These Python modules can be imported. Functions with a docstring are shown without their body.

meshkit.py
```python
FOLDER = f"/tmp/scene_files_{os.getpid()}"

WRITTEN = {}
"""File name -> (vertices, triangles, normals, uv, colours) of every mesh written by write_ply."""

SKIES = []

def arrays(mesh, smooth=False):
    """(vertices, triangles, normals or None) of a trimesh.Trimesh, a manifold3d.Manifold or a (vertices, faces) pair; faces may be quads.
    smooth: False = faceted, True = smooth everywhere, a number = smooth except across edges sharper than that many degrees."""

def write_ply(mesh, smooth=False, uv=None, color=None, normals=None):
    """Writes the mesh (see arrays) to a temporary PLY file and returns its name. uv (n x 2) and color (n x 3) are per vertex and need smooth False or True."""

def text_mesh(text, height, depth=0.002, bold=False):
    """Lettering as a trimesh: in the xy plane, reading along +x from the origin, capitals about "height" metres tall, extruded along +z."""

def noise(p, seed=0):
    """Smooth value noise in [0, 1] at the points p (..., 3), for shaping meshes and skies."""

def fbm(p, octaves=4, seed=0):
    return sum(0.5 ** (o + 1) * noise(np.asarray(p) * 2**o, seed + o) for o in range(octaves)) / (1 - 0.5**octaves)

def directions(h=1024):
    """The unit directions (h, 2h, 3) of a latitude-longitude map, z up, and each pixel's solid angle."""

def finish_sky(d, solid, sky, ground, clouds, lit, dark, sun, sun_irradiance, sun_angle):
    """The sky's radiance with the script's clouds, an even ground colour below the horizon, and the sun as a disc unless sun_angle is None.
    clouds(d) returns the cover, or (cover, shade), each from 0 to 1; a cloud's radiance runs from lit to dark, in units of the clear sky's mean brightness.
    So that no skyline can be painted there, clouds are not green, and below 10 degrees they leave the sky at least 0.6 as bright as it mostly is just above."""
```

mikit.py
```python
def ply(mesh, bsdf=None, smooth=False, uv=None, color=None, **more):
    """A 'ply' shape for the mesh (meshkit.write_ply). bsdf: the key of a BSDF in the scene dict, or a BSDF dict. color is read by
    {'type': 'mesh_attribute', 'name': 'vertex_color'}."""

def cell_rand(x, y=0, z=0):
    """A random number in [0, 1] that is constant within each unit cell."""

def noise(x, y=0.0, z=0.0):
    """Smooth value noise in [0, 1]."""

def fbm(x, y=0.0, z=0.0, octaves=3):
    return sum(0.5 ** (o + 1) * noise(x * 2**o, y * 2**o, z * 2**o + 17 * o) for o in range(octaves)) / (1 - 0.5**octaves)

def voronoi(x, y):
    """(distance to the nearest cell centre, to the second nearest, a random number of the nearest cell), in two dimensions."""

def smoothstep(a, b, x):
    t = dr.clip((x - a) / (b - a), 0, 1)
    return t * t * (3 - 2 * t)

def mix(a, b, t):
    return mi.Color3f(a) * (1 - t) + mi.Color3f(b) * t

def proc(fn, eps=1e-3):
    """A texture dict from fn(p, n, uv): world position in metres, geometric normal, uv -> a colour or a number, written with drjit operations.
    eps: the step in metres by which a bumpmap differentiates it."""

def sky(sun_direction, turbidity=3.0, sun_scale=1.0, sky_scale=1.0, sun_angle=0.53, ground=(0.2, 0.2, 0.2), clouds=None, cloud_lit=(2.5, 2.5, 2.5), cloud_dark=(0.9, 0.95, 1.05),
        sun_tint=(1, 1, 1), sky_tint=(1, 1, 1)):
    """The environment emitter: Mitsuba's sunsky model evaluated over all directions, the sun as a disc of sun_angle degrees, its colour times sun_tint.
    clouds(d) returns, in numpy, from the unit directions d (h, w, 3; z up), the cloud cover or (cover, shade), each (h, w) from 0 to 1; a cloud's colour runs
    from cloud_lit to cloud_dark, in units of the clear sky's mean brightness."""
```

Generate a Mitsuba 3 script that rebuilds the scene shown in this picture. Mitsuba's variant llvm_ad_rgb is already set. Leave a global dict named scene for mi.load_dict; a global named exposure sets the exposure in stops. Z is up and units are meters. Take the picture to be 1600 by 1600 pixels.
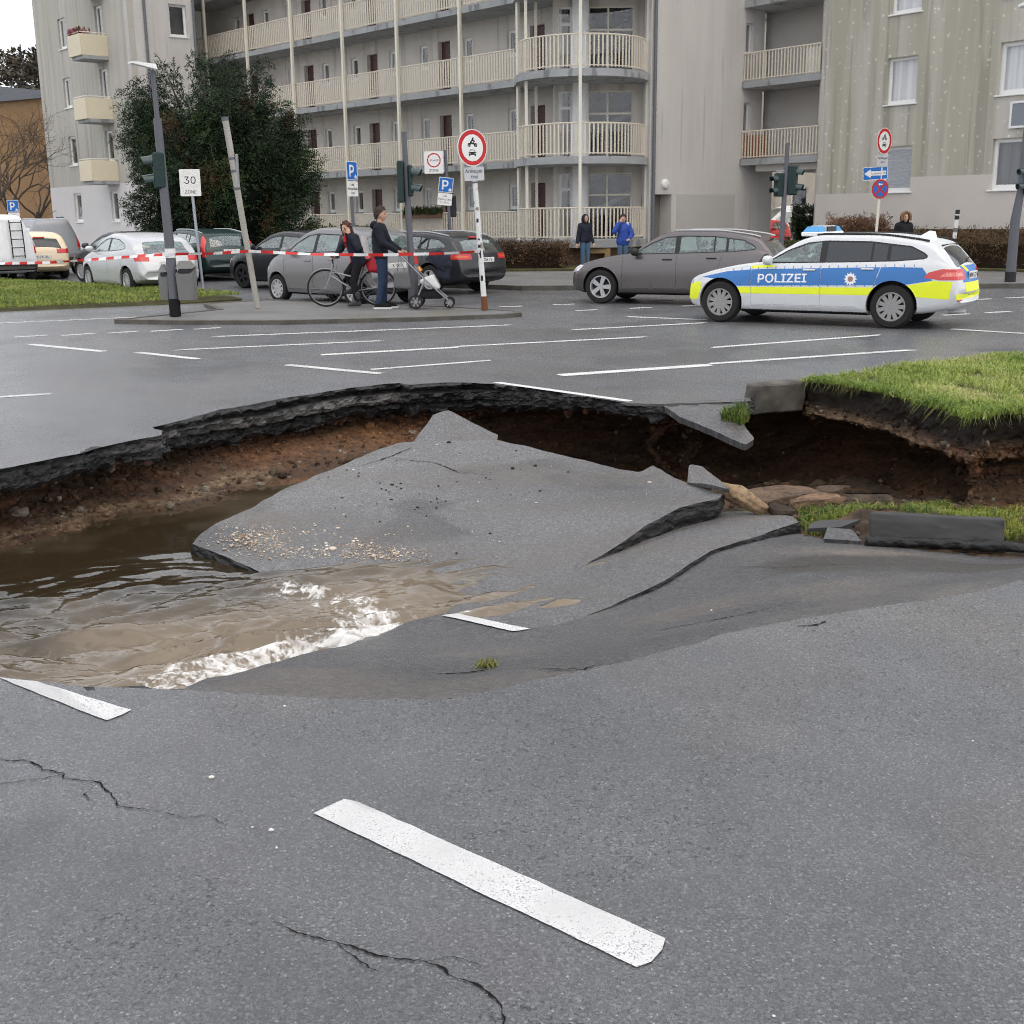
import math
import numpy as np, trimesh, mitsuba as mi, drjit as dr, mikit, meshkit
import manifold3d as m3d
import shapely
from shapely.geometry import Polygon, Point, LineString, box as sbox
from shapely.ops import unary_union
from shapely.prepared import prep
from scipy.spatial import Delaunay
from scipy.interpolate import RBFInterpolator, PchipInterpolator

T = mi.ScalarTransform4f
scene, labels = {}, {}

# ------------------------------------------------------------------ camera, sky, exposure
PITCH, ROLL = math.atan((800 - 338) / 1880.0), 0.0115
_fw = np.array([0, math.cos(PITCH), -math.sin(PITCH)])
_up = np.cross([1, 0, 0], _fw)
_up = math.sin(ROLL) * np.array([1.0, 0, 0]) + math.cos(ROLL) * _up
scene['camera'] = {'type': 'perspective', 'fov': math.degrees(2 * math.atan(800 / 1880.0)), 'fov_axis': 'x', 'near_clip': 0.1, 'far_clip': 2000.0,
                   'to_world': T().look_at(origin=[0, 0, 1.75], target=(np.array([0, 0, 1.75]) + _fw).tolist(), up=_up.tolist())}
scene['sky'] = mikit.sky((0.25, -0.45, 0.85), turbidity=3, sun_scale=0.14, sun_angle=64, clouds=lambda d: 1.0, cloud_lit=(2.42, 2.5, 2.66))
exposure = 2.45
rng = np.random.default_rng(7)

# ------------------------------------------------------------------ materials
def rgb(c):
    return {'type': 'rgb', 'value': [float(v) for v in c]}


def mat(name, col, rough=0.6, spec=0.5, metal=0.0, coat=0.0, two=True, **kw):
    """A principled material, kept once as a scene entry. col: a colour, a proc, or None for vertex colours."""
    c = {'type': 'mesh_attribute', 'name': 'vertex_color'} if col is None else col if isinstance(col, dict) else rgb(col)
    d = {'type': 'principled', 'base_color': c, 'roughness': rough if isinstance(rough, dict) else float(rough), 'specular': float(spec), **kw}
    if metal:
        d['metallic'] = float(metal)
    if coat:
        d['clearcoat'] = float(coat)
        d['clearcoat_gloss'] = 0.95
    scene[name] = {'type': 'twosided', 'bsdf': d} if two else d


def bump(name, col, rough, height, spec=0.5, eps=1e-3):
    d = {'type': 'principled', 'base_color': col if isinstance(col, dict) else rgb(col), 'roughness': rough if isinstance(rough, dict) else float(rough), 'specular': float(spec)}
    scene[name] = {'type': 'twosided', 'bsdf': {'type': 'bumpmap', 'arbitrary': mikit.proc(height, eps), 'scale': 1.0, 'bsdf': d}}


# ------------------------------------------------------------------ names
def numbered(key, taken=None):
    used = lambda k: k in scene or k in labels or any(s.startswith(k + '__') for s in scene)
    if not used(key):
        return key
    n = 1
    while used(f'{key}_{n:03d}'):
        n += 1
    return f'{key}_{n:03d}'


def thing(key, label, cat, group=None):
    key = numbered(key)
    labels[key] = {'label': label, 'category': cat}
    if group:
        labels[key]['group'] = group
    return key


def struct(key, kind='structure', label=None):
    key = numbered(key)
    labels[key] = {'kind': kind}
    if label:
        labels[key]['label'] = label
    return key


_count = {}


def add(key, mesh, m, smooth=False, color=None, to_world=None, uv=None):
    """One entry of the scene; a taken key gets the next number."""
    base = key
    if key in scene:
        n = _count.get(base, 0) + 1
        while f'{base}_{n:03d}' in scene:
            n += 1
        _count[base] = n
        key = f'{base}_{n:03d}'
    d = mesh if isinstance(mesh, dict) else mikit.ply(mesh, m, smooth=bool(smooth) if color is not None else smooth, color=color, uv=uv)
    if to_world is not None:
        d = {**d, 'to_world': T(np.asarray(to_world, float).tolist())}
    scene[key] = d
    return key


def part(owner, name, mesh, m, smooth=False, to_world=None, label=None, color=None):
    """A part (or sub-part) of OWNER with the next free number."""
    base = f'{owner}__{name}'
    key, n = base, 0
    while key in scene or any(s.startswith(key + '__') for s in (scene if n < 0 else ())):
        n = max(n + 1, _count.get(base, 0) + 1)
        key = f'{base}_{n:03d}'
    _count[base] = n
    d = mesh if isinstance(mesh, dict) else mikit.ply(mesh, m, smooth=bool(smooth) if color is not None else smooth, color=color)
    if to_world is not None:
        d = {**d, 'to_world': T(np.asarray(to_world, float).tolist())}
    scene[key] = d
    if label:
        labels[key] = {'label': label}
    return key


def slot(owner, name):
    """The key of a part without a mesh of its own, whose sub-parts follow."""
    base = f'{owner}__{name}'
    n = _count.get('slot ' + base, -1) + 1
    _count['slot ' + base] = n
    return base if n == 0 else f'{base}_{n:03d}'


# ------------------------------------------------------------------ mesh helpers
def cat(*ms):
    ms = [m for x in ms for m in (x if isinstance(x, (list, tuple)) else [x]) if m is not None]
    return ms[0] if len(ms) == 1 else trimesh.util.concatenate(ms)


def box(x0, x1, y0, y1, z0, z1):
    m = trimesh.creation.box(extents=(x1 - x0, y1 - y0, z1 - z0))
    m.apply_translation(((x0 + x1) / 2, (y0 + y1) / 2, (z0 + z1) / 2))
    return m


def cbox(x0, x1, y0, y1, z0, z1, c=0.01):
    """A box with chamfered edges."""
    a, b = np.array([x0, y0, z0]), np.array([x1, y1, z1])
    pts = []
    for i in np.ndindex(2, 2, 2):
        p, s = np.where(i, b, a), np.where(i, -1, 1)
        for k in range(3):
            q = p + s * c
            q[k] = p[k]
            pts.append(q)
    return trimesh.convex.convex_hull(np.array(pts))


def hull(pts):
    return trimesh.convex.convex_hull(np.asarray(pts, float))


def tube(points, r, n=8, caps=True):
    p = np.asarray(points, float)
    r = np.broadcast_to(np.asarray(r, float), (len(p),))
    t = np.gradient(p, axis=0)
    t /= np.linalg.norm(t, axis=1, keepdims=True) + 1e-12
    a = np.cross(t[0], [0, 0, 1.0] if abs(t[0][2]) < 0.9 else [1.0, 0, 0])
    rings = []
    for i in range(len(p)):
        a = a - t[i] * (a @ t[i])
        a /= np.linalg.norm(a) + 1e-12
        b = np.cross(t[i], a)
        ang = np.arange(n) * 2 * np.pi / n
        rings.append(p[i] + r[i] * (np.cos(ang)[:, None] * a + np.sin(ang)[:, None] * b))
    v = np.vstack(rings)
    f = []
    for i in range(len(p) - 1):
        for j in range(n):
            k = (j + 1) % n
            f += [[i * n + j, i * n + k, (i + 1) * n + k], [i * n + j, (i + 1) * n + k, (i + 1) * n + j]]
    if caps:
        v = np.vstack([v, p[0], p[-1]])
        c0, c1, e = len(v) - 2, len(v) - 1, (len(p) - 1) * n
        for j in range(n):
            k = (j + 1) % n
            f += [[c0, k, j], [c1, e + j, e + k]]
    return trimesh.Trimesh(v, f, process=False)


def lathe(prof, n=32):
    """Profile of (radius, z) turned about z."""
    prof = np.asarray(prof, float)
    ang = np.arange(n) * 2 * np.pi / n
    v = np.stack([prof[:, None, 0] * np.cos(ang), prof[:, None, 0] * np.sin(ang), np.broadcast_to(prof[:, 1:], (len(prof), n))], -1).reshape(-1, 3)
    f = []
    for i in range(len(prof) - 1):
        for j in range(n):
            k = (j + 1) % n
            f += [[i * n + j, i * n + k, (i + 1) * n + k], [i * n + j, (i + 1) * n + k, (i + 1) * n + j]]
    return trimesh.Trimesh(v, f, process=False)


def extr(poly, h, z=0.0):
    """A shapely polygon (or list of points) extruded along +z by h from z."""
    if not hasattr(poly, 'geom_type'):
        poly = Polygon(poly)
    ms = []
    for g in getattr(poly, 'geoms', [poly]):
        if g.area > 1e-9:
            ms.append(trimesh.creation.extrude_polygon(g, h, engine='earcut'))
    m = cat(ms)
    m.apply_translation((0, 0, z))
    return m


def mats(ex, ey, ez, o=(0, 0, 0)):
    M = np.eye(4)
    M[:3, 0], M[:3, 1], M[:3, 2], M[:3, 3] = ex, ey, ez, o
    return M


def rotz(a, o=(0, 0, 0)):
    c, s = math.cos(a), math.sin(a)
    return mats((c, s, 0), (-s, c, 0), (0, 0, 1), o)


def moved(m, M):
    m = m.copy()
    m.apply_transform(M)
    return m


def resample(pts, step, closed=False):
    p = np.asarray(pts, float)
    if closed:
        p = np.vstack([p, p[:1]])
    s = np.r_[0, np.cumsum(np.linalg.norm(np.diff(p, axis=0), axis=1))]
    n = max(2, int(round(s[-1] / step)) + 1)
    t = np.linspace(0, s[-1], n)
    q = np.stack([np.interp(t, s, p[:, k]) for k in range(p.shape[1])], 1)
    return q[:-1] if closed else q


def fbm1(x, seed=0, oct=4):
    x = np.asarray(x, float)
    return meshkit.fbm(np.stack([x, x * 0 + seed * 7.3, x * 0], -1), oct, seed) - 0.5


def ragged(pts, amp, scale=0.35, seed=0):
    """A polyline with its points pushed sideways by noise (the ends stay)."""
    p = np.asarray(pts, float).copy()
    t = np.gradient(p[:, :2], axis=0)
    t /= np.linalg.norm(t, axis=1, keepdims=True) + 1e-9
    s = np.r_[0, np.cumsum(np.linalg.norm(np.diff(p[:, :2], axis=0), axis=1))]
    d = 2 * amp * fbm1(s / scale, seed, 5)
    p[:, 0] += -t[:, 1] * d
    p[:, 1] += t[:, 0] * d
    return p


def sheet(poly, spacing, zf, thick=0.0, jitter=0.25, seed=1, under=None):
    """A triangulated polygon in plan with z = zf(xy); thick > 0 makes it a closed slab. Returns (mesh, n_top_vertices)."""
    r = np.random.default_rng(seed)
    out = np.asarray(poly.exterior.coords)[:-1]
    rings = [out] + [np.asarray(h.coords)[:-1] for h in poly.interiors]
    x0, y0, x1, y1 = poly.bounds
    gx, gy = np.meshgrid(np.arange(x0 + spacing / 2, x1, spacing), np.arange(y0 + spacing / 2, y1, spacing * 0.87))
    gx[::2] += spacing / 2
    g = np.stack([gx.ravel(), gy.ravel()], 1) + r.uniform(-jitter, jitter, (gx.size, 2)) * spacing
    inner = poly.buffer(-spacing * 0.45)
    if not inner.is_empty:
        import shapely
        g = g[shapely.contains_xy(inner, g[:, 0], g[:, 1])]
    else:
        g = g[:0]
    import shapely
    v = np.vstack(rings + [g])
    tri = Delaunay(v).simplices
    c = v[tri].mean(1)
    tri = tri[shapely.contains_xy(poly, c[:, 0], c[:, 1])]
    a = v[tri]
    area = (a[:, 1, 0] - a[:, 0, 0]) * (a[:, 2, 1] - a[:, 0, 1]) - (a[:, 1, 1] - a[:, 0, 1]) * (a[:, 2, 0] - a[:, 0, 0])
    tri = np.where(area[:, None] < 0, tri[:, ::-1], tri)[np.abs(area) > 1e-9]
    z = np.asarray(zf(v), float)
    top = np.column_stack([v, z])
    if thick <= 0:
        return trimesh.Trimesh(top, tri, process=False), len(top)
    n = len(top)
    bz = z - thick if under is None else under(v)
    bot = np.column_stack([v, bz])
    f, V, k = [tri, tri[:, ::-1] + n], [top, bot], 0
    base = 2 * n
    for ring in rings:
        m = len(ring)
        i = np.arange(m)
        ccw = Polygon(ring).exterior.is_ccw
        # the side wall as rows of its own, so that it keeps a hard edge
        V += [top[k:k + m], bot[k:k + m]]
        j = (i + 1) % m
        q = np.vstack([np.stack([i, i + m, j + m], 1), np.stack([i, j + m, j], 1)]) + base
        if (ring is rings[0]) != ccw:
            q = q[:, ::-1]
        f.append(q)
        base += 2 * m
        k += m
    return trimesh.Trimesh(np.vstack(V), np.vstack(f), process=False), n


def man(m):
    m = m if isinstance(m, trimesh.Trimesh) else trimesh.Trimesh(*m)
    return m3d.Manifold(m3d.Mesh(np.asarray(m.vertices, np.float32), np.asarray(m.faces, np.uint32)))


def unman(M):
    k = M.to_mesh()
    return trimesh.Trimesh(np.asarray(k.vert_properties[:, :3], float), np.asarray(k.tri_verts), process=False)
# ================================================================== materials of the ground
def grains(p, seed):
    """Fine aggregate: (brightness, gap) of stones a few millimetres across among coarser ones."""
    f1, f2, r = mikit.voronoi(p.x * 165 + seed, p.y * 165)
    g1, g2, r2 = mikit.voronoi(p.x * 72 + 3.1, p.y * 72 + seed)
    gap = mikit.smoothstep(0.0, 0.22, f2 - f1)
    big = (r2 > 0.62) & (g1 < 0.36)
    tone = dr.select(big, 0.75 + 0.75 * mikit.cell_rand(r2 * 977, 1, 2), 0.62 + 0.75 * r)
    tone = tone + 1.1 * mikit.smoothstep(0.975, 1.0, r)
    return dr.select(big, tone, dr.lerp(0.38, tone, gap))


def asphalt_col(p, n, uv):
    v = 0.108 * grains(p, 0.0)
    pit = mikit.smoothstep(0.76, 0.84, mikit.noise(p.x * 120 + 9, p.y * 120)) * mikit.smoothstep(0.35, 0.6, mikit.fbm(p.x * 2.2, p.y * 2.2, 0.0, 3))
    v = v * (1 - 0.6 * pit)
    big = mikit.fbm(p.x * 0.45 + 9, p.y * 0.45, 0.0, 4)
    mid = mikit.fbm(p.x * 3.2, p.y * 3.2 + 5, 0.0, 4)
    lane = mikit.fbm((p.x * 0.66 + p.y * 0.75) * 1.3, (p.x * 0.75 - p.y * 0.66) * 0.10, 3.0, 3)
    v = v * (0.48 + 0.36 * big + 0.30 * mid + 0.42 * lane)
    stain = mikit.smoothstep(0.58, 0.72, mikit.fbm(p.x * 0.8 + 71, p.y * 0.8, 0.0, 5)) * 0.28
    v = v * (1 - stain)
    warm = mikit.smoothstep(0.5, 0.8, mikit.fbm(p.x * 1.3 + 40, p.y * 1.3, 0.0, 3)) * 0.06
    return mi.Color3f(v * (0.975 + warm), v * 0.995, v * (1.065 - warm))


def asphalt_h(p, n, uv):
    f1, f2, r = mikit.voronoi(p.x * 72 + 3.1, p.y * 72)
    return 0.0010 * mikit.smoothstep(0.0, 0.42, f2 - f1) * (0.4 + r * 0.8) + 0.0009 * mikit.fbm(p.x * 26, p.y * 26, 0.0, 2)


def asphalt_rough(p, n, uv):
    w = mikit.fbm(p.x * 0.5, p.y * 0.28 + 3, 0.0, 4)
    return 0.19 + 0.20 * w


bump('asphalt', mikit.proc(asphalt_col), mikit.proc(asphalt_rough), asphalt_h, spec=0.5)


def slab_col(p, n, uv):
    """The fallen pavement: finer, mud-washed in places."""
    v = 0.088 * grains(p, 7.0) * (0.72 + 0.56 * mikit.noise(p.x * 55, p.y * 55 + 2))
    big = mikit.fbm(p.x * 0.7 + 2, p.y * 0.7, 0.0, 5)
    v = v * 1.5 * (0.66 + 0.66 * big)
    wash = mikit.smoothstep(0.42, 0.66, mikit.fbm(p.x * 0.9 + 11, p.y * 2.2, 0.0, 5))
    mud = wash * 0.5 + 0.9 * mikit.smoothstep(0.35, 0.7, mikit.fbm(p.x * 3.1, p.y * 3.1 + 4, 0.0, 4)) * dr.exp(-(dr.square((p.x + 2.0) / 0.75) + dr.square((p.y - 8.5) / 0.6)))
    dark = mikit.smoothstep(0.56, 0.70, mikit.fbm(p.x * 1.4 + 31, p.y * 1.4, 0.0, 5)) * 0.35
    v = v * (1 - dark)
    return mikit.mix(mi.Color3f(v * 1.0, v * 0.995, v * 1.02), mi.Color3f(0.10, 0.080, 0.064), dr.clip(mud, 0, 1) * 0.7)


def slab_h(p, n, uv):
    return asphalt_h(p, n, uv) + 0.010 * mikit.fbm(p.x * 7, p.y * 7, 0.0, 3)


bump('slab_asphalt', mikit.proc(slab_col), mikit.proc(lambda p, n, uv: 0.26 + 0.34 * mikit.fbm(p.x * 1.2, p.y * 1.2 + 8, 0.0, 3)), slab_h, spec=0.55)


def wet_col(p, n, uv):
    """Strip that slid into the hole: damp, with silt left in bands."""
    v = 0.074 * grains(p, 3.0) * (0.70 + 0.60 * mikit.noise(p.x * 50, p.y * 50 + 2))
    band = mikit.fbm(p.x * 0.8 + 0.6 * p.y, p.y * 1.5 - 0.5 * p.x, 0.0, 5)
    v = v * (0.62 + 0.62 * band)
    dx, dy = (p.x - 2.15) / 0.8, (p.y - 7.30 + 0.22 * (p.x - 2.0)) / 0.42
    damp = dr.exp(-(dx * dx + dy * dy) * 1.3) * (0.5 + mikit.fbm(p.x * 4, p.y * 4, 0.0, 4))
    ex, ey = (p.x - 3.0) / 0.9, (p.y - 6.75 + 0.1 * (p.x - 2.0)) / 0.28
    damp = damp + dr.exp(-(ex * ex + ey * ey)) * (0.4 + mikit.fbm(p.x * 4, p.y * 4, 0.0, 4))
    damp = mikit.smoothstep(0.28, 0.62, damp + (mikit.fbm(p.x * 9, p.y * 9, 1.0, 4) - 0.5) * 0.5)
    sx, sy = (p.x - 2.35) / 0.5, (p.y - 7.72 + 0.3 * (p.x - 2.35)) / 0.2
    silt = dr.exp(-(sx * sx + sy * sy)) * (0.4 + mikit.fbm(p.x * 6, p.y * 6))
    silt = silt + 0.45 * mikit.smoothstep(0.5, 0.75, mikit.fbm(p.x * 1.1 + 30, p.y * 1.4, 0.0, 5))
    c = mikit.mix(mi.Color3f(v, v * 1.0, v * 1.05), mi.Color3f(0.19, 0.15, 0.12) * (0.6 + 0.8 * mikit.noise(p.x * 45, p.y * 45)), dr.clip(silt, 0, 1) * 0.5)
    return mikit.mix(c, mi.Color3f(0.034, 0.028, 0.023) * (0.5 + mikit.noise(p.x * 60, p.y * 60)), damp * 0.72)


bump('strip_asphalt', mikit.proc(wet_col), mikit.proc(lambda p, n, uv: 0.24 + 0.3 * mikit.fbm(p.x * 0.9 + 4, p.y * 0.9, 0.0, 3)), slab_h, spec=0.55)


def soil_bumps(p, n, uv):
    return 0.030 * mikit.fbm(p.x * 17, p.y * 17, p.z * 24, 5) + 0.006 * mikit.noise(p.x * 120, p.y * 120, p.z * 120)


def soil_specks(p, n, uv):
    a = mikit.fbm(p.x * 34, p.y * 34, p.z * 40, 4)
    b = mikit.noise(p.x * 150, p.y * 150, p.z * 150)
    c = mikit.fbm(p.x * 9, p.y * 9, p.z * 13, 3)
    return dr.clip(mikit.smoothstep(0.30, 0.85, a) * 0.75 + (b - 0.5) * 0.40 + (c - 0.5) * 0.9, 0.0, 0.85)


def earth(spec, rough):
    return {'type': 'principled', 'base_color': spec, 'roughness': rough, 'specular': 0.3}


scene['soil'] = {'type': 'twosided', 'bsdf': {'type': 'bumpmap', 'arbitrary': mikit.proc(soil_bumps, 2e-3), 'scale': 1.0, 'bsdf': {'type': 'blendbsdf', 'weight': mikit.proc(soil_specks),
                 'a': earth({'type': 'mesh_attribute', 'name': 'vertex_color'}, 0.75), 'b': earth(rgb((.016, .010, .0065)), 0.6)}}}


scene['broken_tar'] = {'type': 'twosided', 'bsdf': {'type': 'bumpmap', 'arbitrary': mikit.proc(lambda p, n, uv: 0.016 * mikit.fbm(p.x * 38, p.y * 38, p.z * 38, 4)), 'scale': 1.0,
                       'bsdf': {'type': 'principled', 'base_color': {'type': 'mesh_attribute', 'name': 'vertex_color'}, 'roughness': 0.5, 'specular': 0.4}}}


def tar_colors(P, grey=None):
    """Black broken asphalt with paler stones, and the greyer binder where GREY (0 to 1) says so."""
    k = meshkit.fbm(P * 16, 4, 31)
    st = meshkit.noise(P * 55, 32)
    c = np.array([.011, .011, .0115]) * (.5 + 1.5 * k)[:, None]
    if grey is not None:
        c = c + np.array([.105, .100, .092]) * (grey * np.clip((k - .30) * 3, 0, 1.2))[:, None]
    return c + np.array([.10, .095, .085]) * (np.clip((st - .80) * 6, 0, 1) * (.35 if grey is None else .35 + .5 * grey))[:, None]


def paint_col(p, n, uv):
    a = mikit.noise(p.x * 260, p.y * 260)
    b = mikit.fbm(p.x * 5, p.y * 5, 0.0, 3)
    scuff = mikit.smoothstep(0.56, 0.70, mikit.fbm((p.x * 0.72 + p.y * 0.69) * 7.0, (p.x * 0.69 - p.y * 0.72) * 0.9, 1.0, 4)) * 0.22
    wear = mikit.smoothstep(0.64, 0.90, a * 0.72 + b * 0.36) * 0.80 + 0.14 * mikit.noise(p.x * 140, p.y * 140)
    return mikit.mix(mi.Color3f(0.62, 0.62, 0.615) * (0.80 + 0.28 * b) * (1 - scuff), mi.Color3f(0.17, 0.17, 0.175), wear * 0.9)


bump('road_paint', mikit.proc(paint_col), 0.6, lambda p, n, uv: 0.0012 * mikit.noise(p.x * 150, p.y * 150), spec=0.4)
mat('crack_dark', (0.012, 0.011, 0.011), 0.9, 0.1)
mat('grass_blade', None, 0.55, 0.3)


def dirt_col(p, n, uv):
    k = mikit.fbm(p.x * 3, p.y * 3, 0.0, 5)
    return mikit.mix(mi.Color3f(0.035, 0.03, 0.02), mi.Color3f(0.085, 0.085, 0.035), k)


mat('turf_dirt', mikit.proc(dirt_col), 0.9, 0.2)


def kerb_col(p, n, uv):
    k = mikit.fbm(p.x * 6, p.y * 6, p.z * 6, 5)
    s = mikit.noise(p.x * 160, p.y * 160, p.z * 160)
    v = 0.035 + 0.10 * k + 0.04 * (s - 0.5)
    return mi.Color3f(v * 1.08, v, v * 0.88)


mat('kerb_stone', mikit.proc(kerb_col), 0.75, 0.3)


def pave_col(p, n, uv):
    k = mikit.fbm(p.x * 1.1, p.y * 1.1, 0.0, 5)
    s = mikit.noise(p.x * 90, p.y * 90)
    v = 0.085 + 0.07 * k + 0.03 * (s - 0.5)
    moss = mikit.smoothstep(0.5, 0.75, mikit.fbm(p.x * 0.8 + 5, p.y * 0.8, 0.0, 4)) * 0.5
    return mikit.mix(mi.Color3f(v, v * 0.98, v * 0.97), mi.Color3f(0.10, 0.095, 0.055), moss)


mat('pavement_asphalt', mikit.proc(pave_col), 0.62, 0.5)

# ================================================================== the sinkhole's rim (counter-clockwise, metres)
NEAR = [(-4.6, 6.2), (-3.6, 5.3), (-2.7, 4.75), (-2.04, 4.49), (-1.67, 4.37), (-1.4, 4.33), (-1.27, 4.32)]
CRACK = [(-1.27, 4.32), (-.68, 4.23), (-.27, 4.2), (-.03, 4.29), (.09, 4.39), (.47, 4.6), (.74, 4.74), (.9, 4.89), (1.33, 5.09), (1.76, 5.25), (2.13, 5.4), (2.5, 5.62), (3.3, 6.1), (4.4, 6.9), (5.4, 7.9)]
VERGE = [(5.4, 7.9), (5.9, 8.7), (5.6, 9.6), (4.9, 9.85), (4.28, 9.94), (4.05, 9.89), (3.78, 9.74), (3.68, 10.37), (3.61, 10.84), (3.33, 11.72), (3.02, 12.13)]
FAR = [(3.02, 12.13), (2.9, 12.2), (2.42, 11.8), (2.29, 11.5), (1.4, 11.33), (1.15, 11.43), (.66, 12.02), (.22, 12.52), (-.19, 12.9), (-.68, 13.1), (-1.08, 12.9), (-1.21, 13.09), (-1.37, 13.0),
       (-1.86, 12.55), (-2.35, 11.91), (-2.75, 11.33), (-2.94, 10.78), (-3.14, 10.37), (-2.99, 10.21), (-2.94, 9.96), (-3.13, 9.68), (-3.38, 9.2), (-3.55, 8.86), (-3.73, 8.61), (-4.2, 8.2), (-4.9, 7.6), (-5.1, 6.9), (-4.6, 6.2)]
near = ragged(resample(NEAR, 0.045), 0.03, 0.25, 1)
crack = ragged(resample(CRACK, 0.045), 0.035, 0.3, 2)
vergerim = ragged(resample(VERGE, 0.03), 0.07, 0.35, 3)
far = ragged(resample(FAR, 0.03), 0.055, 0.3, 4)
RIM = np.vstack([near[:-1], crack[:-1], vergerim[:-1], far[:-1]])
HOLE = Polygon(RIM)
if not HOLE.is_valid:
    HOLE = HOLE.buffer(0)

ROADHOLE = HOLE.union(LineString(vergerim[(vergerim[:, 1] > 9.4) & (vergerim[:, 1] < 11.8)]).buffer(.35)).buffer(0)

# ---- the road: one sheet to the horizon with the hole in it
big = Polygon([(-400, -60), (400, -60), (400, 700), (-400, 700)], [list(ROADHOLE.exterior.coords)])
road_key = struct('road')
inner = Polygon([(-9, 1), (9, 1), (9, 16), (-9, 16)], [list(ROADHOLE.exterior.coords)])
m1, _ = sheet(inner, 0.35, lambda v: v[:, 0] * 0)
m2 = trimesh.creation.extrude_polygon(Polygon([(-400, -60), (400, -60), (400, 700), (-400, 700)], [[(-9, 1), (-9, 16), (9, 16), (9, 1)]]), 1, engine='earcut')
up = m2.face_normals[:, 2] > 0.9
m2 = trimesh.Trimesh(m2.vertices - [0, 0, 1], m2.faces[up], process=False)
add('road', cat(m1, m2), 'asphalt')

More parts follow.
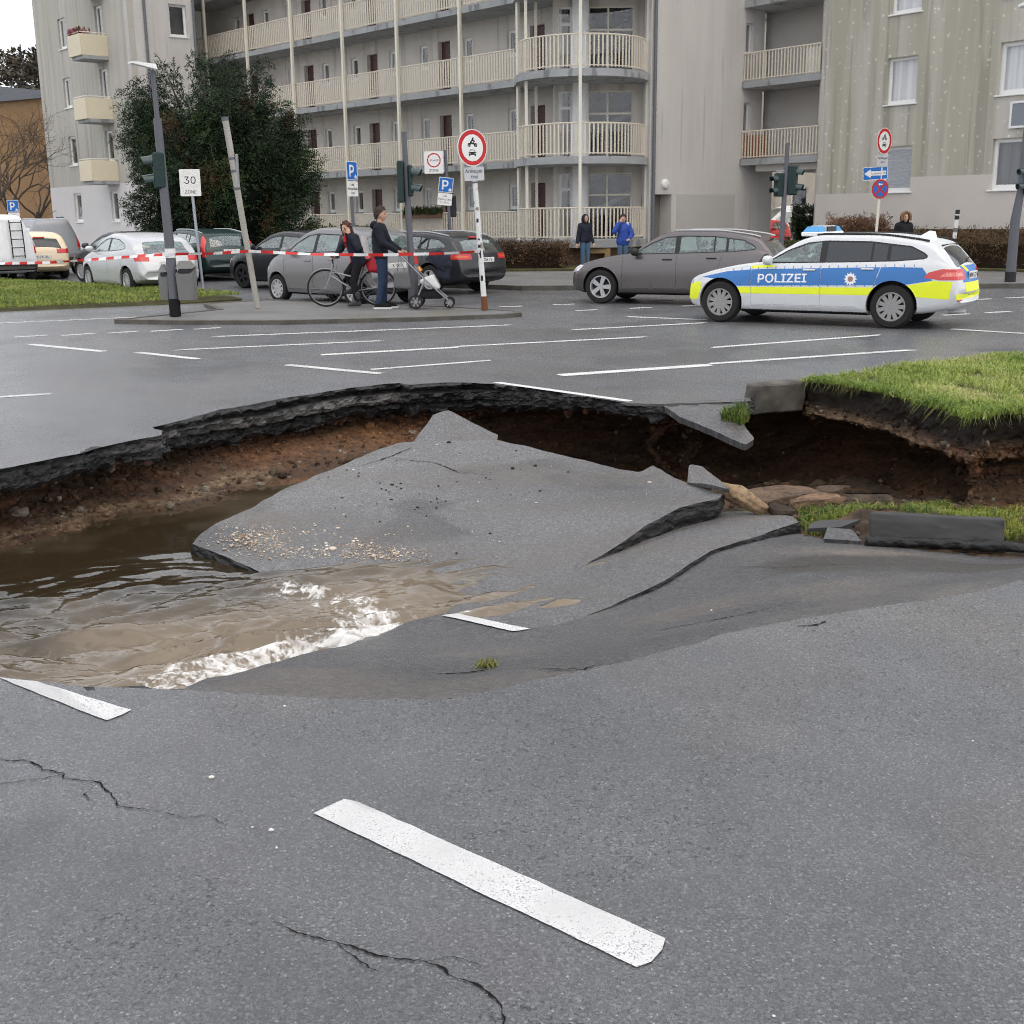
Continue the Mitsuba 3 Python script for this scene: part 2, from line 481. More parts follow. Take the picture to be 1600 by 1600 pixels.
# ---- the broken edge and the soil below it: profiles of (inward offset, z) along the rim
PROF = {
    'under': [(0, 0), (0, -.05), (-.02, -.14), (-.1, -.3), (-.2, -.5), (-.2, -.7), (-.1, -.9), (0, -1.1), (.3, -1.3)],
    'left': [(0, 0), (.01, -.05), (-.03, -.19), (-.20, -.22), (-.40, -.32), (-.46, -.45), (-.20, -.545), (.02, -.64), (.5, -1.3)],
    'bank0': [(0, 0), (-.02, -.05), (-.02, -.27), (-.30, -.31), (-.34, -.40), (-.05, -.49), (.4, -.57), (.75, -.65), (1.6, -1.3)],
    'bank1': [(0, 0), (-.03, -.05), (-.02, -.36), (-.24, -.39), (-.16, -.45), (.35, -.50), (1.0, -.58), (1.7, -.70), (2.4, -1.3)],
    'bank2': [(0, 0), (-.02, -.06), (-.03, -.36), (-.2, -.40), (-.15, -.48), (.3, -.54), (.8, -.62), (1.3, -.76), (1.8, -1.3)],
    'dark': [(0, 0), (0, -.06), (-.04, -.27), (-.5, -.31), (-1.0, -.42), (-1.2, -.65), (-.9, -.88), (-.3, -1.05), (.5, -1.3)],
    'dark2': [(0, 0), (0, -.06), (-.03, -.16), (-.8, -.24), (-1.4, -.38), (-1.6, -.65), (-1.3, -.92), (-.5, -1.1), (.5, -1.3)],
    'kerb': [(0, 0), (-.02, -.06), (-.10, -.2), (-.6, -.26), (-1.1, -.40), (-1.3, -.65), (-1.0, -.88), (-.2, -1.05), (.5, -1.3)],
    'vergel': [(0, .12), (-.02, .02), (.0, -.10), (.07, -.22), (-.14, -.29), (-.85, -.34), (-1.1, -.60), (-.5, -.88), (.6, -1.3)],
    'vergem': [(0, .12), (-.04, 0), (-.05, -.12), (.06, -.24), (-.34, -.33), (-.7, -.46), (-.55, -.68), (.1, -.85), (.8, -1.3)],
    'verger': [(0, .12), (-.04, 0), (-.08, -.16), (-.10, -.28), (-.36, -.36), (-.30, -.5), (.05, -.62), (.5, -.75), (1.2, -1.3)]}
KEYS = [((-4.6, 6.2), 'under'), ((-1.27, 4.32), 'under'), ((5.4, 7.9), 'under'), ((5.6, 9.6), 'verger'), ((4.05, 9.89), 'verger'), ((3.68, 10.37), 'vergem'), ((3.33, 11.72), 'vergel'), ((3.03, 12.1), 'vergel'),
        ((2.9, 12.2), 'kerb'), ((2.35, 11.6), 'kerb'), ((1.4, 11.33), 'dark2'), ((.66, 12.02), 'dark2'), ((.0, 12.7), 'dark'), ((-.68, 13.1), 'bank2'), ((-1.37, 13.0), 'bank2'), ((-2.0, 12.4), 'bank1'), ((-2.6, 11.5), 'bank1'),
        ((-2.94, 10.78), 'bank0'), ((-3.05, 10.2), 'bank0'), ((-3.13, 9.68), 'left'), ((-4.9, 7.6), 'left'), ((-5.1, 6.9), 'under')]
n = len(RIM)
arc = np.r_[0, np.cumsum(np.linalg.norm(np.diff(np.vstack([RIM, RIM[:1]]), axis=0), axis=1))]
total, arc = arc[-1], arc[:-1]
ks, kp = [], []
for xy, name in KEYS:
    ks.append(arc[np.argmin(np.linalg.norm(RIM - xy, axis=1))])
    kp.append(np.array(PROF[name]))
order = np.argsort(ks)
ks, kp = np.array(ks)[order], np.array(kp)[order]
ks, kp = np.r_[ks[-1] - total, ks, ks[0] + total], np.concatenate([kp[-1:], kp, kp[:1]])
prof = np.stack([[np.interp(arc, ks, kp[:, i, c]) for c in (0, 1)] for i in range(9)], 0)      # row, (off, z), n
w = 13
sm = np.stack([np.convolve(np.r_[RIM[-w:, k], RIM[:, k], RIM[:w, k]], np.ones(2 * w + 1) / (2 * w + 1), 'valid') for k in (0, 1)], 1)
tan = np.roll(sm, -4, 0) - np.roll(sm, 4, 0)
tan /= np.linalg.norm(tan, axis=1, keepdims=True)
inw = np.stack([-tan[:, 1], tan[:, 0]], 1)
for _ in range(24):
    inw = (np.roll(inw, 1, 0) + inw * 2 + np.roll(inw, -1, 0))
    inw /= np.linalg.norm(inw, axis=1, keepdims=True)


def ring_rows(i0, i1, sub):
    rows = []
    for i in range(i0, i1):
        for k in range(sub):
            rows.append(prof[i] * (1 - k / sub) + prof[i + 1] * (k / sub))
    return rows + [prof[i1]]


def ring_mesh(rows, amp, seed, keep):
    V = []
    for i, (o, z) in enumerate(rows):
        q = np.column_stack([RIM + inw * o[:, None], z])
        if i >= keep:
            d = (meshkit.fbm(q * [3.0, 3.0, 5.0], 4, seed) - .5) * 2 * amp + (meshkit.fbm(q * 11.0, 3, seed + 9) - .5) * amp * .9
            q[:, :2] += inw * d[:, None]
            q[:, 2] += (meshkit.fbm(q * 4.0 + 31, 3, seed + 3) - .5) * amp * .6
        V.append(q)
    R = len(V)
    i, j = np.meshgrid(np.arange(R - 1), np.arange(n), indexing='ij')
    k = (j + 1) % n
    f = np.stack([i * n + j, (i + 1) * n + k, (i + 1) * n + j, i * n + j, i * n + k, (i + 1) * n + k], -1).reshape(-1, 3)
    return trimesh.Trimesh(np.vstack(V), f, process=False)


hole_key = struct('sinkhole')
is_verge = np.interp(arc, ks, kp[:, 0, 1]) > 0.05
on_crack = (np.arange(n) >= len(near) - 1) & (np.arange(n) < len(near) + len(crack) - 3)
# the pavement's broken layers: black top course, set-back joint, proud grey binder, black base
depth = -prof[2][1]
mixv = lambda a, b, t: a + (b - a) * np.clip(t, 0, 1)[:, None]
lay = [(0, 0), (.004, .06), (-.012, .12), (-.045, .20), (-.05, .23), (.030, .27), (.036, .36), (.030, .46), (.018, .54), (-.040, .60), (-.030, .70), (-.012, .80), (-.035, .90), (-.09, 1.0), (-.22, 1.02)]
wob = (meshkit.fbm(np.column_stack([arc * 1.1, arc * 0, arc * 0]), 4, 17) - .5)
thin = np.clip(depth / .30, .45, 1.0)
ledge = np.clip((depth - .24) / .08, .12, 1) * (.55 + 1.1 * meshkit.fbm(np.column_stack([arc * 2.3, arc * 0, arc * 0]), 3, 18))
rows = [np.stack([np.full(n, o if f > .85 else o * 1.0) * thin * (ledge if f < .85 else 1) + wob * .08 * (f > 0), -depth * np.clip(f + wob * .22 * (0 < f < 1), 0, 1.05)]) for o, f in lay]
rows2 = []
chunky = np.random.default_rng(31)
for i in range(len(rows) - 1):
    rows2 += [rows[i], rows[i] * .5 + rows[i + 1] * .5]
tar = ring_mesh(rows2 + [rows[-1]], 0.026, 5, 1)
P = tar.vertices
rowi, coli = np.arange(len(P)) // n, np.arange(len(P)) % n
wv_ = meshkit.noise(np.column_stack([P[:, :2] * 6, P[:, 2] * 9]), 55) * .10
ca, cb = np.floor((arc[coli] + wv_) / .105).astype(int), np.floor((-P[:, 2] + wv_ * .6) / .062).astype(int)
ca2, cb2 = np.floor((arc[coli] + wv_ * 1.4) / .37).astype(int), np.floor((-P[:, 2] + wv_) / .16).astype(int)
tab = chunky.uniform(-1, 1, (4096,))
step_ = tab[(ca * 31 + cb * 7) % 4096] * .026 + tab[(ca2 * 17 + cb2 * 11 + 99) % 4096] * .040
inn = inw[coli]
sh = (step_ + (meshkit.fbm(P * 24, 3, 6) - .5) * .05) * np.clip(rowi / 2.0, 0, 1)
P = P.copy()
P[:, :2] += inn * sh[:, None]
P[:, 2] += tab[(ca * 13 + 5) % 4096] * .03 * np.clip((rowi - 14) / 10, 0, 1)
fr = np.repeat(np.arange(len(rows2) + 1) / len(rows2), n)
greyband = np.clip(1 - np.abs(fr - .47) / .13, 0, 1) ** .5 * np.clip((np.tile(depth, len(rows2) + 1) - .17) / .06, 0, 1) * np.clip((-.9 - P[:, 0]) / .5, 0, 1)
part(hole_key, 'broken_asphalt_edge', trimesh.Trimesh(P, tar.faces[~(is_verge | on_crack)[tar.faces[:, 0] % n]], process=False), 'broken_tar', smooth=False, color=tar_colors(P, greyband))
start = [np.stack([prof[0][0] - .02, prof[0][1]]), np.stack([prof[1][0] - .10 * (~is_verge), prof[1][1]]), np.stack([prof[2][0] - .10 * (~is_verge), prof[2][1]])]
for i in range(3):
    prof[i] = start[i]
soil = ring_mesh(ring_rows(0, 2, 5) + ring_rows(2, 8, 14)[1:], 0.075, 12, 1)
keepf = is_verge[soil.faces[:, 0] % n] | (soil.faces.max(1) >= n * 9)
P = soil.vertices + soil.vertex_normals * ((meshkit.fbm(soil.vertices * [19, 19, 26], 4, 41) - .5) * .065 * (np.arange(len(soil.vertices)) >= n))[:, None]
fb = meshkit.fbm(P * [1.2, 1.2, 3.0], 5, 3)
ff = meshkit.fbm(P * [9, 9, 14], 4, 13)
fl = meshkit.fbm(np.column_stack([P[:, 0] * .5, P[:, 1] * .5, P[:, 2] * 16]), 4, 8)
c_or, c_re, c_br, c_sa, c_to = np.array([.165, .078, .032]), np.array([.125, .056, .028]), np.array([.062, .036, .021]), np.array([.27, .19, .115]), np.array([.016, .0115, .008])
orange = .85 * np.exp(-((P[:, 0] + 1.6) / .85) ** 2) + .45 * np.exp(-((P[:, 0] - 4.4) / .7) ** 2) * np.clip((-.45 - P[:, 2]) / .2, 0, 1)
col = mixv(np.tile(c_br, (len(P), 1)), c_re, (fb - .42) * 4)
col = mixv(col, c_or, orange * (.35 + 2.0 * (fb - .3)))
col = mixv(col, c_br * .8, (fl - .52) * 4)
z = P[:, 2] + (fb - .5) * .20
sand = np.exp(-((z + .235) / .045) ** 2) * (P[:, 0] > 2.6) * (P[:, 0] < 4.3) + np.exp(-((z + .565) / .030) ** 2) * (P[:, 0] < -2.2) * 1.1 + np.exp(-(((P[:, 0] - 3.15) / .25) ** 2)) * np.exp(-((z + .16) / .07) ** 2) * (P[:, 1] > 11) * .8
strata = .5 + .5 * np.sin((P[:, 2] + (fb - .5) * .12) * 260)
col = mixv(col, c_sa, sand * (.05 + 1.0 * fl) * (.3 + 1.0 * ff) * (.35 + .75 * strata))
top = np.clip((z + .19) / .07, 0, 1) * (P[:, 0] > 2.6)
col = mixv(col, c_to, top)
col = col * (.55 + .9 * ff)[:, None]
peb = meshkit.noise(P * 42, 77)
col = mixv(col, np.array([.24, .20, .15]), np.clip((peb - .86) * 9, 0, 1) * (ff > .42) * .8)
part(hole_key, 'soil_wall', trimesh.Trimesh(P, soil.faces[keepf], process=False), 'soil', smooth=True, color=col)
# clods, crumbs and stones that stick in the wall and lie on its ledges
r = np.random.default_rng(91)
rowN = len(P) // n
ci = r.integers(0, n, 9000)
ri_ = r.integers(10, rowN - 12, 9000)
ids = ri_ * n + ci
ids = ids[(P[ids, 1] > 8.2) & (P[ids, 2] > -1.0)][:5200]
base = trimesh.creation.icosahedron()
sz = r.gamma(1.5, .0085, len(ids)) + .004
cv_ = (base.vertices[None] * r.uniform(.55, 1.3, (len(ids), 1, 3)) * r.uniform(.8, 1.2, (len(ids), 12, 1)) * sz[:, None, None] + P[ids][:, None]).reshape(-1, 3)
cf_ = (base.faces[None] + (np.arange(len(ids)) * 12)[:, None, None]).reshape(-1, 3)
cc_ = col[ids] * r.uniform(.5, 1.7, (len(ids), 1))
pale = r.uniform(0, 1, len(ids)) < .07
cc_[pale] = np.array([.26, .22, .17]) * r.uniform(.5, 1.2, (pale.sum(), 1))
part(hole_key, 'soil_crumbs', trimesh.Trimesh(cv_, cf_, process=False), 'soil', smooth=True, color=np.repeat(cc_, 12, 0))
labels[f'{hole_key}__soil_crumbs'] = {'kind': 'stuff'}
fl_m, _ = sheet(HOLE.buffer(0.6).simplify(.1), 0.5, lambda v: v[:, 0] * 0 - 1.25)
part(hole_key, 'pit_floor', fl_m, 'soil', smooth=True, color=np.tile([.08, .05, .03], (len(fl_m.vertices), 1)))


def broken_slab(key, poly, spacing, zf, thick, m, seed, own=None, amp=.022, skip=None):
    """A slab with its broken sides as a rough black part."""
    top_, k = sheet(poly, spacing, zf, 0, seed=seed)
    bot = trimesh.Trimesh(top_.vertices - [0, 0, thick], top_.faces[:, ::-1], process=False)
    add(key, cat(top_, bot), m, smooth=35)
    ring = np.asarray(poly.exterior.coords)[:-1]
    if not poly.exterior.is_ccw:
        ring = ring[::-1]
    zt, q = np.asarray(zf(ring)), len(ring)
    t_ = np.roll(ring, -2, 0) - np.roll(ring, 2, 0)
    nr = np.stack([t_[:, 1], -t_[:, 0]], 1) / (np.linalg.norm(t_, axis=1, keepdims=True) + 1e-9)
    V = []
    fr_ = (0, .08, .2, .34, .5, .66, .82, 1.0, 1.12)
    for f in fr_:
        P_ = np.column_stack([ring, zt - thick * f])
        o = ((meshkit.fbm(P_ * [13, 13, 22], 4, seed) - .5) * 2 * amp + amp * .5 * np.sin(f * 3.1) - .05 * max(f - .8, 0)) * (f > 0)
        V.append(np.column_stack([ring + nr * o[:, None], zt - thick * f - (.0 if f else .001)]))
    i, j = np.meshgrid(np.arange(len(fr_) - 1), np.arange(q), indexing='ij')
    jj = (j + 1) % q
    f = np.stack([i * q + j, (i + 1) * q + j, (i + 1) * q + jj, i * q + j, (i + 1) * q + jj, i * q + jj], -1).reshape(-1, 3)
    V = np.vstack(V)
    if skip is not None:
        far_ = np.min(np.linalg.norm(ring[:, None, :] - skip[None], axis=2), 1) > .03
        f = f[far_[f[:, 0] % q] & far_[f[:, 1] % q] & far_[f[:, 2] % q]]
    part(key, 'broken_edge', trimesh.Trimesh(V, f, process=False), 'broken_tar', smooth=False, color=tar_colors(V))


# ---- the pavement that slid down in front (from the near crack to the water)
def rbf(pts, s=0.0):
    pts = np.array(pts)
    return RBFInterpolator(pts[:, :2], pts[:, 2], kernel='thin_plate_spline', smoothing=s)


C_PTS = [(-1.15, 5.34, -0.28), (-1.02, 5.97, -0.45), (-0.79, 6.64, -0.605), (-0.6, 6.74, -0.575), (-0.43, 6.85, -0.555), (0.1, 6.53, -0.545), (0.25, 6.6, -0.55), (0.61, 6.93, -0.555), (0.97, 7.31, -0.54), (1.37, 8.0, -0.545), (1.8, 8.4, -0.55),
         (2.23, 8.11, -0.5), (2.49, 8.07, -0.5), (2.89, 7.69, -0.46), (3.25, 7.34, -0.42), (-0.31, 5.28, -0.28), (1.85, 6.69, -0.3), (2.46, 6.34, -0.2), (0.64, 5.74, -0.3), (4.4, 7.9, -.4), (5.1, 8.6, -.4), (2.17, 8.77, -.6)]
zC = rbf(C_PTS + [(x, y, 0.0) for x, y in resample(CRACK, 0.3)], 1e-4)
crk2 = [(-0.43, 6.85), (0.1, 6.56), (0.25, 6.62), (0.61, 6.94), (0.97, 7.33), (1.37, 8.01), (1.8, 8.42), (2.17, 8.8)]
crk2 = ragged(resample(crk2, 0.04), 0.03, 0.3, 21)
edge_left = ragged(resample([(-0.79, 6.75), (-1.0, 6.0), (-1.15, 5.34), (-1.27, 4.32)], 0.05), 0.05, 0.5, 22)
edge_right = ragged(resample([(2.17, 8.8), (2.25, 8.25), (2.5, 8.06), (2.9, 7.9), (3.4, 7.72), (4.4, 8.1), (5.2, 8.5), (5.4, 7.9)], 0.06), 0.03, 0.3, 23)
C_poly = Polygon(np.vstack([crack, edge_right[::-1][1:], crk2[::-1][1:], edge_left])).buffer(0)


def strip_z(v):
    z = zC(v)
    d = np.min(np.linalg.norm(v[:, None, :] - crack[None, ::2, :], axis=2), 1)
    z = np.where(d < 0.5, z * np.clip(d / 0.5, 0, 1) ** 0.35, z)
    return z + (meshkit.fbm(np.column_stack([v * 2.2, v[:, 0] * 0]), 3, 5) - .5) * .014 * np.clip(d * 2, 0, 1) + (d < .02) * -.004


strip = struct('sunken_road_strip')
broken_slab('sunken_road_strip', C_poly, 0.06, strip_z, 0.13, 'strip_asphalt', 3, skip=crack)

zB = rbf([(-0.39, 6.91, -0.62), (0.1, 6.63, -0.6), (0.61, 6.95, -0.56), (1.37, 8.01, -0.53), (1.81, 8.41, -0.53), (2.17, 9.01, -0.55), (1.68, 9.31, -0.6), (0.94, 8.55, -0.58), (0.53, 8.01, -0.6), (-0.01, 7.33, -0.62), (1.2, 7.9, -.525),
          (1.6, 10.0, -.75), (0.5, 8.7, -.72)], 1e-4)
B_poly = Polygon(np.vstack([crk2[::-1] + [0.006, 0.012], ragged(resample([(-.43, 6.9), (-.3, 7.5), (.2, 8.3), (.9, 9.2), (1.5, 9.9), (1.95, 9.5), (2.2, 9.05), (2.17, 8.81)], .05), .04, .3, 31)[1:-1]])).buffer(0)
key = thing('pavement_slab', 'pale broken asphalt piece between the big tilted slab and the sunken strip of road', 'asphalt slab')
broken_slab(key, B_poly, 0.06, lambda v: zB(v) + 0.014 + (meshkit.fbm(np.column_stack([v * 2.5, v[:, 0] * 0]), 3, 6) - .5) * .014, 0.13, 'slab_asphalt', 4)

A_PTS = [(-1.76, 7.93, -0.6), (-2.04, 8.21, -0.56), (-2.32, 8.42, -0.53), (-2.31, 8.65, -0.52), (-2.24, 8.95, -0.5), (-2.07, 9.35, -0.48), (-1.93, 9.83, -0.45), (-1.63, 10.37, -0.42), (-1.37, 11.01, -0.4), (-1.11, 11.54, -0.38), (-0.62, 11.61, -0.38),
         (-0.12, 11.62, -0.38), (0.37, 11.1, -0.4), (0.86, 10.51, -0.42), (1.11, 10.22, -0.42), (1.25, 10.42, -0.4), (1.4, 9.89, -0.42), (1.69, 9.37, -0.42), (1.6, 9.15, -0.41), (1.27, 8.89, -0.41), (0.92, 8.41, -0.47), (0.72, 8.2, -0.53), (0.53, 7.99, -0.58),
         (0.34, 7.68, -0.605)]
zA = rbf(A_PTS + [(-0.65, 7.8, -0.604), (-0.75, 9.11, -0.48), (0.0, 8.99, -0.46), (-0.6, 7.3, -.66), (-1.2, 7.4, -.68), (0.0, 7.3, -.66)], 2e-4)
A_edge = [p[:2] for p in A_PTS] + [(.1, 7.45), (-.3, 7.25), (-.8, 7.2), (-1.3, 7.45)]
A_poly = Polygon(ragged(resample(A_edge, .05, True), .03, .25, 41)).buffer(0)
key = thing('pavement_slab', 'largest tilted grey asphalt slab lying in the sinkhole, its lower edge in the water', 'asphalt slab')
broken_slab(key, A_poly, 0.06, lambda v: zA(v) + (meshkit.fbm(np.column_stack([v * 2.0, v[:, 0] * 0]), 4, 7) - .5) * .030, 0.15, 'slab_asphalt', 5, amp=.03)
A_KEY = key
def chunk(pts, seed, amp=.02, ref=3):
    """A lump of soil or stone: a roughened hull."""
    m = hull(pts)
    for _ in range(ref):
        m = m.subdivide()
    nrm = m.vertex_normals
    m.vertices = m.vertices + nrm * ((meshkit.fbm(m.vertices * 9, 4, seed) - .5) * 2 * amp)[:, None]
    return m


def plate(poly3, thick, seed, amp=.012, step=.06):
    """A broken plate whose top is the (nearly flat) polygon poly3."""
    P3 = np.asarray(poly3, float)
    o = P3.mean(0)
    u, s, vt = np.linalg.svd(P3 - o)
    nz = vt[2] * (1 if vt[2][2] > 0 else -1)
    ex = np.cross([0, 1, 0], nz)
    ex /= np.linalg.norm(ex)
    ey = np.cross(nz, ex)
    q = np.stack([(P3 - o) @ ex, (P3 - o) @ ey], 1)
    hz = (P3 - o) @ nz
    zf = rbf(np.column_stack([q, hz]), 1e-3) if len(q) > 3 else (lambda v: v[:, 0] * 0)
    ring = ragged(resample(q, step, True), amp, .2, seed)
    m, _ = sheet(Polygon(ring).buffer(0), step, lambda v: zf(v) + (meshkit.fbm(np.column_stack([v * 6, v[:, 0] * 0]), 3, seed) - .5) * .015, thick, seed=seed)
    m.apply_transform(mats(ex, ey, nz, o))
    return m


key = thing('pavement_slab', 'triangular grey asphalt shard standing on edge at the back of the sinkhole', 'asphalt slab')
add(key, plate([(-.98, 11.72, -.42), (-.15, 11.78, -.42), (-.13, 11.95, -.385), (-.66, 12.32, -.18), (-.80, 12.25, -.22)], .07, 51), 'slab_asphalt', smooth=35)
key = thing('pavement_slab', 'asphalt tongue hanging off the road edge with a tuft of grass on it', 'asphalt slab')
add(key, plate([(1.42, 11.42, 0.0), (2.3, 11.62, 0.0), (2.26, 11.35, -.03), (2.14, 11.1, -.09), (2.16, 10.85, -.17), (2.19, 10.66, -.22), (2.08, 10.5, -.24), (1.83, 10.87, -.16), (1.56, 11.06, -.07)], .06, 52, .008, .05), 'strip_asphalt', smooth=35)
FLAP = key
key = thing('pavement_slab', 'small pointed asphalt sliver at the right tip of the big slab', 'asphalt slab')
add(key, plate([(1.45, 9.72, -.40), (1.62, 9.40, -.36), (1.72, 9.30, -.37), (1.60, 9.85, -.30), (1.5, 9.95, -.3)], .04, 53, .006, .04), 'slab_asphalt', smooth=35)
# ================================================================== the water in the hole
W_poly = Polygon([(-4.4, 5.4), (-3, 4.7), (-1.3, 4.55), (-.9, 5.2), (-.5, 6.3), (.3, 6.5), (.7, 7.2), (.9, 8.2), (-.5, 9.3), (-1.2, 10.6), (-2.4, 11.0), (-3.3, 10.3), (-4.2, 9.4), (-5.3, 8.0), (-5.2, 6.3)])


def flow(v):
    """Ripples that run from the right into the pool; calm at the far left, rough where the stream comes in."""
    x, y = v[:, 0], v[:, 1]
    rough = 0.015 + 1.1 / (1 + np.exp(-(7.75 - y + (x + 1.6) * .30) * 3.2))
    a = np.radians(18)
    s, t = x * np.cos(a) + y * np.sin(a), -x * np.sin(a) + y * np.cos(a)
    wob = (meshkit.fbm(np.column_stack([s * 1.3, t * 1.3, s * 0]), 3, 4) - .5) * 1.6
    h = (meshkit.fbm(np.column_stack([s * 1.7 + wob, t * 5.2 + wob * 2, s * 0]), 3, 21) - .5) * .19
    h += (meshkit.fbm(np.column_stack([s * 5 + wob, t * 12, s * 0 + 3]), 2, 33) - .5) * .035
    return h * rough


def foam_amount(v):
    x, y = v[:, 0], v[:, 1]
    ln = LineString([(-1.78, 5.72), (-1.5, 6.08), (-1.12, 6.42), (-.78, 6.64)])
    import shapely
    d1 = shapely.distance(shapely.points(x, y), ln)
    ln2 = LineString([(-1.45, 7.55), (-1.0, 7.25), (-.85, 6.95), (-.75, 6.65), (-.5, 6.55)])
    d2 = shapely.distance(shapely.points(x, y), ln2)
    ln3 = LineString([(-.35, 6.95), (-.05, 7.2), (.2, 7.45)])
    d3 = shapely.distance(shapely.points(x, y), ln3)
    nz = meshkit.fbm(np.column_stack([x * 7, y * 7, x * 0]), 5, 14)
    nz2 = meshkit.fbm(np.column_stack([x * 22, y * 22, x * 0]), 3, 15)
    a = np.exp(-(d1 / .20) ** 2) * 1.0 + np.exp(-(d1 / .55) ** 2) * .38 + np.exp(-(d2 / .13) ** 2) * .62 + np.exp(-(d2 / .4) ** 2) * .25 + np.exp(-(d3 / .10) ** 2) * .5
    return np.clip(a * .95 + (nz - .5) * .5 * np.clip(a * 3, 0, 1), 0, 1)


wm, _ = sheet(W_poly, 0.026, lambda v: -0.607 + flow(v), seed=9)
V2 = wm.vertices[:, :2]
fo = foam_amount(V2)
wm.vertices[:, 2] += fo * .012
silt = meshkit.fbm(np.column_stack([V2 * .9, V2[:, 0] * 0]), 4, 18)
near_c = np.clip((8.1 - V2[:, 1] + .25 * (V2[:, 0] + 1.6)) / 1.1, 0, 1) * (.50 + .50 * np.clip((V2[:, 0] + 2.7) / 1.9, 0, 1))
wc = mixv(np.tile([.026, .019, .010], (len(V2), 1)), np.array([.215, .165, .112]), near_c * .85 + (silt - .5) * 1.1)  # the dark wall mirrored at the back is put into the water colour
water = struct('water')
FOAM = [([(-1.78, 5.72), (-1.5, 6.08), (-1.12, 6.42), (-.78, 6.64)], ((.15, .56), (.45, .34))), ([(-1.45, 7.55), (-1.0, 7.25), (-.85, 6.95), (-.75, 6.65), (-.5, 6.55)], ((.11, .42), (.36, .24))), ([(-.35, 6.95), (-.05, 7.2), (.2, 7.45)], ((.09, .42),))]


def foam_weight(p, n, uv):
    """White water where the stream breaks over the slab's edge and along the sunken strip."""
    amount = mi.Float(0)
    for line, humps in FOAM:
        d = mi.Float(9)
        for (x0, y0), (x1, y1) in zip(line[:-1], line[1:]):
            ex, ey = x1 - x0, y1 - y0
            t = dr.clip(((p.x - x0) * ex + (p.y - y0) * ey) / (ex * ex + ey * ey), 0, 1)
            d = dr.minimum(d, dr.sqrt(dr.square(p.x - x0 - t * ex) + dr.square(p.y - y0 - t * ey)))
        for width, h in humps:
            amount = amount + h * dr.exp(-dr.square(d / width))
    a = mikit.fbm(p.x * 15 + 3, p.y * 15, 0.0, 4)
    b = mikit.fbm(p.x * 60, p.y * 60, 0.0, 3)
    vein = 1 - dr.abs(mikit.fbm(p.x * 10 + 2 * a, p.y * 13, 2.0, 4) - 0.5) * 7
    return dr.clip(mikit.smoothstep(0.42, 0.98, amount * 0.95 + (a - 0.5) * 1.15 + (b - 0.5) * 0.95 + 0.12 * vein) * (0.60 + 0.40 * vein), 0, 0.95) * mikit.smoothstep(0.12, 0.50, amount)


scene['muddy_water'] = {'type': 'bumpmap', 'arbitrary': mikit.proc(lambda p, n, uv: 0.0075 * mikit.fbm(p.x * 13 + p.y * 4, p.y * 26 - p.x * 5, 0.0, 3) * (0.05 + mikit.smoothstep(8.3, 7.0, p.y - (p.x + 1.6) * 0.3)), 1e-3), 'scale': 1.0,
                        'bsdf': {'type': 'blendbsdf', 'weight': mikit.proc(foam_weight),
                                 'a': {'type': 'principled', 'base_color': {'type': 'mesh_attribute', 'name': 'vertex_color'}, 'roughness': 0.06, 'specular': 0.6},
                                 'b': {'type': 'principled', 'base_color': rgb((.70, .69, .67)), 'roughness': 0.6, 'specular': 0.4}}}
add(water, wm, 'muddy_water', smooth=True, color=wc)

# ---- the collapsed verge at the right: a soil mound with turf on it
D_PTS = [(1.9, 9.5, -.66), (2.16, 8.73, -.60), (2.26, 8.14, -.55), (2.46, 8.03, -.53), (3.29, 7.6, -.47), (4.4, 8.2, -.48), (4.6, 9.3, -.66), (4.2, 9.56, -.68), (3.87, 10.1, -.74), (3.4, 10.37, -.77), (2.84, 11.33, -.85), (2.26, 10.59, -.80), (2.53, 9.24, -.55), (3.28, 9.0, -.52), (5.3, 8.8, -.5), (5.2, 9.6, -.66), (3.0, 8.5, -.48), (3.7, 8.5, -.48), (1.5, 10.4, -.85)]
zD = rbf(D_PTS, 1e-3)
D_poly = Polygon([(1.5, 10.3), (1.8, 9.4), (2.12, 8.75), (2.2, 8.2), (2.45, 7.98), (3.3, 7.55), (4.4, 8.05), (5.3, 8.5), (5.6, 9.7), (4.6, 10.6), (4.2, 11.6), (3, 12.2), (2, 11.6)])
mound = lambda v: zD(v) + (meshkit.fbm(np.column_stack([v * 2.6, v[:, 0] * 0]), 4, 61) - .5) * .20 + (meshkit.fbm(np.column_stack([v * 9, v[:, 0] * 0]), 4, 63) - .5) * .11
cv = struct('collapsed_verge')
m, _ = sheet(D_poly, 0.035, mound, seed=12)
P = m.vertices
fb = meshkit.fbm(P * 3.0, 5, 62)
part(cv, 'soil', m, 'soil', smooth=True, color=mixv(mixv(np.tile([.045, .030, .019], (len(P), 1)), np.array([.15, .09, .05]), (fb - .45) * 3.5), np.array([.24, .17, .11]), (fb - .62) * 6))


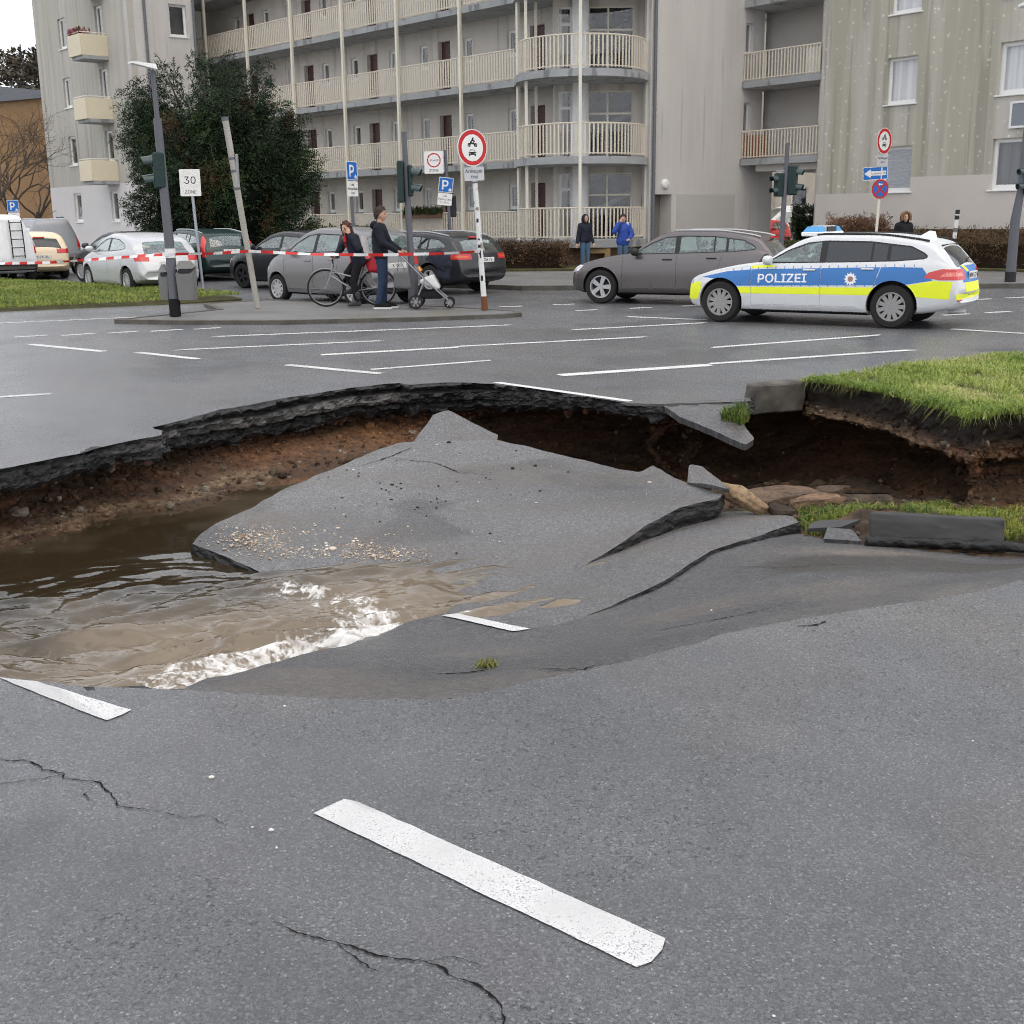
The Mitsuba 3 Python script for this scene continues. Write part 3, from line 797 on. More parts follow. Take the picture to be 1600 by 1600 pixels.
def grass_mesh(pts, nrm, h, wd, seed, lean=.5, droop=.35, cols=((.075, .13, .022), (.13, .19, .035), (.20, .22, .06)), per=1, dirs=None):
    """Blades of two triangles and a tip, rooted at pts; returns (mesh, colours)."""
    r = np.random.default_rng(seed)
    k = len(pts)
    a = r.uniform(0, 2 * np.pi, k)
    if dirs is not None:
        a = np.arctan2(dirs[:, 1], dirs[:, 0]) + r.normal(0, .5, k)
    d = np.stack([np.cos(a), np.sin(a), np.zeros(k)], 1)
    side = np.stack([-np.sin(a + r.normal(0, .6, k)), np.cos(a + r.normal(0, .6, k)), np.zeros(k)], 1)
    hh = h * r.uniform(.45, 1.25, k)[:, None]
    ww = wd * r.uniform(.6, 1.3, k)[:, None]
    ln = (lean * r.uniform(.1, 1.1, k))[:, None]
    up = np.asarray(nrm)
    p0, p1 = pts - side * ww / 2, pts + side * ww / 2
    mid = pts + up * hh * .55 + d * hh * ln * .35
    p2, p3 = mid - side * ww * .4, mid + side * ww * .4
    tip = pts + up * hh * (1 - droop * ln) + d * hh * ln
    V = np.stack([p0, p1, p2, p3, tip], 1).reshape(-1, 3)
    b = np.arange(k)[:, None] * 5
    F = np.concatenate([b + [0, 1, 3], b + [0, 3, 2], b + [2, 3, 4]], 0)
    c = np.asarray(cols)
    t = np.clip(r.normal(.45, .28, k) + (meshkit.fbm(pts * 1.7, 3, seed) - .5) * 1.6, 0, 1) * (len(c) - 1)
    i = np.minimum(t.astype(int), len(c) - 2)
    cc = c[i] + (c[i + 1] - c[i]) * (t - i)[:, None]
    C = np.repeat(cc, 5, 0) * np.tile([.80, .80, .84, .84, .95], k)[:, None]  # roots darker than tips: soft ground shade put into the blade colour
    return trimesh.Trimesh(V, F, process=False), C


def scatter(poly, count, seed):
    import shapely
    r = np.random.default_rng(seed)
    x0, y0, x1, y1 = poly.bounds
    q = np.stack([r.uniform(x0, x1, count * 3), r.uniform(y0, y1, count * 3)], 1)
    return q[shapely.contains_xy(poly, q[:, 0], q[:, 1])][:count]


UP = lambda k: np.tile([0, 0, 1.0], (k, 1))
q = scatter(D_poly, 60000, 71)
dens = 1.1 * np.exp(-((q[:, 0] - 3.6) / .22) ** 2 - ((q[:, 1] - 8.05) / .25) ** 2) + .9 * np.exp(-((q[:, 0] - 2.32) / .12) ** 2 - ((q[:, 1] - 8.85) / .25) ** 2) + np.exp(-(((q[:, 1] - (9.35 - .35 * (q[:, 0] - 2.2))) / .22) ** 2)) * (q[:, 0] < 3.3) + np.exp(-(((q[:, 1] - 8.75) / .35) ** 2)) * (q[:, 0] > 2.95) * .9 + np.exp(-(((q[:, 1] - 9.4) / .3) ** 2)) * (q[:, 0] > 3.2) * .7
q = q[dens * meshkit.fbm(np.column_stack([q * 3.2, q[:, 0] * 0]), 3, 73) > .30]
pts = np.column_stack([q, mound(q) - .005])
gm, gc = grass_mesh(pts, UP(len(pts)) * (.5 + meshkit.fbm(pts * 2.5, 3, 74))[:, None], .085, .007, 72, 1.3, .4, cols=((.05, .10, .02), (.17, .22, .03), (.36, .34, .06)))
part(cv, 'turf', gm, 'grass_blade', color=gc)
labels[f'{cv}__turf'] = {'kind': 'stuff'}

# ---- the standing verge to the right, with its turf
ver_poly = Polygon(np.vstack([vergerim[8:], [(3.1, 12.3), (3.54, 12.55), (4.4, 13.12), (6.05, 14.2), (9.5, 16.6), (16, 21), (16, 8), (6.4, 8.3)]])).buffer(0)
vz = lambda v: .115 + (meshkit.fbm(np.column_stack([v * 1.3, v[:, 0] * 0]), 4, 81) - .5) * .10
m, _ = sheet(ver_poly, .12, vz, .03, seed=14)
vg = struct('grass_verge')
part(vg, 'turf_soil', m, 'turf_dirt')
roots = None
vis = ver_poly.intersection(Polygon([(2.8, 9), (6.4, 9), (8, 17), (2.8, 17)]))
q = scatter(vis, 60000, 82)
edge = vergerim[(vergerim[:, 0] < 5.2) & (vergerim[:, 1] > 9.5)]
q2 = edge[np.random.default_rng(5).integers(0, len(edge), 7000)] + np.random.default_rng(6).normal(0, .04, (7000, 2))
q = np.vstack([q, q2])
pts = np.column_stack([q, vz(q) - .008])
hh = .078
tall = (.55 + 1.1 * meshkit.fbm(np.column_stack([q * 1.6, q[:, 0] * 0]), 3, 85))
bare = meshkit.fbm(np.column_stack([q * 2.3, q[:, 0] * 0 + 4]), 4, 86) < .64
pts, tall = pts[bare], tall[bare]
gm, gc = grass_mesh(pts, UP(len(pts)) * tall[:, None], hh, .0065, 83, 1.5, .42, cols=((.07, .13, .018), (.20, .31, .04), (.40, .47, .10), (.52, .50, .22)))
ov = np.repeat(edge, 8, 0) + np.random.default_rng(16).normal(0, .015, (len(edge) * 8, 2))
keep_ = meshkit.fbm(np.column_stack([ov * 4, ov[:, 0] * 0]), 3, 87) > .44
ov = ov[keep_]
i_ = np.argmin(np.linalg.norm(RIM[None, ::3] - ov[:, None], axis=2), 1) * 3
g2, c2 = grass_mesh(np.column_stack([ov - inw[i_] * .02, vz(ov)]), UP(len(ov)) * .25, .17, .006, 88, 1.1, 3.2, cols=((.05, .08, .02), (.15, .21, .04), (.30, .30, .10)), dirs=inw[i_])
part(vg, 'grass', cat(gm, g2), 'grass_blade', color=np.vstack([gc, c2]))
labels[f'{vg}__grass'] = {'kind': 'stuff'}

# tuft on the hanging tongue, and a wisp on the strip
q = scatter(Polygon([(1.98, 11.15), (2.22, 11.3), (2.2, 11.0), (2.12, 10.93), (1.95, 11.05)]), 900, 91)
gm, gc = grass_mesh(np.column_stack([q, -.10 + (q[:, 1] - 11.1) * .25]), UP(len(q)), .11, .008, 92, .9, .3, cols=((.05, .10, .02), (.12, .18, .03), (.25, .25, .06)))
key = thing('grass_tuft', 'green grass tuft growing on the hanging asphalt tongue', 'grass tuft')
add(key, gm, 'grass_blade', color=gc)
q = scatter(Point(-.12, 5.02).buffer(.045), 90, 93)
gm, gc = grass_mesh(np.column_stack([q, strip_z(q) + .003]), UP(len(q)), .05, .006, 94, 1.6, .8, cols=((.12, .14, .03), (.2, .2, .05)))
key = thing('grass_tuft', 'small torn wisp of grass lying on the sunken strip of road', 'grass tuft')
add(key, gm, 'grass_blade', color=gc)

def pebbles(xy, size, zf, seed):
    r = np.random.default_rng(seed)
    base = trimesh.creation.icosahedron()
    out, k = [], len(base.vertices)
    for (x, y), s in zip(xy, size):
        q = base.vertices * (s * r.uniform(.6, 1.3, 3) * [1, 1, .65]) * r.uniform(.85, 1.15, (k, 1))
        out.append(q + [x, y, 0])
    V = np.vstack(out)
    cz = zf(np.asarray(xy))
    V[:, 2] += np.repeat(cz + np.asarray(size) * .25, k)
    F = np.vstack([base.faces + i * k for i in range(len(xy))])
    return trimesh.Trimesh(V, F, process=False), k



# ---- kerb stones
def stone_block(p0, p1, h, t, lean=0.0, seed=0):
    """A kerb stone from p0 to p1 (bottom line of its face), height h, thickness t away from the viewer, top leaning back."""
    p0, p1 = np.asarray(p0, float), np.asarray(p1, float)
    L = np.linalg.norm(p1 - p0)
    ex = (p1 - p0) / L
    ey = np.cross([0, 0, 1.0], ex)
    ey /= np.linalg.norm(ey)
    ez = np.cross(ex, ey)
    ez, ey = ez * math.cos(lean) + ey * math.sin(lean), ey * math.cos(lean) - ez * math.sin(lean)
    m = cbox(0, L, 0, t, 0, h, .018)
    for _ in range(4):
        m = m.subdivide()
    m.vertices = m.vertices + m.vertex_normals * ((meshkit.fbm(m.vertices * 7, 5, seed) - .5) * .034)[:, None]
    m.apply_transform(mats(ex, ey, ez, p0))
    return m


def dark_stone(p, n, uv):
    k = mikit.fbm(p.x * 5, p.y * 5, p.z * 16, 4)
    v = 0.028 + 0.045 * k
    return mi.Color3f(v, v, v * 1.02)


mat('dark_stone', mikit.proc(dark_stone), 0.6, 0.4)
key = thing('kerb_stone', 'dark fallen kerb stone lying in front of the sunken turf', 'kerb stone')
add(key, stone_block((2.49, 8.12, -.475), (3.3, 7.80, -.455), .20, .13, .25, 3), 'dark_stone', smooth=35)
key = thing('gutter_slab', 'long black gutter edge under the fallen dark kerb stone', 'gutter slab')
lip = resample([(2.45, 8.06, -.49), (2.7, 7.98, -.475), (3.1, 7.82, -.46), (3.5, 7.64, -.44), (4.0, 7.6, -.42)], .05)
lip = resample(lip, .02)
lip[:, 2] += .02 + fbm1(lip[:, 0] * 3, 4) * .03 + fbm1(lip[:, 0] * 14, 5) * .03
lm = tube(lip, .036 + .03 * fbm1(lip[:, 0] * 9, 8), 12)
lm.vertices = lm.vertices + lm.vertex_normals * ((meshkit.fbm(lm.vertices * 30, 3, 9) - .5) * .03)[:, None]
add(key, lm, 'broken_tar', smooth=True, color=tar_colors(lm.vertices))
key = thing('kerb_stone', 'tilted kerb stone still standing at the corner of the grass verge over the hole', 'kerb stone')
add(key, stone_block((2.36, 11.66, -.17), (2.97, 12.10, -.20), .30, .14, -.08, 5), 'kerb_stone', smooth=35)
key = thing('clay_lump', 'long tan clay lump lying across the crack at the right end of the slab', 'clay lump')
m = chunk(cat(tube([(1.64, 9.50, -.40), (1.8, 9.38, -.43), (2.0, 9.22, -.54)], [.05, .085, .05], 9)).vertices, 7, .02, 2)
P = m.vertices
add(key, m, 'soil', smooth=True, color=mixv(np.tile([.20, .125, .07], (len(P), 1)), np.array([.36, .26, .16]), (meshkit.fbm(P * 7, 4, 2) - .4) * 3))
r = np.random.default_rng(17)
for (x, y, z, a, b, h, rot, c, lab) in ((2.30, 10.0, -.64, .46, .26, .10, .35, (.16, .105, .07), 'broad flat brown slab of hardpan lying at the foot of the wall'),
                                        (2.50, 9.62, -.60, .26, .14, .10, .2, (.22, .14, .085), 'pale brown broken clod in front of the flat hardpan slab'),
                                        (2.75, 10.15, -.64, .16, .13, .09, .8, (.09, .06, .04), 'dark rounded clod behind the flat hardpan slab'),
                                        (3.0, 9.95, -.66, .24, .14, .07, -.3, (.11, .075, .05), 'wide dark clod right of the other clods below the wall'),
                                        (2.15, 9.25, -.60, .12, .10, .11, .1, (.07, .05, .035), 'dark clod at the end of the long clay lump')):
    pts = [(sx * a * r.uniform(.7, 1), sy * b * r.uniform(.7, 1), sz * h * r.uniform(.5, 1)) for sx in (-1, -.3, .5, 1) for sy in (-1, 1) for sz in (-1, 1)]
    m = chunk(pts, int(r.integers(99)), .022, 2)
    m.apply_transform(rotz(rot, (x, y, z)))
    key = thing('soil_clod', lab, 'clod')
    P = m.vertices
    add(key, m, 'soil', smooth=40, color=mixv(np.tile(c, (len(P), 1)), np.array(c) * .45, (meshkit.fbm(P * 8, 4, 3) - .45) * 4))
for (pts, th, lab) in (([(2.18, 8.60, -.51), (2.40, 8.52, -.49), (2.58, 8.60, -.45), (2.42, 8.68, -.47), (2.25, 8.68, -.48)], .03, 'thin curled black asphalt flake left of the fallen kerb stone'),
                       ([(2.2, 8.22, -.49), (2.44, 8.1, -.485), (2.42, 8.3, -.45), (2.28, 8.42, -.46)], .04, 'grey asphalt scrap at the left end of the gutter edge')):
    key = thing('asphalt_scrap', lab, 'asphalt scrap')
    add(key, plate(pts, th, len(lab), .010, .03), 'dark_stone' if th < .035 else 'strip_asphalt', smooth=35)

q = scatter(D_poly, 420, 131)
q = q[(q[:, 1] > 8.2)]
m, k = pebbles(q, r.gamma(1.3, .016, len(q)) + .008, mound, 132)
P = m.vertices
cst = struct('rubble', 'stuff', 'crumbs of earth and stone among the sunken turf')
add(cst, m, 'soil', smooth=True, color=np.repeat(mixv(np.tile([.05, .033, .02], (len(q), 1)), np.array([.21, .15, .10]), r.uniform(0, 1, len(q)) ** 2), k, 0))

# ---- gravel washed onto the big slab: stones, and black crumbs
zAt = lambda v: zA(v)
r = np.random.default_rng(23)
gx = r.uniform(0, 1, 2600) ** 1.15
gp = np.stack([-2.05 + gx * 1.35 + r.normal(0, .12, 2600), 8.62 - gx * .55 + r.normal(0, .17, 2600)], 1)

gp = gp[shapely.contains_xy(A_poly.buffer(-.03), gp[:, 0], gp[:, 1])]
gp = gp[zA(gp) > -.578]
m, k = pebbles(gp, r.gamma(1.5, .0020, len(gp)) + .0018, zAt, 24)
c = np.repeat(mixv(np.tile([.30, .20, .12], (len(gp), 1)), np.array([.72, .64, .54]), r.uniform(0, 1, len(gp))), k, 0)
mat('stone_mix', None, .7, .3)
st = struct('gravel', 'stuff', 'pale gravel washed onto the left corner of the big tilted slab')
add(st, m, 'stone_mix', smooth=True, color=c)
bp = np.stack([r.normal(-.75, .55, 110), r.normal(10.2, .75, 110)], 1)
bp = bp[shapely.contains_xy(A_poly.buffer(-.05), bp[:, 0], bp[:, 1])]
m, k = pebbles(bp, r.gamma(1.6, .0032, len(bp)) + .003, zAt, 25)
c = np.tile([.018, .017, .017], (len(m.vertices), 1))
wp = scatter(A_poly.buffer(-.1), 60, 26)
wp = wp[zA(wp) > -.578]
m2, k2 = pebbles(wp, r.gamma(1.6, .0028, len(wp)) + .003, zAt, 27)
st = struct('asphalt_crumbs', 'stuff', 'black crumbs and pale stones scattered over the big slab')
add(st, cat(m, m2), 'stone_mix', smooth=True, color=np.vstack([c, np.tile([.55, .5, .44], (len(m2.vertices), 1))]))
rp = np.vstack([scatter(Polygon([(-2.2, 2.2), (2.4, 2.2), (2.4, 5.2), (.5, 4.4), (-2, 4.2)]), 16, 28), [(-.98, 3.57), (-.72, 3.22), (-.78, 3.24), (.9, 5.2)]])
m, k = pebbles(rp, np.r_[r.gamma(2, .0012, 16) + .002, .010, .008, .004, .006], lambda v: v[:, 0] * 0 + .001, 29)
st = struct('road_grit', 'stuff', 'pale chips lying on the near road')
add(st, m, 'stone_mix', smooth=True, color=np.tile([.62, .6, .56], (len(m.vertices), 1)))

# ---- cracks in the near road
def crack_strip(pts, w, seed, key, zf=None):
    p = ragged(ragged(resample(np.asarray(pts, float), .006), .022, .12, seed), .007, .022, seed + 50)
    t = np.gradient(p, axis=0)
    t /= np.linalg.norm(t, axis=1, keepdims=True)
    s = np.linspace(0, 1, len(p))
    ww = .62 * w * (.25 + 1.9 * np.abs(fbm1(np.arange(len(p)) * .17, seed + 1, 4)) * 2) * np.sin(np.pi * np.clip(s * .94 + .03, 0, 1)) ** .5
    nr = np.stack([-t[:, 1], t[:, 0]], 1) * ww[:, None]
    z = np.full(len(p), .0035) if zf is None else zf(p) + .005
    V = np.vstack([np.column_stack([p - nr, z]), np.column_stack([p + nr, z])])
    k = len(p)
    i = np.arange(k - 1)
    F = np.vstack([np.stack([i, i + 1, i + 1 + k], 1), np.stack([i, i + 1 + k, i + k], 1)])
    part(key, 'crack', trimesh.Trimesh(V, F, process=False), 'crack_dark')


crack_strip([(-1.80, 3.75), (-1.73, 3.73), (-1.64, 3.72), (-1.55, 3.64), (-1.47, 3.61), (-1.46, 3.57), (-1.34, 3.53), (-1.29, 3.47), (-1.22, 3.37), (-1.08, 3.34)], .0065, 3, 'road')
crack_strip([(-1.47, 3.61), (-1.55, 3.56), (-1.66, 3.53)], .004, 4, 'road')
crack_strip([(-0.62, 2.75), (-0.55, 2.7), (-0.46, 2.66), (-0.32, 2.59), (-0.23, 2.57), (-0.16, 2.51), (-0.09, 2.46), (-0.05, 2.4), (-0.03, 2.33), (.02, 2.2)], .0055, 5, 'road')
crack_strip([(-0.44, 2.64), (-0.38, 2.58), (-0.33, 2.52)], .004, 6, 'road')
crack_strip([(-1.08, 3.34), (-1.0, 3.3), (-.92, 3.31), (-.85, 3.26)], .003, 16, 'road')
crack_strip([(-.23, 2.57), (-.16, 2.58), (-.08, 2.53)], .003, 17, 'road')
crack_strip([(-1.34, 3.53), (-1.36, 3.46), (-1.30, 3.40)], .003, 18, 'road')
crack_strip([(1.24, 4.96), (1.30, 4.97), (1.38, 5.03)], .012, 7, 'road')
crack_strip([(.06, 4.64), (.13, 4.56), (.2, 4.5), (.27, 4.49), (.36, 4.55)], .009, 8, 'sunken_road_strip', strip_z)
crack_strip([(1.30, 7.6), (1.55, 7.45), (1.72, 7.25), (2.0, 7.2), (2.35, 7.05)], .009, 21, 'sunken_road_strip', strip_z)
crack_strip([(.55, 5.6), (.8, 5.75), (1.15, 5.8), (1.5, 6.0)], .006, 22, 'sunken_road_strip', strip_z)
crack_strip([(-1.15, 10.9), (-.7, 10.7), (-.45, 10.3), (-.1, 10.2)], .010, 23, A_KEY, lambda v: zA(v) + (meshkit.fbm(np.column_stack([v * 2.0, v[:, 0] * 0]), 4, 7) - .5) * .030)
crack_strip([(-1.35, 10.6), (-1.1, 10.95), (-.95, 11.3)], .016, 24, A_KEY, lambda v: zA(v) + (meshkit.fbm(np.column_stack([v * 2.0, v[:, 0] * 0]), 4, 7) - .5) * .030)
crack_strip([(-.35, 4.86), (-.2, 4.84), (-.08, 4.9)], .012, 9, 'sunken_road_strip', strip_z)

# ================================================================== painted road markings (each dash a part of the road)
MARKROAD = road_key


def dash(quad, key='road', zf=None, seed=0, z=.004):
    q = resample(quad, .04 if zf else .06, True) if np.linalg.norm(np.subtract(quad[0], quad[2])) < 2.5 else resample(quad, .3, True)
    c = np.mean(quad, 0)
    q = q + (meshkit.noise(np.column_stack([q * 40, q[:, 0] * 0]), seed)[:, None] - .5) * .005
    m, _ = sheet(Polygon(q).buffer(0), .08 if zf else .5, (lambda v: v[:, 0] * 0 + z) if zf is None else (lambda v: zf(v) + .007), seed=seed + 1)
    part(key, 'painted_dash', m, 'road_paint')


def dline(a, b, w, a1=None):
    """The quad of a painted line from a to b, w wide."""
    a, b = np.array(a, float), np.array(b, float)
    t = (b - a) / np.linalg.norm(b - a)
    nr = np.array([-t[1], t[0]]) * w / 2
    return [a - nr, b - nr, b + nr, a + nr]


dash([(-2.04, 4.49 - .02), (-1.87, 4.42), (-1.4, 4.12), (-1.47, 4.03)], seed=1)
dash([(-.61, 3.32), (-.52, 3.42), (.38, 2.64), (.30, 2.52)], seed=2)
dash([(-.43, 6.80), (-.33, 6.82), (.10, 6.52), (.005, 6.45)], 'sunken_road_strip', strip_z, 3)
for i, (a, b, w) in enumerate([((-7.06, 17.78), (-5.60, 16.66), .14), ((-5.10, 16.5), (-4.03, 15.6), .13), ((-2.76, 14.85), (-1.5, 13.88), .14), ((-1.66, 14.28), (-.24, 15.08), .10), ((-4.7, 16.72), (-1.8, 17.74), .11),
                               ((-2.5, 15.92), (-.72, 16.68), .15), ((-.85, 16.74), (2.07, 17.86), .12), ((.55, 13.55), (2.38, 14.35), .20), ((2.3, 14.42), (5.32, 15.74), .13), ((2.63, 16.22), (5.5, 17.75), .12), ((.9, 19.06), (3.32, 20.12), .12),
                               ((2.08, 21.5), (3.35, 20.65), .13), ((-4.64, 18.62), (.09, 20.1), .12), ((-9.6, 21.4), (-3.0, 24.6), .12), ((6.75, 18.5), (7.7, 17.5), .14)]):
    dash(dline(a, b, w), seed=10 + i)
dash(dline((-.16, 13.02), (1.16, 11.54), .10), seed=40)
for i, (a, b) in enumerate([((-7.75, 18.95), (-7.33, 19.21)), ((-7.07, 19.09), (-6.66, 19.46)), ((-6.47, 19.44), (-6.04, 19.7)), ((-5.84, 19.68), (-5.38, 19.97)), ((-5.2, 19.96), (-4.82, 20.22))]):
    dash(dline(a, b, .12), seed=50 + i)
dash(dline((-5.9, 12.05), (-4.80, 12.52), .11), seed=60)
# dashes of the far crossing
r = np.random.default_rng(3)
for i in range(9):
    t = i * 1.15
    dash(dline((-.2 + t * .93, 24.2 + t * .36), (.25 + t * .93, 24.37 + t * .36), .13), seed=70 + i)
    dash(dline((-.9 + t * .93, 22.2 + t * .36), (-.45 + t * .93, 22.37 + t * .36), .13), seed=90 + i) if 1 < i < 7 else None
for i in range(6):
    dash(dline((6.6 + i * .9, 20.6 + i * .42), (7.15 + i * .9, 20.85 + i * .42), .13), seed=110 + i)
    dash(dline((7.5 + i * .9, 23.8 + i * .42), (8.05 + i * .9, 24.05 + i * .42), .13), seed=120 + i)
# ================================================================== pavements, islands, verge on the left
def kerbed(name, poly, h, m_top, m_kerb, w=.12, spacing=1.0, noise=.0):
    k = struct(name)
    top = poly.buffer(-w)
    zf = (lambda v: v[:, 0] * 0 + h) if not noise else (lambda v: h + (meshkit.fbm(np.column_stack([v * .7, v[:, 0] * 0]), 4, 4) - .5) * noise)
    m, _ = sheet(top, spacing, zf, h + .05)
    part(k, 'surface', m, m_top)
    r = resample(np.asarray(poly.exterior.coords)[:-1], 1.0, True)
    ring = poly.difference(top)
    part(k, 'kerb', extr(ring, h + .012 + .05, -.05), m_kerb)
    return k


kerbed('traffic_island', Polygon([(-6.9, 21.35), (-5.6, 20.95), (-3.9, 20.75), (-1.5, 21.1), (-.2, 21.5), (.17, 21.8), (.12, 22.3), (-1.2, 23.6), (-3.6, 25.2), (-5.2, 26.3), (-6.3, 25.3), (-5.6, 23.6)]).buffer(.15).buffer(-.1), .06, 'pavement_asphalt', 'kerb_stone')
vl = Polygon([(-40, 18), (-22, 19.7), (-10.6, 24.2), (-8.0, 25.6), (-5.9, 26.9), (-6.3, 27.8), (-10, 31), (-14.9, 35.3), (-24, 44), (-40, 60)])
lk = struct('left_grass_verge')
lz = lambda v: .06 + .05 * meshkit.fbm(np.column_stack([v * .5, v[:, 0] * 0]), 3, 3) + .10 * np.clip((v[:, 0] * .5 + v[:, 1] - 20) / 6, 0, 1)
m, _ = sheet(vl, .8, lambda v: lz(v) - .10 * (vl.exterior.distance(Point(0, 0)) * 0 + (shapely.distance(shapely.points(v[:, 0], v[:, 1]), vl.exterior) < .02)), .3)
part(lk, 'turf_soil', m, 'turf_dirt')
q = scatter(vl.intersection(Polygon([(-17, 20), (-5, 20), (-5, 38), (-17, 38)])), 52000, 101)
gm, gc = grass_mesh(np.column_stack([q, lz(q) - .01]), UP(len(q)) * (.5 + meshkit.fbm(np.column_stack([q * .9, q[:, 0] * 0]), 3, 7))[:, None], .075, .018, 102, 1.4, .4, cols=((.10, .16, .02), (.20, .28, .04), (.34, .36, .09)))
part(lk, 'grass', gm, 'grass_blade', color=gc)
labels[f'{lk}__grass'] = {'kind': 'stuff'}
pv = Polygon([(40, 24), (11.9, 28.2), (6, 28.9), (.3, 29.6), (-2.2, 31.6), (-16, 46.6), (-40, 72), (-30, 80), (-10, 62), (12, 40), (16, 35), (40, 33)])
kerbed('pavement', pv, .10, 'pavement_asphalt', 'kerb_stone', spacing=3)
bed = struct('planting_bed')
m, _ = sheet(Polygon([(1.9, 37.6), (-1.5, 37.8), (-3.5, 39.2), (-15.5, 52.3), (-13, 55), (0, 43.6), (3, 40)]), .8, lambda v: v[:, 0] * 0 + .16, .1)
m2, _ = sheet(Polygon([(8.6, 41.6), (11.8, 36.2), (16, 31.6), (18, 33), (13, 39.5), (10.4, 42.4)]), .8, lambda v: v[:, 0] * 0 + .16, .1)
add('planting_bed', cat(m, m2), 'turf_dirt')

# ================================================================== materials of the buildings
def stucco(base, green, amount, ux, uy, dots=0.0, plinth=None, seed=0.0, top=0.0):
    base, green = [mi.Color3f(*c) for c in (base, green)]

    def fn(p, n, uv):
        s = p.x * ux + p.y * uy
        k = mikit.fbm(s * 1.3 + seed, p.z * 0.5 + n.x * 3, n.y, 4)
        st = mikit.fbm(s * 3.1 + seed * 2, p.z * 0.12 + 7, n.x * 2, 4)
        g = mikit.noise(p.x * 38, p.y * 38, p.z * 38)
        c = base * (0.80 + 0.26 * k + 0.12 * g)
        t = mikit.smoothstep(0.36, 0.64, st * 0.75 + k * 0.3) * amount
        c = c * (1 - t) + green * (0.85 + 0.3 * k) * t
        drip = mikit.smoothstep(0.60, 0.74, mikit.fbm(s * 5.3 + seed, p.z * 0.22, n.x, 3)) * 0.22
        c = c * (1 - drip)
        if dots:
            row = dr.floor(p.z / 0.42)
            a = s / 0.46 + 0.5 * (row - 2 * dr.floor(row / 2)) + 0.75 * mikit.cell_rand(dr.floor(s / 0.46), row, 4)
            b = p.z / 0.42 + 0.6 * mikit.cell_rand(dr.floor(s / 0.46), row, 5)
            fa, fb = (a - dr.floor(a) - 0.5) * 0.46, (b - dr.floor(b) - 0.5) * 0.42
            on = 1 - mikit.smoothstep(0.018, 0.055, dr.sqrt(fa * fa + fb * fb))
            c = c + mi.Color3f(0.20, 0.19, 0.175) * on * dots * (0.3 + mikit.cell_rand(dr.floor(a), dr.floor(b), 6))
        if plinth is not None:
            lo = mikit.smoothstep(-0.008, 0.008, plinth(s) - p.z)
            pc = mi.Color3f(0.56, 0.52, 0.475) * (0.9 + 0.12 * k + 0.06 * g)
            if plinth(mi.Float(0)) is not None and seed == 5.0:
                pc = mi.Color3f(0.64, 0.62, 0.61) * (0.88 + 0.14 * k)
            c = c * (1 - lo) + pc * lo
        return c
    return mikit.proc(fn)


P_GAL, P_RIGHT, P_LOG, P_TOW = (.12, 43.2), (12.37, 39.2), (9.13, 43.6), (-19.61, 58.9)
mat('stucco_tower', stucco((.47, .445, .41), (.39, .38, .32), .85, .643, -.766, plinth=lambda s: 3.4 + s * 0, seed=5.0), .9, .2)
mat('stucco_side', stucco((.57, .55, .53), (.51, .49, .465), .5, .77, .64, seed=2.0), .9, .2)
mat('stucco_gallery', stucco((.65, .61, .555), (.56, .525, .475), .5, .669, -.743, seed=3.0), .9, .2)
s_step = 12.37 * .602 - 39.2 * .799 + .28
mat('stucco_right', stucco((.52, .49, .445), (.385, .37, .30), .95, .602, -.799, dots=1.0, plinth=lambda s: 2.35 + 0.45 * dr.select(s > s_step, 1.0, 0.0), seed=4.0), .9, .2)
mat('stucco_plain', stucco((.58, .555, .525), (.52, .495, .465), .6, .77, .64, seed=6.0), .9, .2)


def conc_col(p, n, uv):
    k = mikit.fbm(p.x * 1.6, p.y * 1.6, p.z * 2.5, 4)
    d = mikit.smoothstep(0.58, 0.7, mikit.fbm(p.x * 4 + 3, p.y * 4, p.z * 1.0, 3)) * 0.4
    v = (0.27 + 0.13 * k) * (1 - d)
    return mi.Color3f(v * 0.97, v, v * 1.01)


mat('concrete', mikit.proc(conc_col), .85, .25)
mat('railing_beige', (.62, .56, .46), .55, .4)
mat('post_cream', (.70, .66, .56), .5, .4)
mat('panel_cream', (.66, .59, .44), .6, .35)
mat('frame_white', (.76, .76, .75), .45, .5)
mat('door_brown', (.075, .028, .028), .45, .4)
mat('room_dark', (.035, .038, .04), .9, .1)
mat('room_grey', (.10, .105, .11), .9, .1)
mat('pipe_grey', (.13, .14, .155), .5, .5)
mat('white_column', (.84, .84, .83), .7, .3)
mat('shutter_grey', (.22, .24, .27), .6, .3)
mat('plinth_brown', mikit.proc(lambda p, n, uv: mikit.mix(mi.Color3f(.10, .06, .042), mi.Color3f(.19, .12, .085), mikit.fbm(p.x * 3, p.y * 3, p.z * 5, 4))), .9, .2)


def curtain_col(p, n, uv):
    w = mikit.noise((p.x - p.y) * 9, p.z * 0.3)
    return mi.Color3f(0.58, 0.59, 0.6) * (0.72 + 0.4 * w)


mat('curtain_white', mikit.proc(curtain_col), .9, .1)
mat('curtain_dark', mikit.proc(lambda p, n, uv: mi.Color3f(.07, .075, .082) * (0.55 + 0.9 * mikit.noise((p.x - p.y) * 13, p.z * .2))), .9, .1)
scene['pane'] = {'type': 'thindielectric', 'int_ior': 1.55}


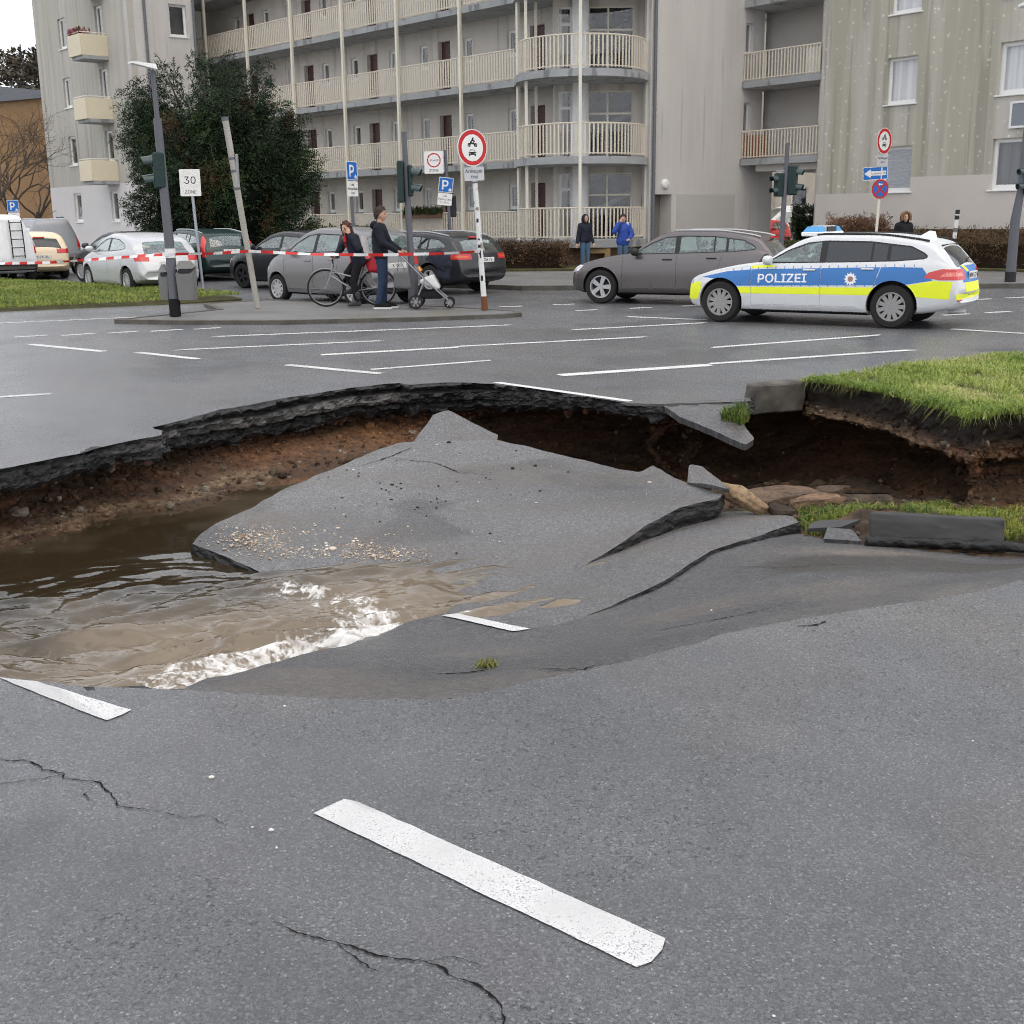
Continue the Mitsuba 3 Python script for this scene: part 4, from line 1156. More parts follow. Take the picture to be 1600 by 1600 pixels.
class Plane:
    """A wall: s along it (to the right seen from the road), t outward, z up."""
    def __init__(self, P, deg=None, u=None):
        self.P = np.array([P[0], P[1], 0.0])
        a = math.radians(deg) if deg is not None else 0
        self.u = np.array([math.sin(a), math.cos(a), 0.0]) if u is None else np.array([u[0], u[1], 0.0]) / math.hypot(*u)
        self.n = np.array([self.u[1], -self.u[0], 0.0])
        self.M = mats(self.u, [0, 0, 1.0], self.n, self.P)            # local (s, z, t)

    def box(self, s0, s1, z0, z1, t0, t1):
        return moved(box(s0, s1, z0, z1, t0, t1), self.M)

    def cbox(self, s0, s1, z0, z1, t0, t1, c=.008):
        return moved(cbox(s0, s1, z0, z1, t0, t1, c), self.M)

    def prism(self, poly, t0, t1):
        """A polygon in (s, z) from t0 to t1."""
        return moved(extr(poly, t1 - t0, t0), self.M)

    def slab(self, poly, z0, z1):
        """A polygon in (s, t) from z0 to z1."""
        m = extr(poly, z1 - z0, z0)
        m.apply_transform(mats(self.u, self.n, [0, 0, 1.0], self.P))
        if np.linalg.det(mats(self.u, self.n, [0, 0, 1.0])[:3, :3]) < 0:
            m.invert()
        return m

    def xyz(self, s, t, z):
        return self.P + self.u * s + self.n * t + [0, 0, z]

    def wall(self, s0, s1, z0, z1, holes, t=0.0, th=.3):
        p = sbox(s0, z0, s1, z1)
        hs = [sbox(*h) for h in holes]
        if hs:
            p = p.difference(unary_union(hs))
        return self.prism(p, t - th, t)


def window(owner, pl, s0, z0, s1, z1, t=0.0, depth=.13, kind='dark', w=.065, sill=True, split=None, frame='frame_white'):
    k = slot(owner, 'window')
    ring = sbox(s0, z0, s1, z1).difference(sbox(s0 + w, z0 + w * 1.25, s1 - w, z1 - w))
    if split:
        for sx in split:
            ring = ring.union(sbox(sx - w * .5, z0, sx + w * .5, z1))
    add(f'{k}__frame', pl.prism(ring, t - depth - .06, t - depth), frame)
    add(f'{k}__pane', moved(trimesh.Trimesh([[s0, z0, t - depth - .03], [s1, z0, t - depth - .03], [s1, z1, t - depth - .03], [s0, z1, t - depth - .03]], [[0, 1, 2], [0, 2, 3]], process=False), pl.M), 'pane')
    if sill:
        add(f'{k}__sill', pl.cbox(s0 - .06, s1 + .06, z0 - .05, z0 - .005, t - depth, t + .06), 'frame_white' if sill != 'grey' else 'concrete')
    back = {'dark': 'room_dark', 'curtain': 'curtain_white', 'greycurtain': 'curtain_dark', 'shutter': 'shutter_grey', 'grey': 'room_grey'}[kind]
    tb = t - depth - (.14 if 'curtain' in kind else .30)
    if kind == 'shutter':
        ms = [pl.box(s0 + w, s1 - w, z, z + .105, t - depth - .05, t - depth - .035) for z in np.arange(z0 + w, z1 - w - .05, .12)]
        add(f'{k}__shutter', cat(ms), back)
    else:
        add(f'{k}__{"curtain" if "curtain" in kind else "interior"}', pl.box(s0 - .02, s1 + .02, z0 - .02, z1 + .02, tb - .02, tb), back)  # without a curtain, a dark panel stands for the unlit room
    return k


def single(pl, s0, z0, s1, z1, t):
    return moved(trimesh.Trimesh([[s0, z0, t], [s1, z0, t], [s1, z1, t], [s0, z1, t]], [[0, 1, 2], [0, 2, 3]], process=False), pl.M)


def railing(owner, name, pts, h, bar_w=.055, gap=.14, m='railing_beige', base=.06, bar_d=.02):
    """A railing along the points (x, y, z of the slab): rails and upright bars."""
    k = slot(owner, name)
    p = resample(pts, .02)
    s = np.r_[0, np.cumsum(np.linalg.norm(np.diff(p, axis=0), axis=1))]
    fine = resample(pts, .35)
    up = np.array([0, 0, 1.0])
    add(f'{k}__rail', cat(tube(fine + up * h, .028, 6), tube(fine + up * (base + .04), .018, 5)), m)
    bars = []
    for d in np.arange(gap / 2, s[-1], gap):
        i = min(np.searchsorted(s, d), len(p) - 1)
        t = p[min(i + 3, len(p) - 1)] - p[max(i - 3, 0)]
        t = t / np.linalg.norm(t)
        nn = np.cross(t, up)
        b = box(-bar_w / 2, bar_w / 2, -bar_d / 2, bar_d / 2, base, h)
        b.apply_transform(mats(t, nn, up, p[i]))
        bars.append(b)
    add(f'{k}__bars', cat(bars), m)
    labels[f'{k}__bars'] = {'kind': 'stuff'}


LV = [.95, 3.57, 6.22, 8.87, 11.52]
TOP = 14.4
# ================================================================== the long block with access galleries
gal, gb = Plane(P_GAL, 138), None
G = thing('gallery_block', 'long grey apartment block with beige access galleries, cream posts and rows of brown doors', 'apartment building')
D_S = [-19.65, -15.0, -10.35, -5.73]
W_S = [-20.75, -18.2, -16.3, -13.62, -11.5, -8.85, -6.88, -4.25, -1.82]
holes, wins, doors = [], [], []
for k, f in enumerate(LV[:4]):
    for s in D_S:
        holes.append((s, f - .02 if k else f, s + .72, f + 1.95))
        doors.append((s, f))
    for s in W_S:
        holes.append((s, f + 1.05, s + .50, f + 1.93))
        wins.append((s, f, k))
    if True:
        holes.append((-.62, f - .02 if k else f, .12, f + 1.95))
        doors.append((-.62, f))
part(G, 'wall', gal.wall(-23.5, .95, 0, TOP, holes, t=-1.5), 'stucco_gallery')
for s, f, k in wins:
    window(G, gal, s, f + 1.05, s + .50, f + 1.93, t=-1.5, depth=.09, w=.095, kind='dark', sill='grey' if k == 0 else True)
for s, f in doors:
    d = slot(G, 'door')
    add(f'{d}__leaf', gal.cbox(s, s + .72, f, f + 1.95, -1.72, -1.68), 'door_brown')
    add(f'{d}__handle', gal.box(s + .62, s + .64, f + .95, f + 1.1, -1.68, -1.65), 'pipe_grey')
for k, z in enumerate([.75, 3.37, 6.02, 8.67, 11.32]):
    b = slot(G, 'gallery')
    s_end = .7 if k else .5
    add(f'{b}__slab', gal.slab([(-23, -1.5), (s_end, -1.5), (s_end, 0), (-23, 0)], z, z + .2), 'concrete')
    if k < 5:
        railing(b, 'railing', [gal.xyz(-22.4, -.07, z + .2), gal.xyz(.15, -.07, z + .2)], 1.0 if k else .95, .072)
part(G, 'plinth', gal.box(-23, .5, 0, .75, -1.4, -.15), 'plinth_brown')
for s in (-20.7, -17.1, -13.5, -9.82, -6.27, -2.6, .42):
    part(G, 'post', gal.cbox(s - .055, s + .055, .95, TOP, -.02, .09), 'post_cream')
part(G, 'roof', gal.slab([(-23.5, -11), (.9, -11), (.9, .1), (-23.5, .1)], TOP, TOP + .3), 'concrete')
part(G, 'wall', gal.box(-23.5, 1.5, 0, TOP, -11.2, -11), 'stucco_gallery')
part(G, 'wall', gal.box(-23.8, -23.5, 0, TOP, -11, -1.5), 'stucco_gallery')
fb_ = thing('flower_box', 'long planter with green and rusty plants hung on the ground-floor gallery railing', 'flower box')
add(f'{fb_}__trough', gal.cbox(-6.1, -3.9, 1.72, 1.88, -.02, .16), 'plinth_brown')
q = np.random.default_rng(4).uniform([-6.05, -.05], [-3.9, .2], (420, 2))
pts = np.array([gal.xyz(a, b, 1.85) for a, b in q])
gm, gc = grass_mesh(pts, UP(len(pts)), .34, .05, 5, .8, .3, cols=((.02, .045, .012), (.04, .07, .02), (.11, .05, .03)))
add(f'{fb_}__plants', gm, 'grass_blade', color=gc)

# ================================================================== the round stair bay with the plain wall beside it
S = thing('stair_tower', 'grey stair tower with round balconies, white column and tall glazing beside a plain wall', 'stair tower')
cx, cy, R = 2.48, 42.1, 2.2
front = Plane((1.55, 42.55), u=(1, .0))
fw = front.wall(0, 3.2, 0, TOP, [(.14, .95 + k * 2.65, .62, 3.15 + k * 2.65) for k in range(5)] + [(1.17, .75 + k * 2.65, 2.68, 3.15 + k * 2.65) for k in range(5)], th=.25)
part(S, 'wall', fw, 'stucco_gallery')
for k in range(5):
    z = .95 + k * 2.65
    d = slot(S, 'glass_door')
    ring = sbox(.14, z, .62, z + 2.2).difference(unary_union([sbox(.20, z + .12, .56, z + 1.62), sbox(.20, z + 1.72, .56, z + 2.14)]))
    add(f'{d}__frame', front.prism(ring, -.16, -.10), 'frame_white')
    add(f'{d}__pane', single(front, .18, z + .1, .58, z + 2.16, -.13), 'pane')
    w_ = slot(S, 'stair_window')
    ring = sbox(1.17, z - .2, 2.68, z + 2.2).difference(unary_union([sbox(1.21, z - .16, 1.80, z + 1.45), sbox(1.86, z - .16, 2.64, z + 1.45), sbox(1.21, z + 1.51, 1.80, z + 2.16), sbox(1.86, z + 1.51, 2.64, z + 2.16)]))
    add(f'{w_}__frame', front.prism(ring, -.14, -.09), 'post_cream')
    add(f'{w_}__pane', single(front, 1.19, z - .18, 2.66, z + 2.18, -.11), 'pane')
    # the stair flight and landing behind the glass
    part(S, 'stair_flight', moved(box(-1.1, 1.1, -.08, .08, -1.2, -.45), front.M @ mats([math.cos(.55), math.sin(.55), 0], [-math.sin(.55), math.cos(.55), 0], [0, 0, 1], (1.7, z + 1.0, 0))), 'room_grey')
    part(S, 'landing', front.box(.1, 3.1, z - .22, z - .02, -3.0, -.35), 'room_grey')
    rl = [front.xyz(1.2 + .1 * i, -.5, z + .95 + .055 * i) for i in range(15)]
    railing(S, 'stair_railing', rl, .8, .02, .1, 'room_dark')
part(S, 'stairwell', cat(front.box(-.1, 3.2, 0, TOP, -3.2, -3.05), front.box(3.05, 3.2, 0, TOP, -3.05, -.25)), 'room_dark')
for z, th in ((.73, .24), (3.36, .23), (6.01, .23), (8.66, .23), (11.31, .23)):
    b = slot(S, 'balcony')
    disc = Point(cx, cy).buffer(R, 48).intersection(sbox(-5, 38, 10, 42.56))
    disc = disc.union(Polygon([(.3, 42.2), (1.6, 42.56), (1.6, 43.9), (.9, 43.8), (.2, 43.2)]))
    add(f'{b}__slab', extr(disc, th, z), 'concrete')
    a = np.radians(np.linspace(182, 358, 40))
    ring = np.stack([cx + (R - .1) * np.cos(a), cy + (R - .1) * np.sin(a), a * 0 + z + th], 1)
    railing(b, 'railing', ring, 1.02, .05, .142)
part(S, 'column', moved(lathe([(.0, .75), (.27, .75), (.27, TOP), (0, TOP)], 40), mats([1, 0, 0], [0, 1, 0], [0, 0, 1], (2.44, 42.28, 0))), 'white_column', smooth=50)
for x, y in ((.62, 41.25), (2.30, 39.93), (.98, 42.9)):
    part(S, 'post', moved(cbox(-.05, .05, -.05, .05, .8, TOP, .01), mats([1, 0, 0], [0, 1, 0], [0, 0, 1], (x, y, 0))), 'post_cream')
m = extr(Point(cx, cy).buffer(R - .35, 32).intersection(sbox(-5, 38, 10, 42.56)).difference(sbox(2.55, 39, 3.25, 41)), .75, 0)
part(S, 'plinth', m, 'plinth_brown')
bw = slot(S, 'cellar_window')
add(f'{bw}__frame', cat(box(2.62, 2.70, 40.02, 40.2, .05, .62), box(3.12, 3.2, 40.02, 40.2, .05, .62), box(2.70, 3.12, 40.02, 40.2, .5, .62)), 'ochre') if False else None
mat('ochre', (.30, .22, .11), .8, .2)
add(f'{bw}__surround', cat(box(2.45, 2.62, 40.05, 40.3, .05, .70), box(3.12, 3.3, 40.05, 40.3, .05, .70), box(2.62, 3.12, 40.05, 40.3, .55, .70)), 'ochre')
add(f'{bw}__opening', box(2.6, 3.14, 40.35, 40.4, .02, .56), 'plinth_brown')
plain = Plane((4.72, 41.75), u=(.77, .64))
pw = plain.wall(0, 4.5, 0, TOP, [(.25, .0, 1.15, 2.42)], th=.3)
pw2 = plain.wall(4.5, 5.75, 3.42, TOP, [(4.75, f + 1.0, 5.15, f + 2.0) for f in LV[1:4]], th=.3)
pw3 = plain.wall(4.5, 6.5, 0, 3.42, [], th=.3)
part(S, 'wall', cat(pw, pw2, pw3), 'stucco_plain')
part(S, 'wall', front.box(3.02, 3.2, 0, TOP, -.3, .7), 'stucco_plain')
part(S, 'painted_plinth', plain.box(1.35, 4.4, .0, 2.42, 0, .025), 'paint_grey')
mat('paint_grey', (.47, .455, .43), .8, .25)
for f in LV[1:4]:
    window(S, plain, 4.75, f + 1.0, 5.15, f + 2.0, kind='grey', w=.05)
dn = slot(S, 'niche_door')
mat('door_grey', (.20, .19, .165), .6, .3)
add(f'{dn}__leaf', plain.cbox(.25, 1.15, 0, 2.4, -.6, -.55), 'door_grey')
add(f'{dn}__reveal', cat(plain.box(.25, .28, 0, 2.42, -.56, -.01), plain.box(1.12, 1.15, 0, 2.42, -.56, -.01)), 'stucco_plain')
m = lathe([(0, 0), (.17, 0), (.17, .05), (.12, .12), (0, .14)], 24)
wl_ = part(S, 'wall_lamp', moved(m, mats(plain.u, [0, 0, 1.0], plain.n, plain.xyz(.75, 0, 2.75))), 'frame_white', smooth=40)
part(S, 'downpipe', tube([plain.xyz(.12, .09, .2), plain.xyz(.12, .09, TOP)], .055, 10), 'pipe_grey', smooth=50)
part(S, 'roof', plain.slab([(-4, -6), (6.4, -6), (6.4, .1), (-.2, .1), (-4, 1.0)], TOP, TOP + .3), 'concrete')

# ================================================================== loggias over the passage
logp = Plane(P_LOG, 142)
L = thing('loggia_block', 'recessed grey block of stacked loggias with slatted railings over the passage', 'apartment building')
part(L, 'wall', logp.box(-1.8, 2.4, 3.42, TOP, -1.95, -1.65), 'stucco_plain')
for k, z in enumerate((3.42, 6.03, 8.68, 11.33)):
    b = slot(L, 'loggia')
    add(f'{b}__slab', logp.slab([(-2.42, -.0), (2.02, 0), (2.02, -1.65), (-1.7, -1.65)], z, z + .22), 'concrete')
    railing(b, 'railing', [logp.xyz(-2.36, -.06, z + .22), logp.xyz(1.98, -.06, z + .22)], .93, .05, .135, 'railing_beige', .02)
part(L, 'wall', logp.box(-.9, 2.0, 3.2, 3.42, -6, -.3), 'stucco_plain')
lg = thing('privacy_panel', 'white panel hung behind the upper loggia railing', 'panel')
add(lg, logp.cbox(1.25, 1.85, 6.27, 7.1, -.16, -.13), 'frame_white')
lg = thing('plant_trough', 'terracotta trough on the lower loggia behind its railing', 'plant trough')
mat('terracotta', (.30, .14, .07), .8, .2)
add(lg, logp.cbox(-1.5, -.6, 3.66, 4.45, -.55, -.2), 'terracotta')

# ================================================================== the corner block at the right
ri = Plane(P_RIGHT, 143)
B = thing('corner_block', 'weathered grey corner building at the right with spotted render and white windows', 'apartment building')
holes = []
for k in range(5):
    z = 2.37 + 2.65 * k
    holes += [(-.78, z, .32, z + 1.38), (3.05, z - .02, 4.9, z + 1.42)]
part(B, 'wall', ri.wall(-3.35, 9, 1.22, TOP, holes), 'stucco_right')
part(B, 'plinth', ri.box(-3.3, 9, 0, 1.22, -.3, -.06), 'plinth_brown')
kinds = ['shutter', 'curtain', 'curtain', 'dark', 'curtain']
for k in range(5):
    z = 2.37 + 2.65 * k
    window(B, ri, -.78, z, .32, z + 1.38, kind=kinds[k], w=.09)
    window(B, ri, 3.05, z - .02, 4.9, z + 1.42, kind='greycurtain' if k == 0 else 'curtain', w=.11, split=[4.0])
part(B, 'vent_panel', ri.cbox(3.6, 4.3, 4.10, 4.74, 0, .05), 'shutter_grey')
part(B, 'vent_panel', ri.prism(sbox(3.55, 4.05, 4.35, 4.79).difference(sbox(3.61, 4.11, 4.29, 4.73)), .052, .07), 'frame_white')
sd = Plane(ri.xyz(-3.35, 0, 0)[:2] + ri.n[:2] * 0, u=(-ri.n[0] * -1, -ri.n[1] * -1)) if False else None
side_n = -ri.u
part(B, 'wall', moved(box(0, 9, 0, TOP, -.3, 0), mats(-ri.n, [0, 0, 1.0], np.cross(-ri.n, [0, 0, 1.0]), ri.xyz(-3.35, -.31, 0))), 'stucco_plain')
part(B, 'roof', ri.slab([(-3.4, -9), (9, -9), (9, .1), (-3.4, .1)], TOP, TOP + .3), 'concrete')
part(B, 'wall', ri.box(-3.3, 9, 0, TOP, -9.4, -9.1), 'stucco_plain')

# ================================================================== the tower at the left
tw = Plane(P_TOW, 140)
C0 = tw.xyz(5.43, 0, 0)
tside = Plane(C0[:2], u=(.766, .643))
W = thing('apartment_tower', 'streaked grey apartment tower at the left with cream balconies and a white ground floor', 'apartment building')
holes = []
for k in range(5):
    dz = 2.65 * k
    holes += [(-2.55, 1.72 + dz, -1.6, 3.07 + dz), (1.95, 1.72 + dz, 2.8, 3.07 + dz)]
part(W, 'wall', tw.wall(-5.3, 5.43, 0, TOP, holes), 'stucco_tower')
for k in range(5):
    dz = 2.65 * k
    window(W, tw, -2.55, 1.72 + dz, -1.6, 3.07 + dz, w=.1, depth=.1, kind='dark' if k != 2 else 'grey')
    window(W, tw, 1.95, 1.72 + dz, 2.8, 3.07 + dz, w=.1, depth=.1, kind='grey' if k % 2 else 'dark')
holes = [(1.9, 9.55, 2.72, 10.88), (1.9, 12.2, 2.72, 13.5)]
part(W, 'wall', tside.wall(0.0, 3.1, 0, TOP, holes), 'stucco_side')
window(W, tside, 1.9, 9.55, 2.72, 10.88, w=.09, kind='grey')
window(W, tside, 1.9, 12.2, 2.72, 13.5, w=.09, kind='grey')
part(W, 'downpipe', tube([tside.xyz(.76, .08, .2), tside.xyz(.76, .08, TOP)], .06, 8), 'pipe_grey', smooth=50)
part(W, 'downpipe', tube([tside.xyz(3.03, .08, .2), tside.xyz(3.03, .08, TOP)], .06, 8), 'pipe_grey', smooth=50)
for k, z in enumerate((3.5, 6.15, 8.8, 11.45)):
    b = slot(W, 'balcony')
    s0, s1, d = 1.75, 3.15, 1.25
    add(f'{b}__slab', tw.slab([(s0, 0.0), (s0 + .1, d - .1), (s1, d - .1), (s1, 0)], z - .14, z), 'concrete')
    add(f'{b}__parapet', cat(tw.cbox(s0, s1, z, z + .88, d - .06, d), tw.cbox(s0, s0 + .06, z, z + .88, 0, d - .06), tw.cbox(s1 - .06, s1, z, z + .88, 0, d - .06)), 'panel_cream')
    add(f'{b}__rail', tube([tw.xyz(s0, .05, z + .95), tw.xyz(s0, d - .03, z + .95), tw.xyz(s1, d - .03, z + .95), tw.xyz(s1, .05, z + .95)], .025, 6), 'post_cream')
part(W, 'roof', tw.slab([(-5.3, -12), (5.4, -12), (5.4, 0), (-5.3, 0)], TOP, TOP + .3), 'concrete')
part(W, 'wall', tw.box(-5.6, -5.3, 0, TOP, -12, 0), 'stucco_tower')
part(W, 'street_sign', tw.cbox(-5.1, -4.1, 1.75, 1.98, .01, .04), 'pipe_grey')
part(W, 'graffiti_panel', tw.cbox(2.0, 3.6, .1, 1.25, .3, .35), 'graffiti')
mat('graffiti', mikit.proc(lambda p, n, uv: mikit.mix(mi.Color3f(.55, .54, .53), mikit.mix(mi.Color3f(.5, .2, .25), mi.Color3f(.2, .4, .45), mikit.noise(p.x * 2.5, p.z * 4)), mikit.smoothstep(.52, .62, mikit.fbm(p.x * 5, p.y * 5, p.z * 7, 3)))), .7, .3)
fl = thing('balcony_flowers', 'red and pink flowers along the top visible balcony of the left tower', 'flowers')
r = np.random.default_rng(8)
pts = np.array([tw.xyz(1.8 + 1.3 * a, 1.2 if b < .6 else b * 1.2, 9.72) for a, b in r.uniform(0, 1, (160, 2))])
gm, gc = grass_mesh(pts, UP(len(pts)), .28, .09, 9, .8, .3, cols=((.08, .12, .06), (.30, .02, .06), (.55, .32, .36)))
add(fl, gm, 'grass_blade', color=gc)

# ================================================================== houses far behind
O = thing('ochre_house', 'ochre rendered house with a low grey roof behind bare trees at the far left', 'house')
mat('ochre_render', mikit.proc(lambda p, n, uv: mikit.mix(mi.Color3f(.25, .155, .08), mi.Color3f(.33, .21, .115), mikit.fbm(p.x * .6, p.y * .6, p.z * .8, 4))), .9, .2)
op = Plane((-31, 76), 120)
part(O, 'wall', op.wall(-14, 6, 0, 8.7, [(a, b, a + 1.0, b + 1.4) for a in (-9.5, -5.5) for b in (1.6, 4.4)], th=.3), 'ochre_render')
part(O, 'roof', op.prism([(-14.3, 8.7), (6.3, 8.7), (6.3, 8.95), (0, 9.7), (-14.3, 8.9)], -9, .3), 'pipe_grey')
part(O, 'wall', op.box(-14, 6, 0, 8.7, -9, -8.7), 'ochre_render')
part(O, 'wall', op.box(5.7, 6, 0, 8.7, -8.7, -.3), 'ochre_render')
for a in (-9.5, -5.5):
    for b in (1.6, 4.4):
        window(O, op, a, b, a + 1.0, b + 1.4)
fe = thing('boundary_wall', 'low dark boundary wall in front of the ochre house', 'wall')
add(fe, moved(cbox(-12, 6.5, -.15, .15, 0, 1.75, .03), rotz(math.radians(-28), (-27.5, 66, 0))), 'pipe_grey')
Y = thing('courtyard_house', 'cream house seen through the passage with a grey downpipe', 'house')
yp = Plane((13.2, 63), u=(1, -.25))
part(Y, 'wall', yp.wall(-9, 12, 0, 11, [(1.1, 1.9, 1.9, 3.0)], th=.3), 'stucco_cream')
mat('stucco_cream', stucco((.56, .52, .46), (.50, .46, .40), .4, 1, 0, seed=9.0), .9, .2)
window(Y, yp, 1.1, 1.9, 1.9, 3.0)
part(Y, 'downpipe', tube([yp.xyz(-.6, .1, 0), yp.xyz(-.6, .1, 11)], .08, 8), 'pipe_grey')
part(Y, 'roof', yp.slab([(-9, -8), (12, -8), (12, .2), (-9, .2)], 11, 11.3), 'pipe_grey')
# ================================================================== vehicles
def paint(name, c, metal=.35, rough=.32):
    mat(name, c, rough, .5, metal, 1.0)


paint('paint_silverwhite', (.60, .615, .625), .15)
paint('paint_warmgrey', (.135, .122, .122), .6, .28)
paint('paint_lightsilver', (.52, .53, .54), .35, .3)
paint('paint_midsilver', (.215, .21, .215), .5, .3)
paint('paint_black', (.012, .013, .016), 0, .25)
paint('paint_green', (.012, .032, .030), .2, .3)
paint('paint_cream', (.70, .58, .40), 0, .3)
paint('paint_white', (.74, .75, .76), 0, .3)
paint('paint_red', (.50, .025, .025), 0, .3)
paint('paint_vangrey', (.26, .265, .28), .4, .35)
mat('livery_blue', (.018, .15, .44), .35, .5, 0, .6)
mat('livery_yellow', (.78, .86, .03), .45, .4)
mat('livery_white', (.80, .81, .82), .4, .4)
mat('tinted_glass', (.03, .034, .04), .05, .6)
mat('trim_black', (.016, .016, .017), .5, .4)
mat('tyre_rubber', (.022, .021, .021), .8, .25)
mat('rim_silver', (.48, .48, .49), .35, .5, .5)
mat('rim_grey', (.30, .29, .285), .4, .5, .4)
mat('plate_white', (.70, .70, .68), .5, .4)
mat('letter_black', (.015, .015, .016), .6, .3)
mat('lamp_red', (.55, .018, .016), .12, .6, 0, 1.0)
mat('lamp_clear', (.62, .63, .64), .12, .6, .2, 1.0)
mat('lamp_amber', (.80, .30, .04), .2, .5, 0, 1.0)
mat('blue_lens', (.06, .30, .62), .1, .6, 0, 1.0)
scene['car_glass'] = {'type': 'thindielectric', 'int_ior': 1.6, 'specular_transmittance': rgb((.80, .89, .87))}
scene['lit_red'] = {'type': 'diffuse', 'reflectance': rgb((.5, .02, .02))}

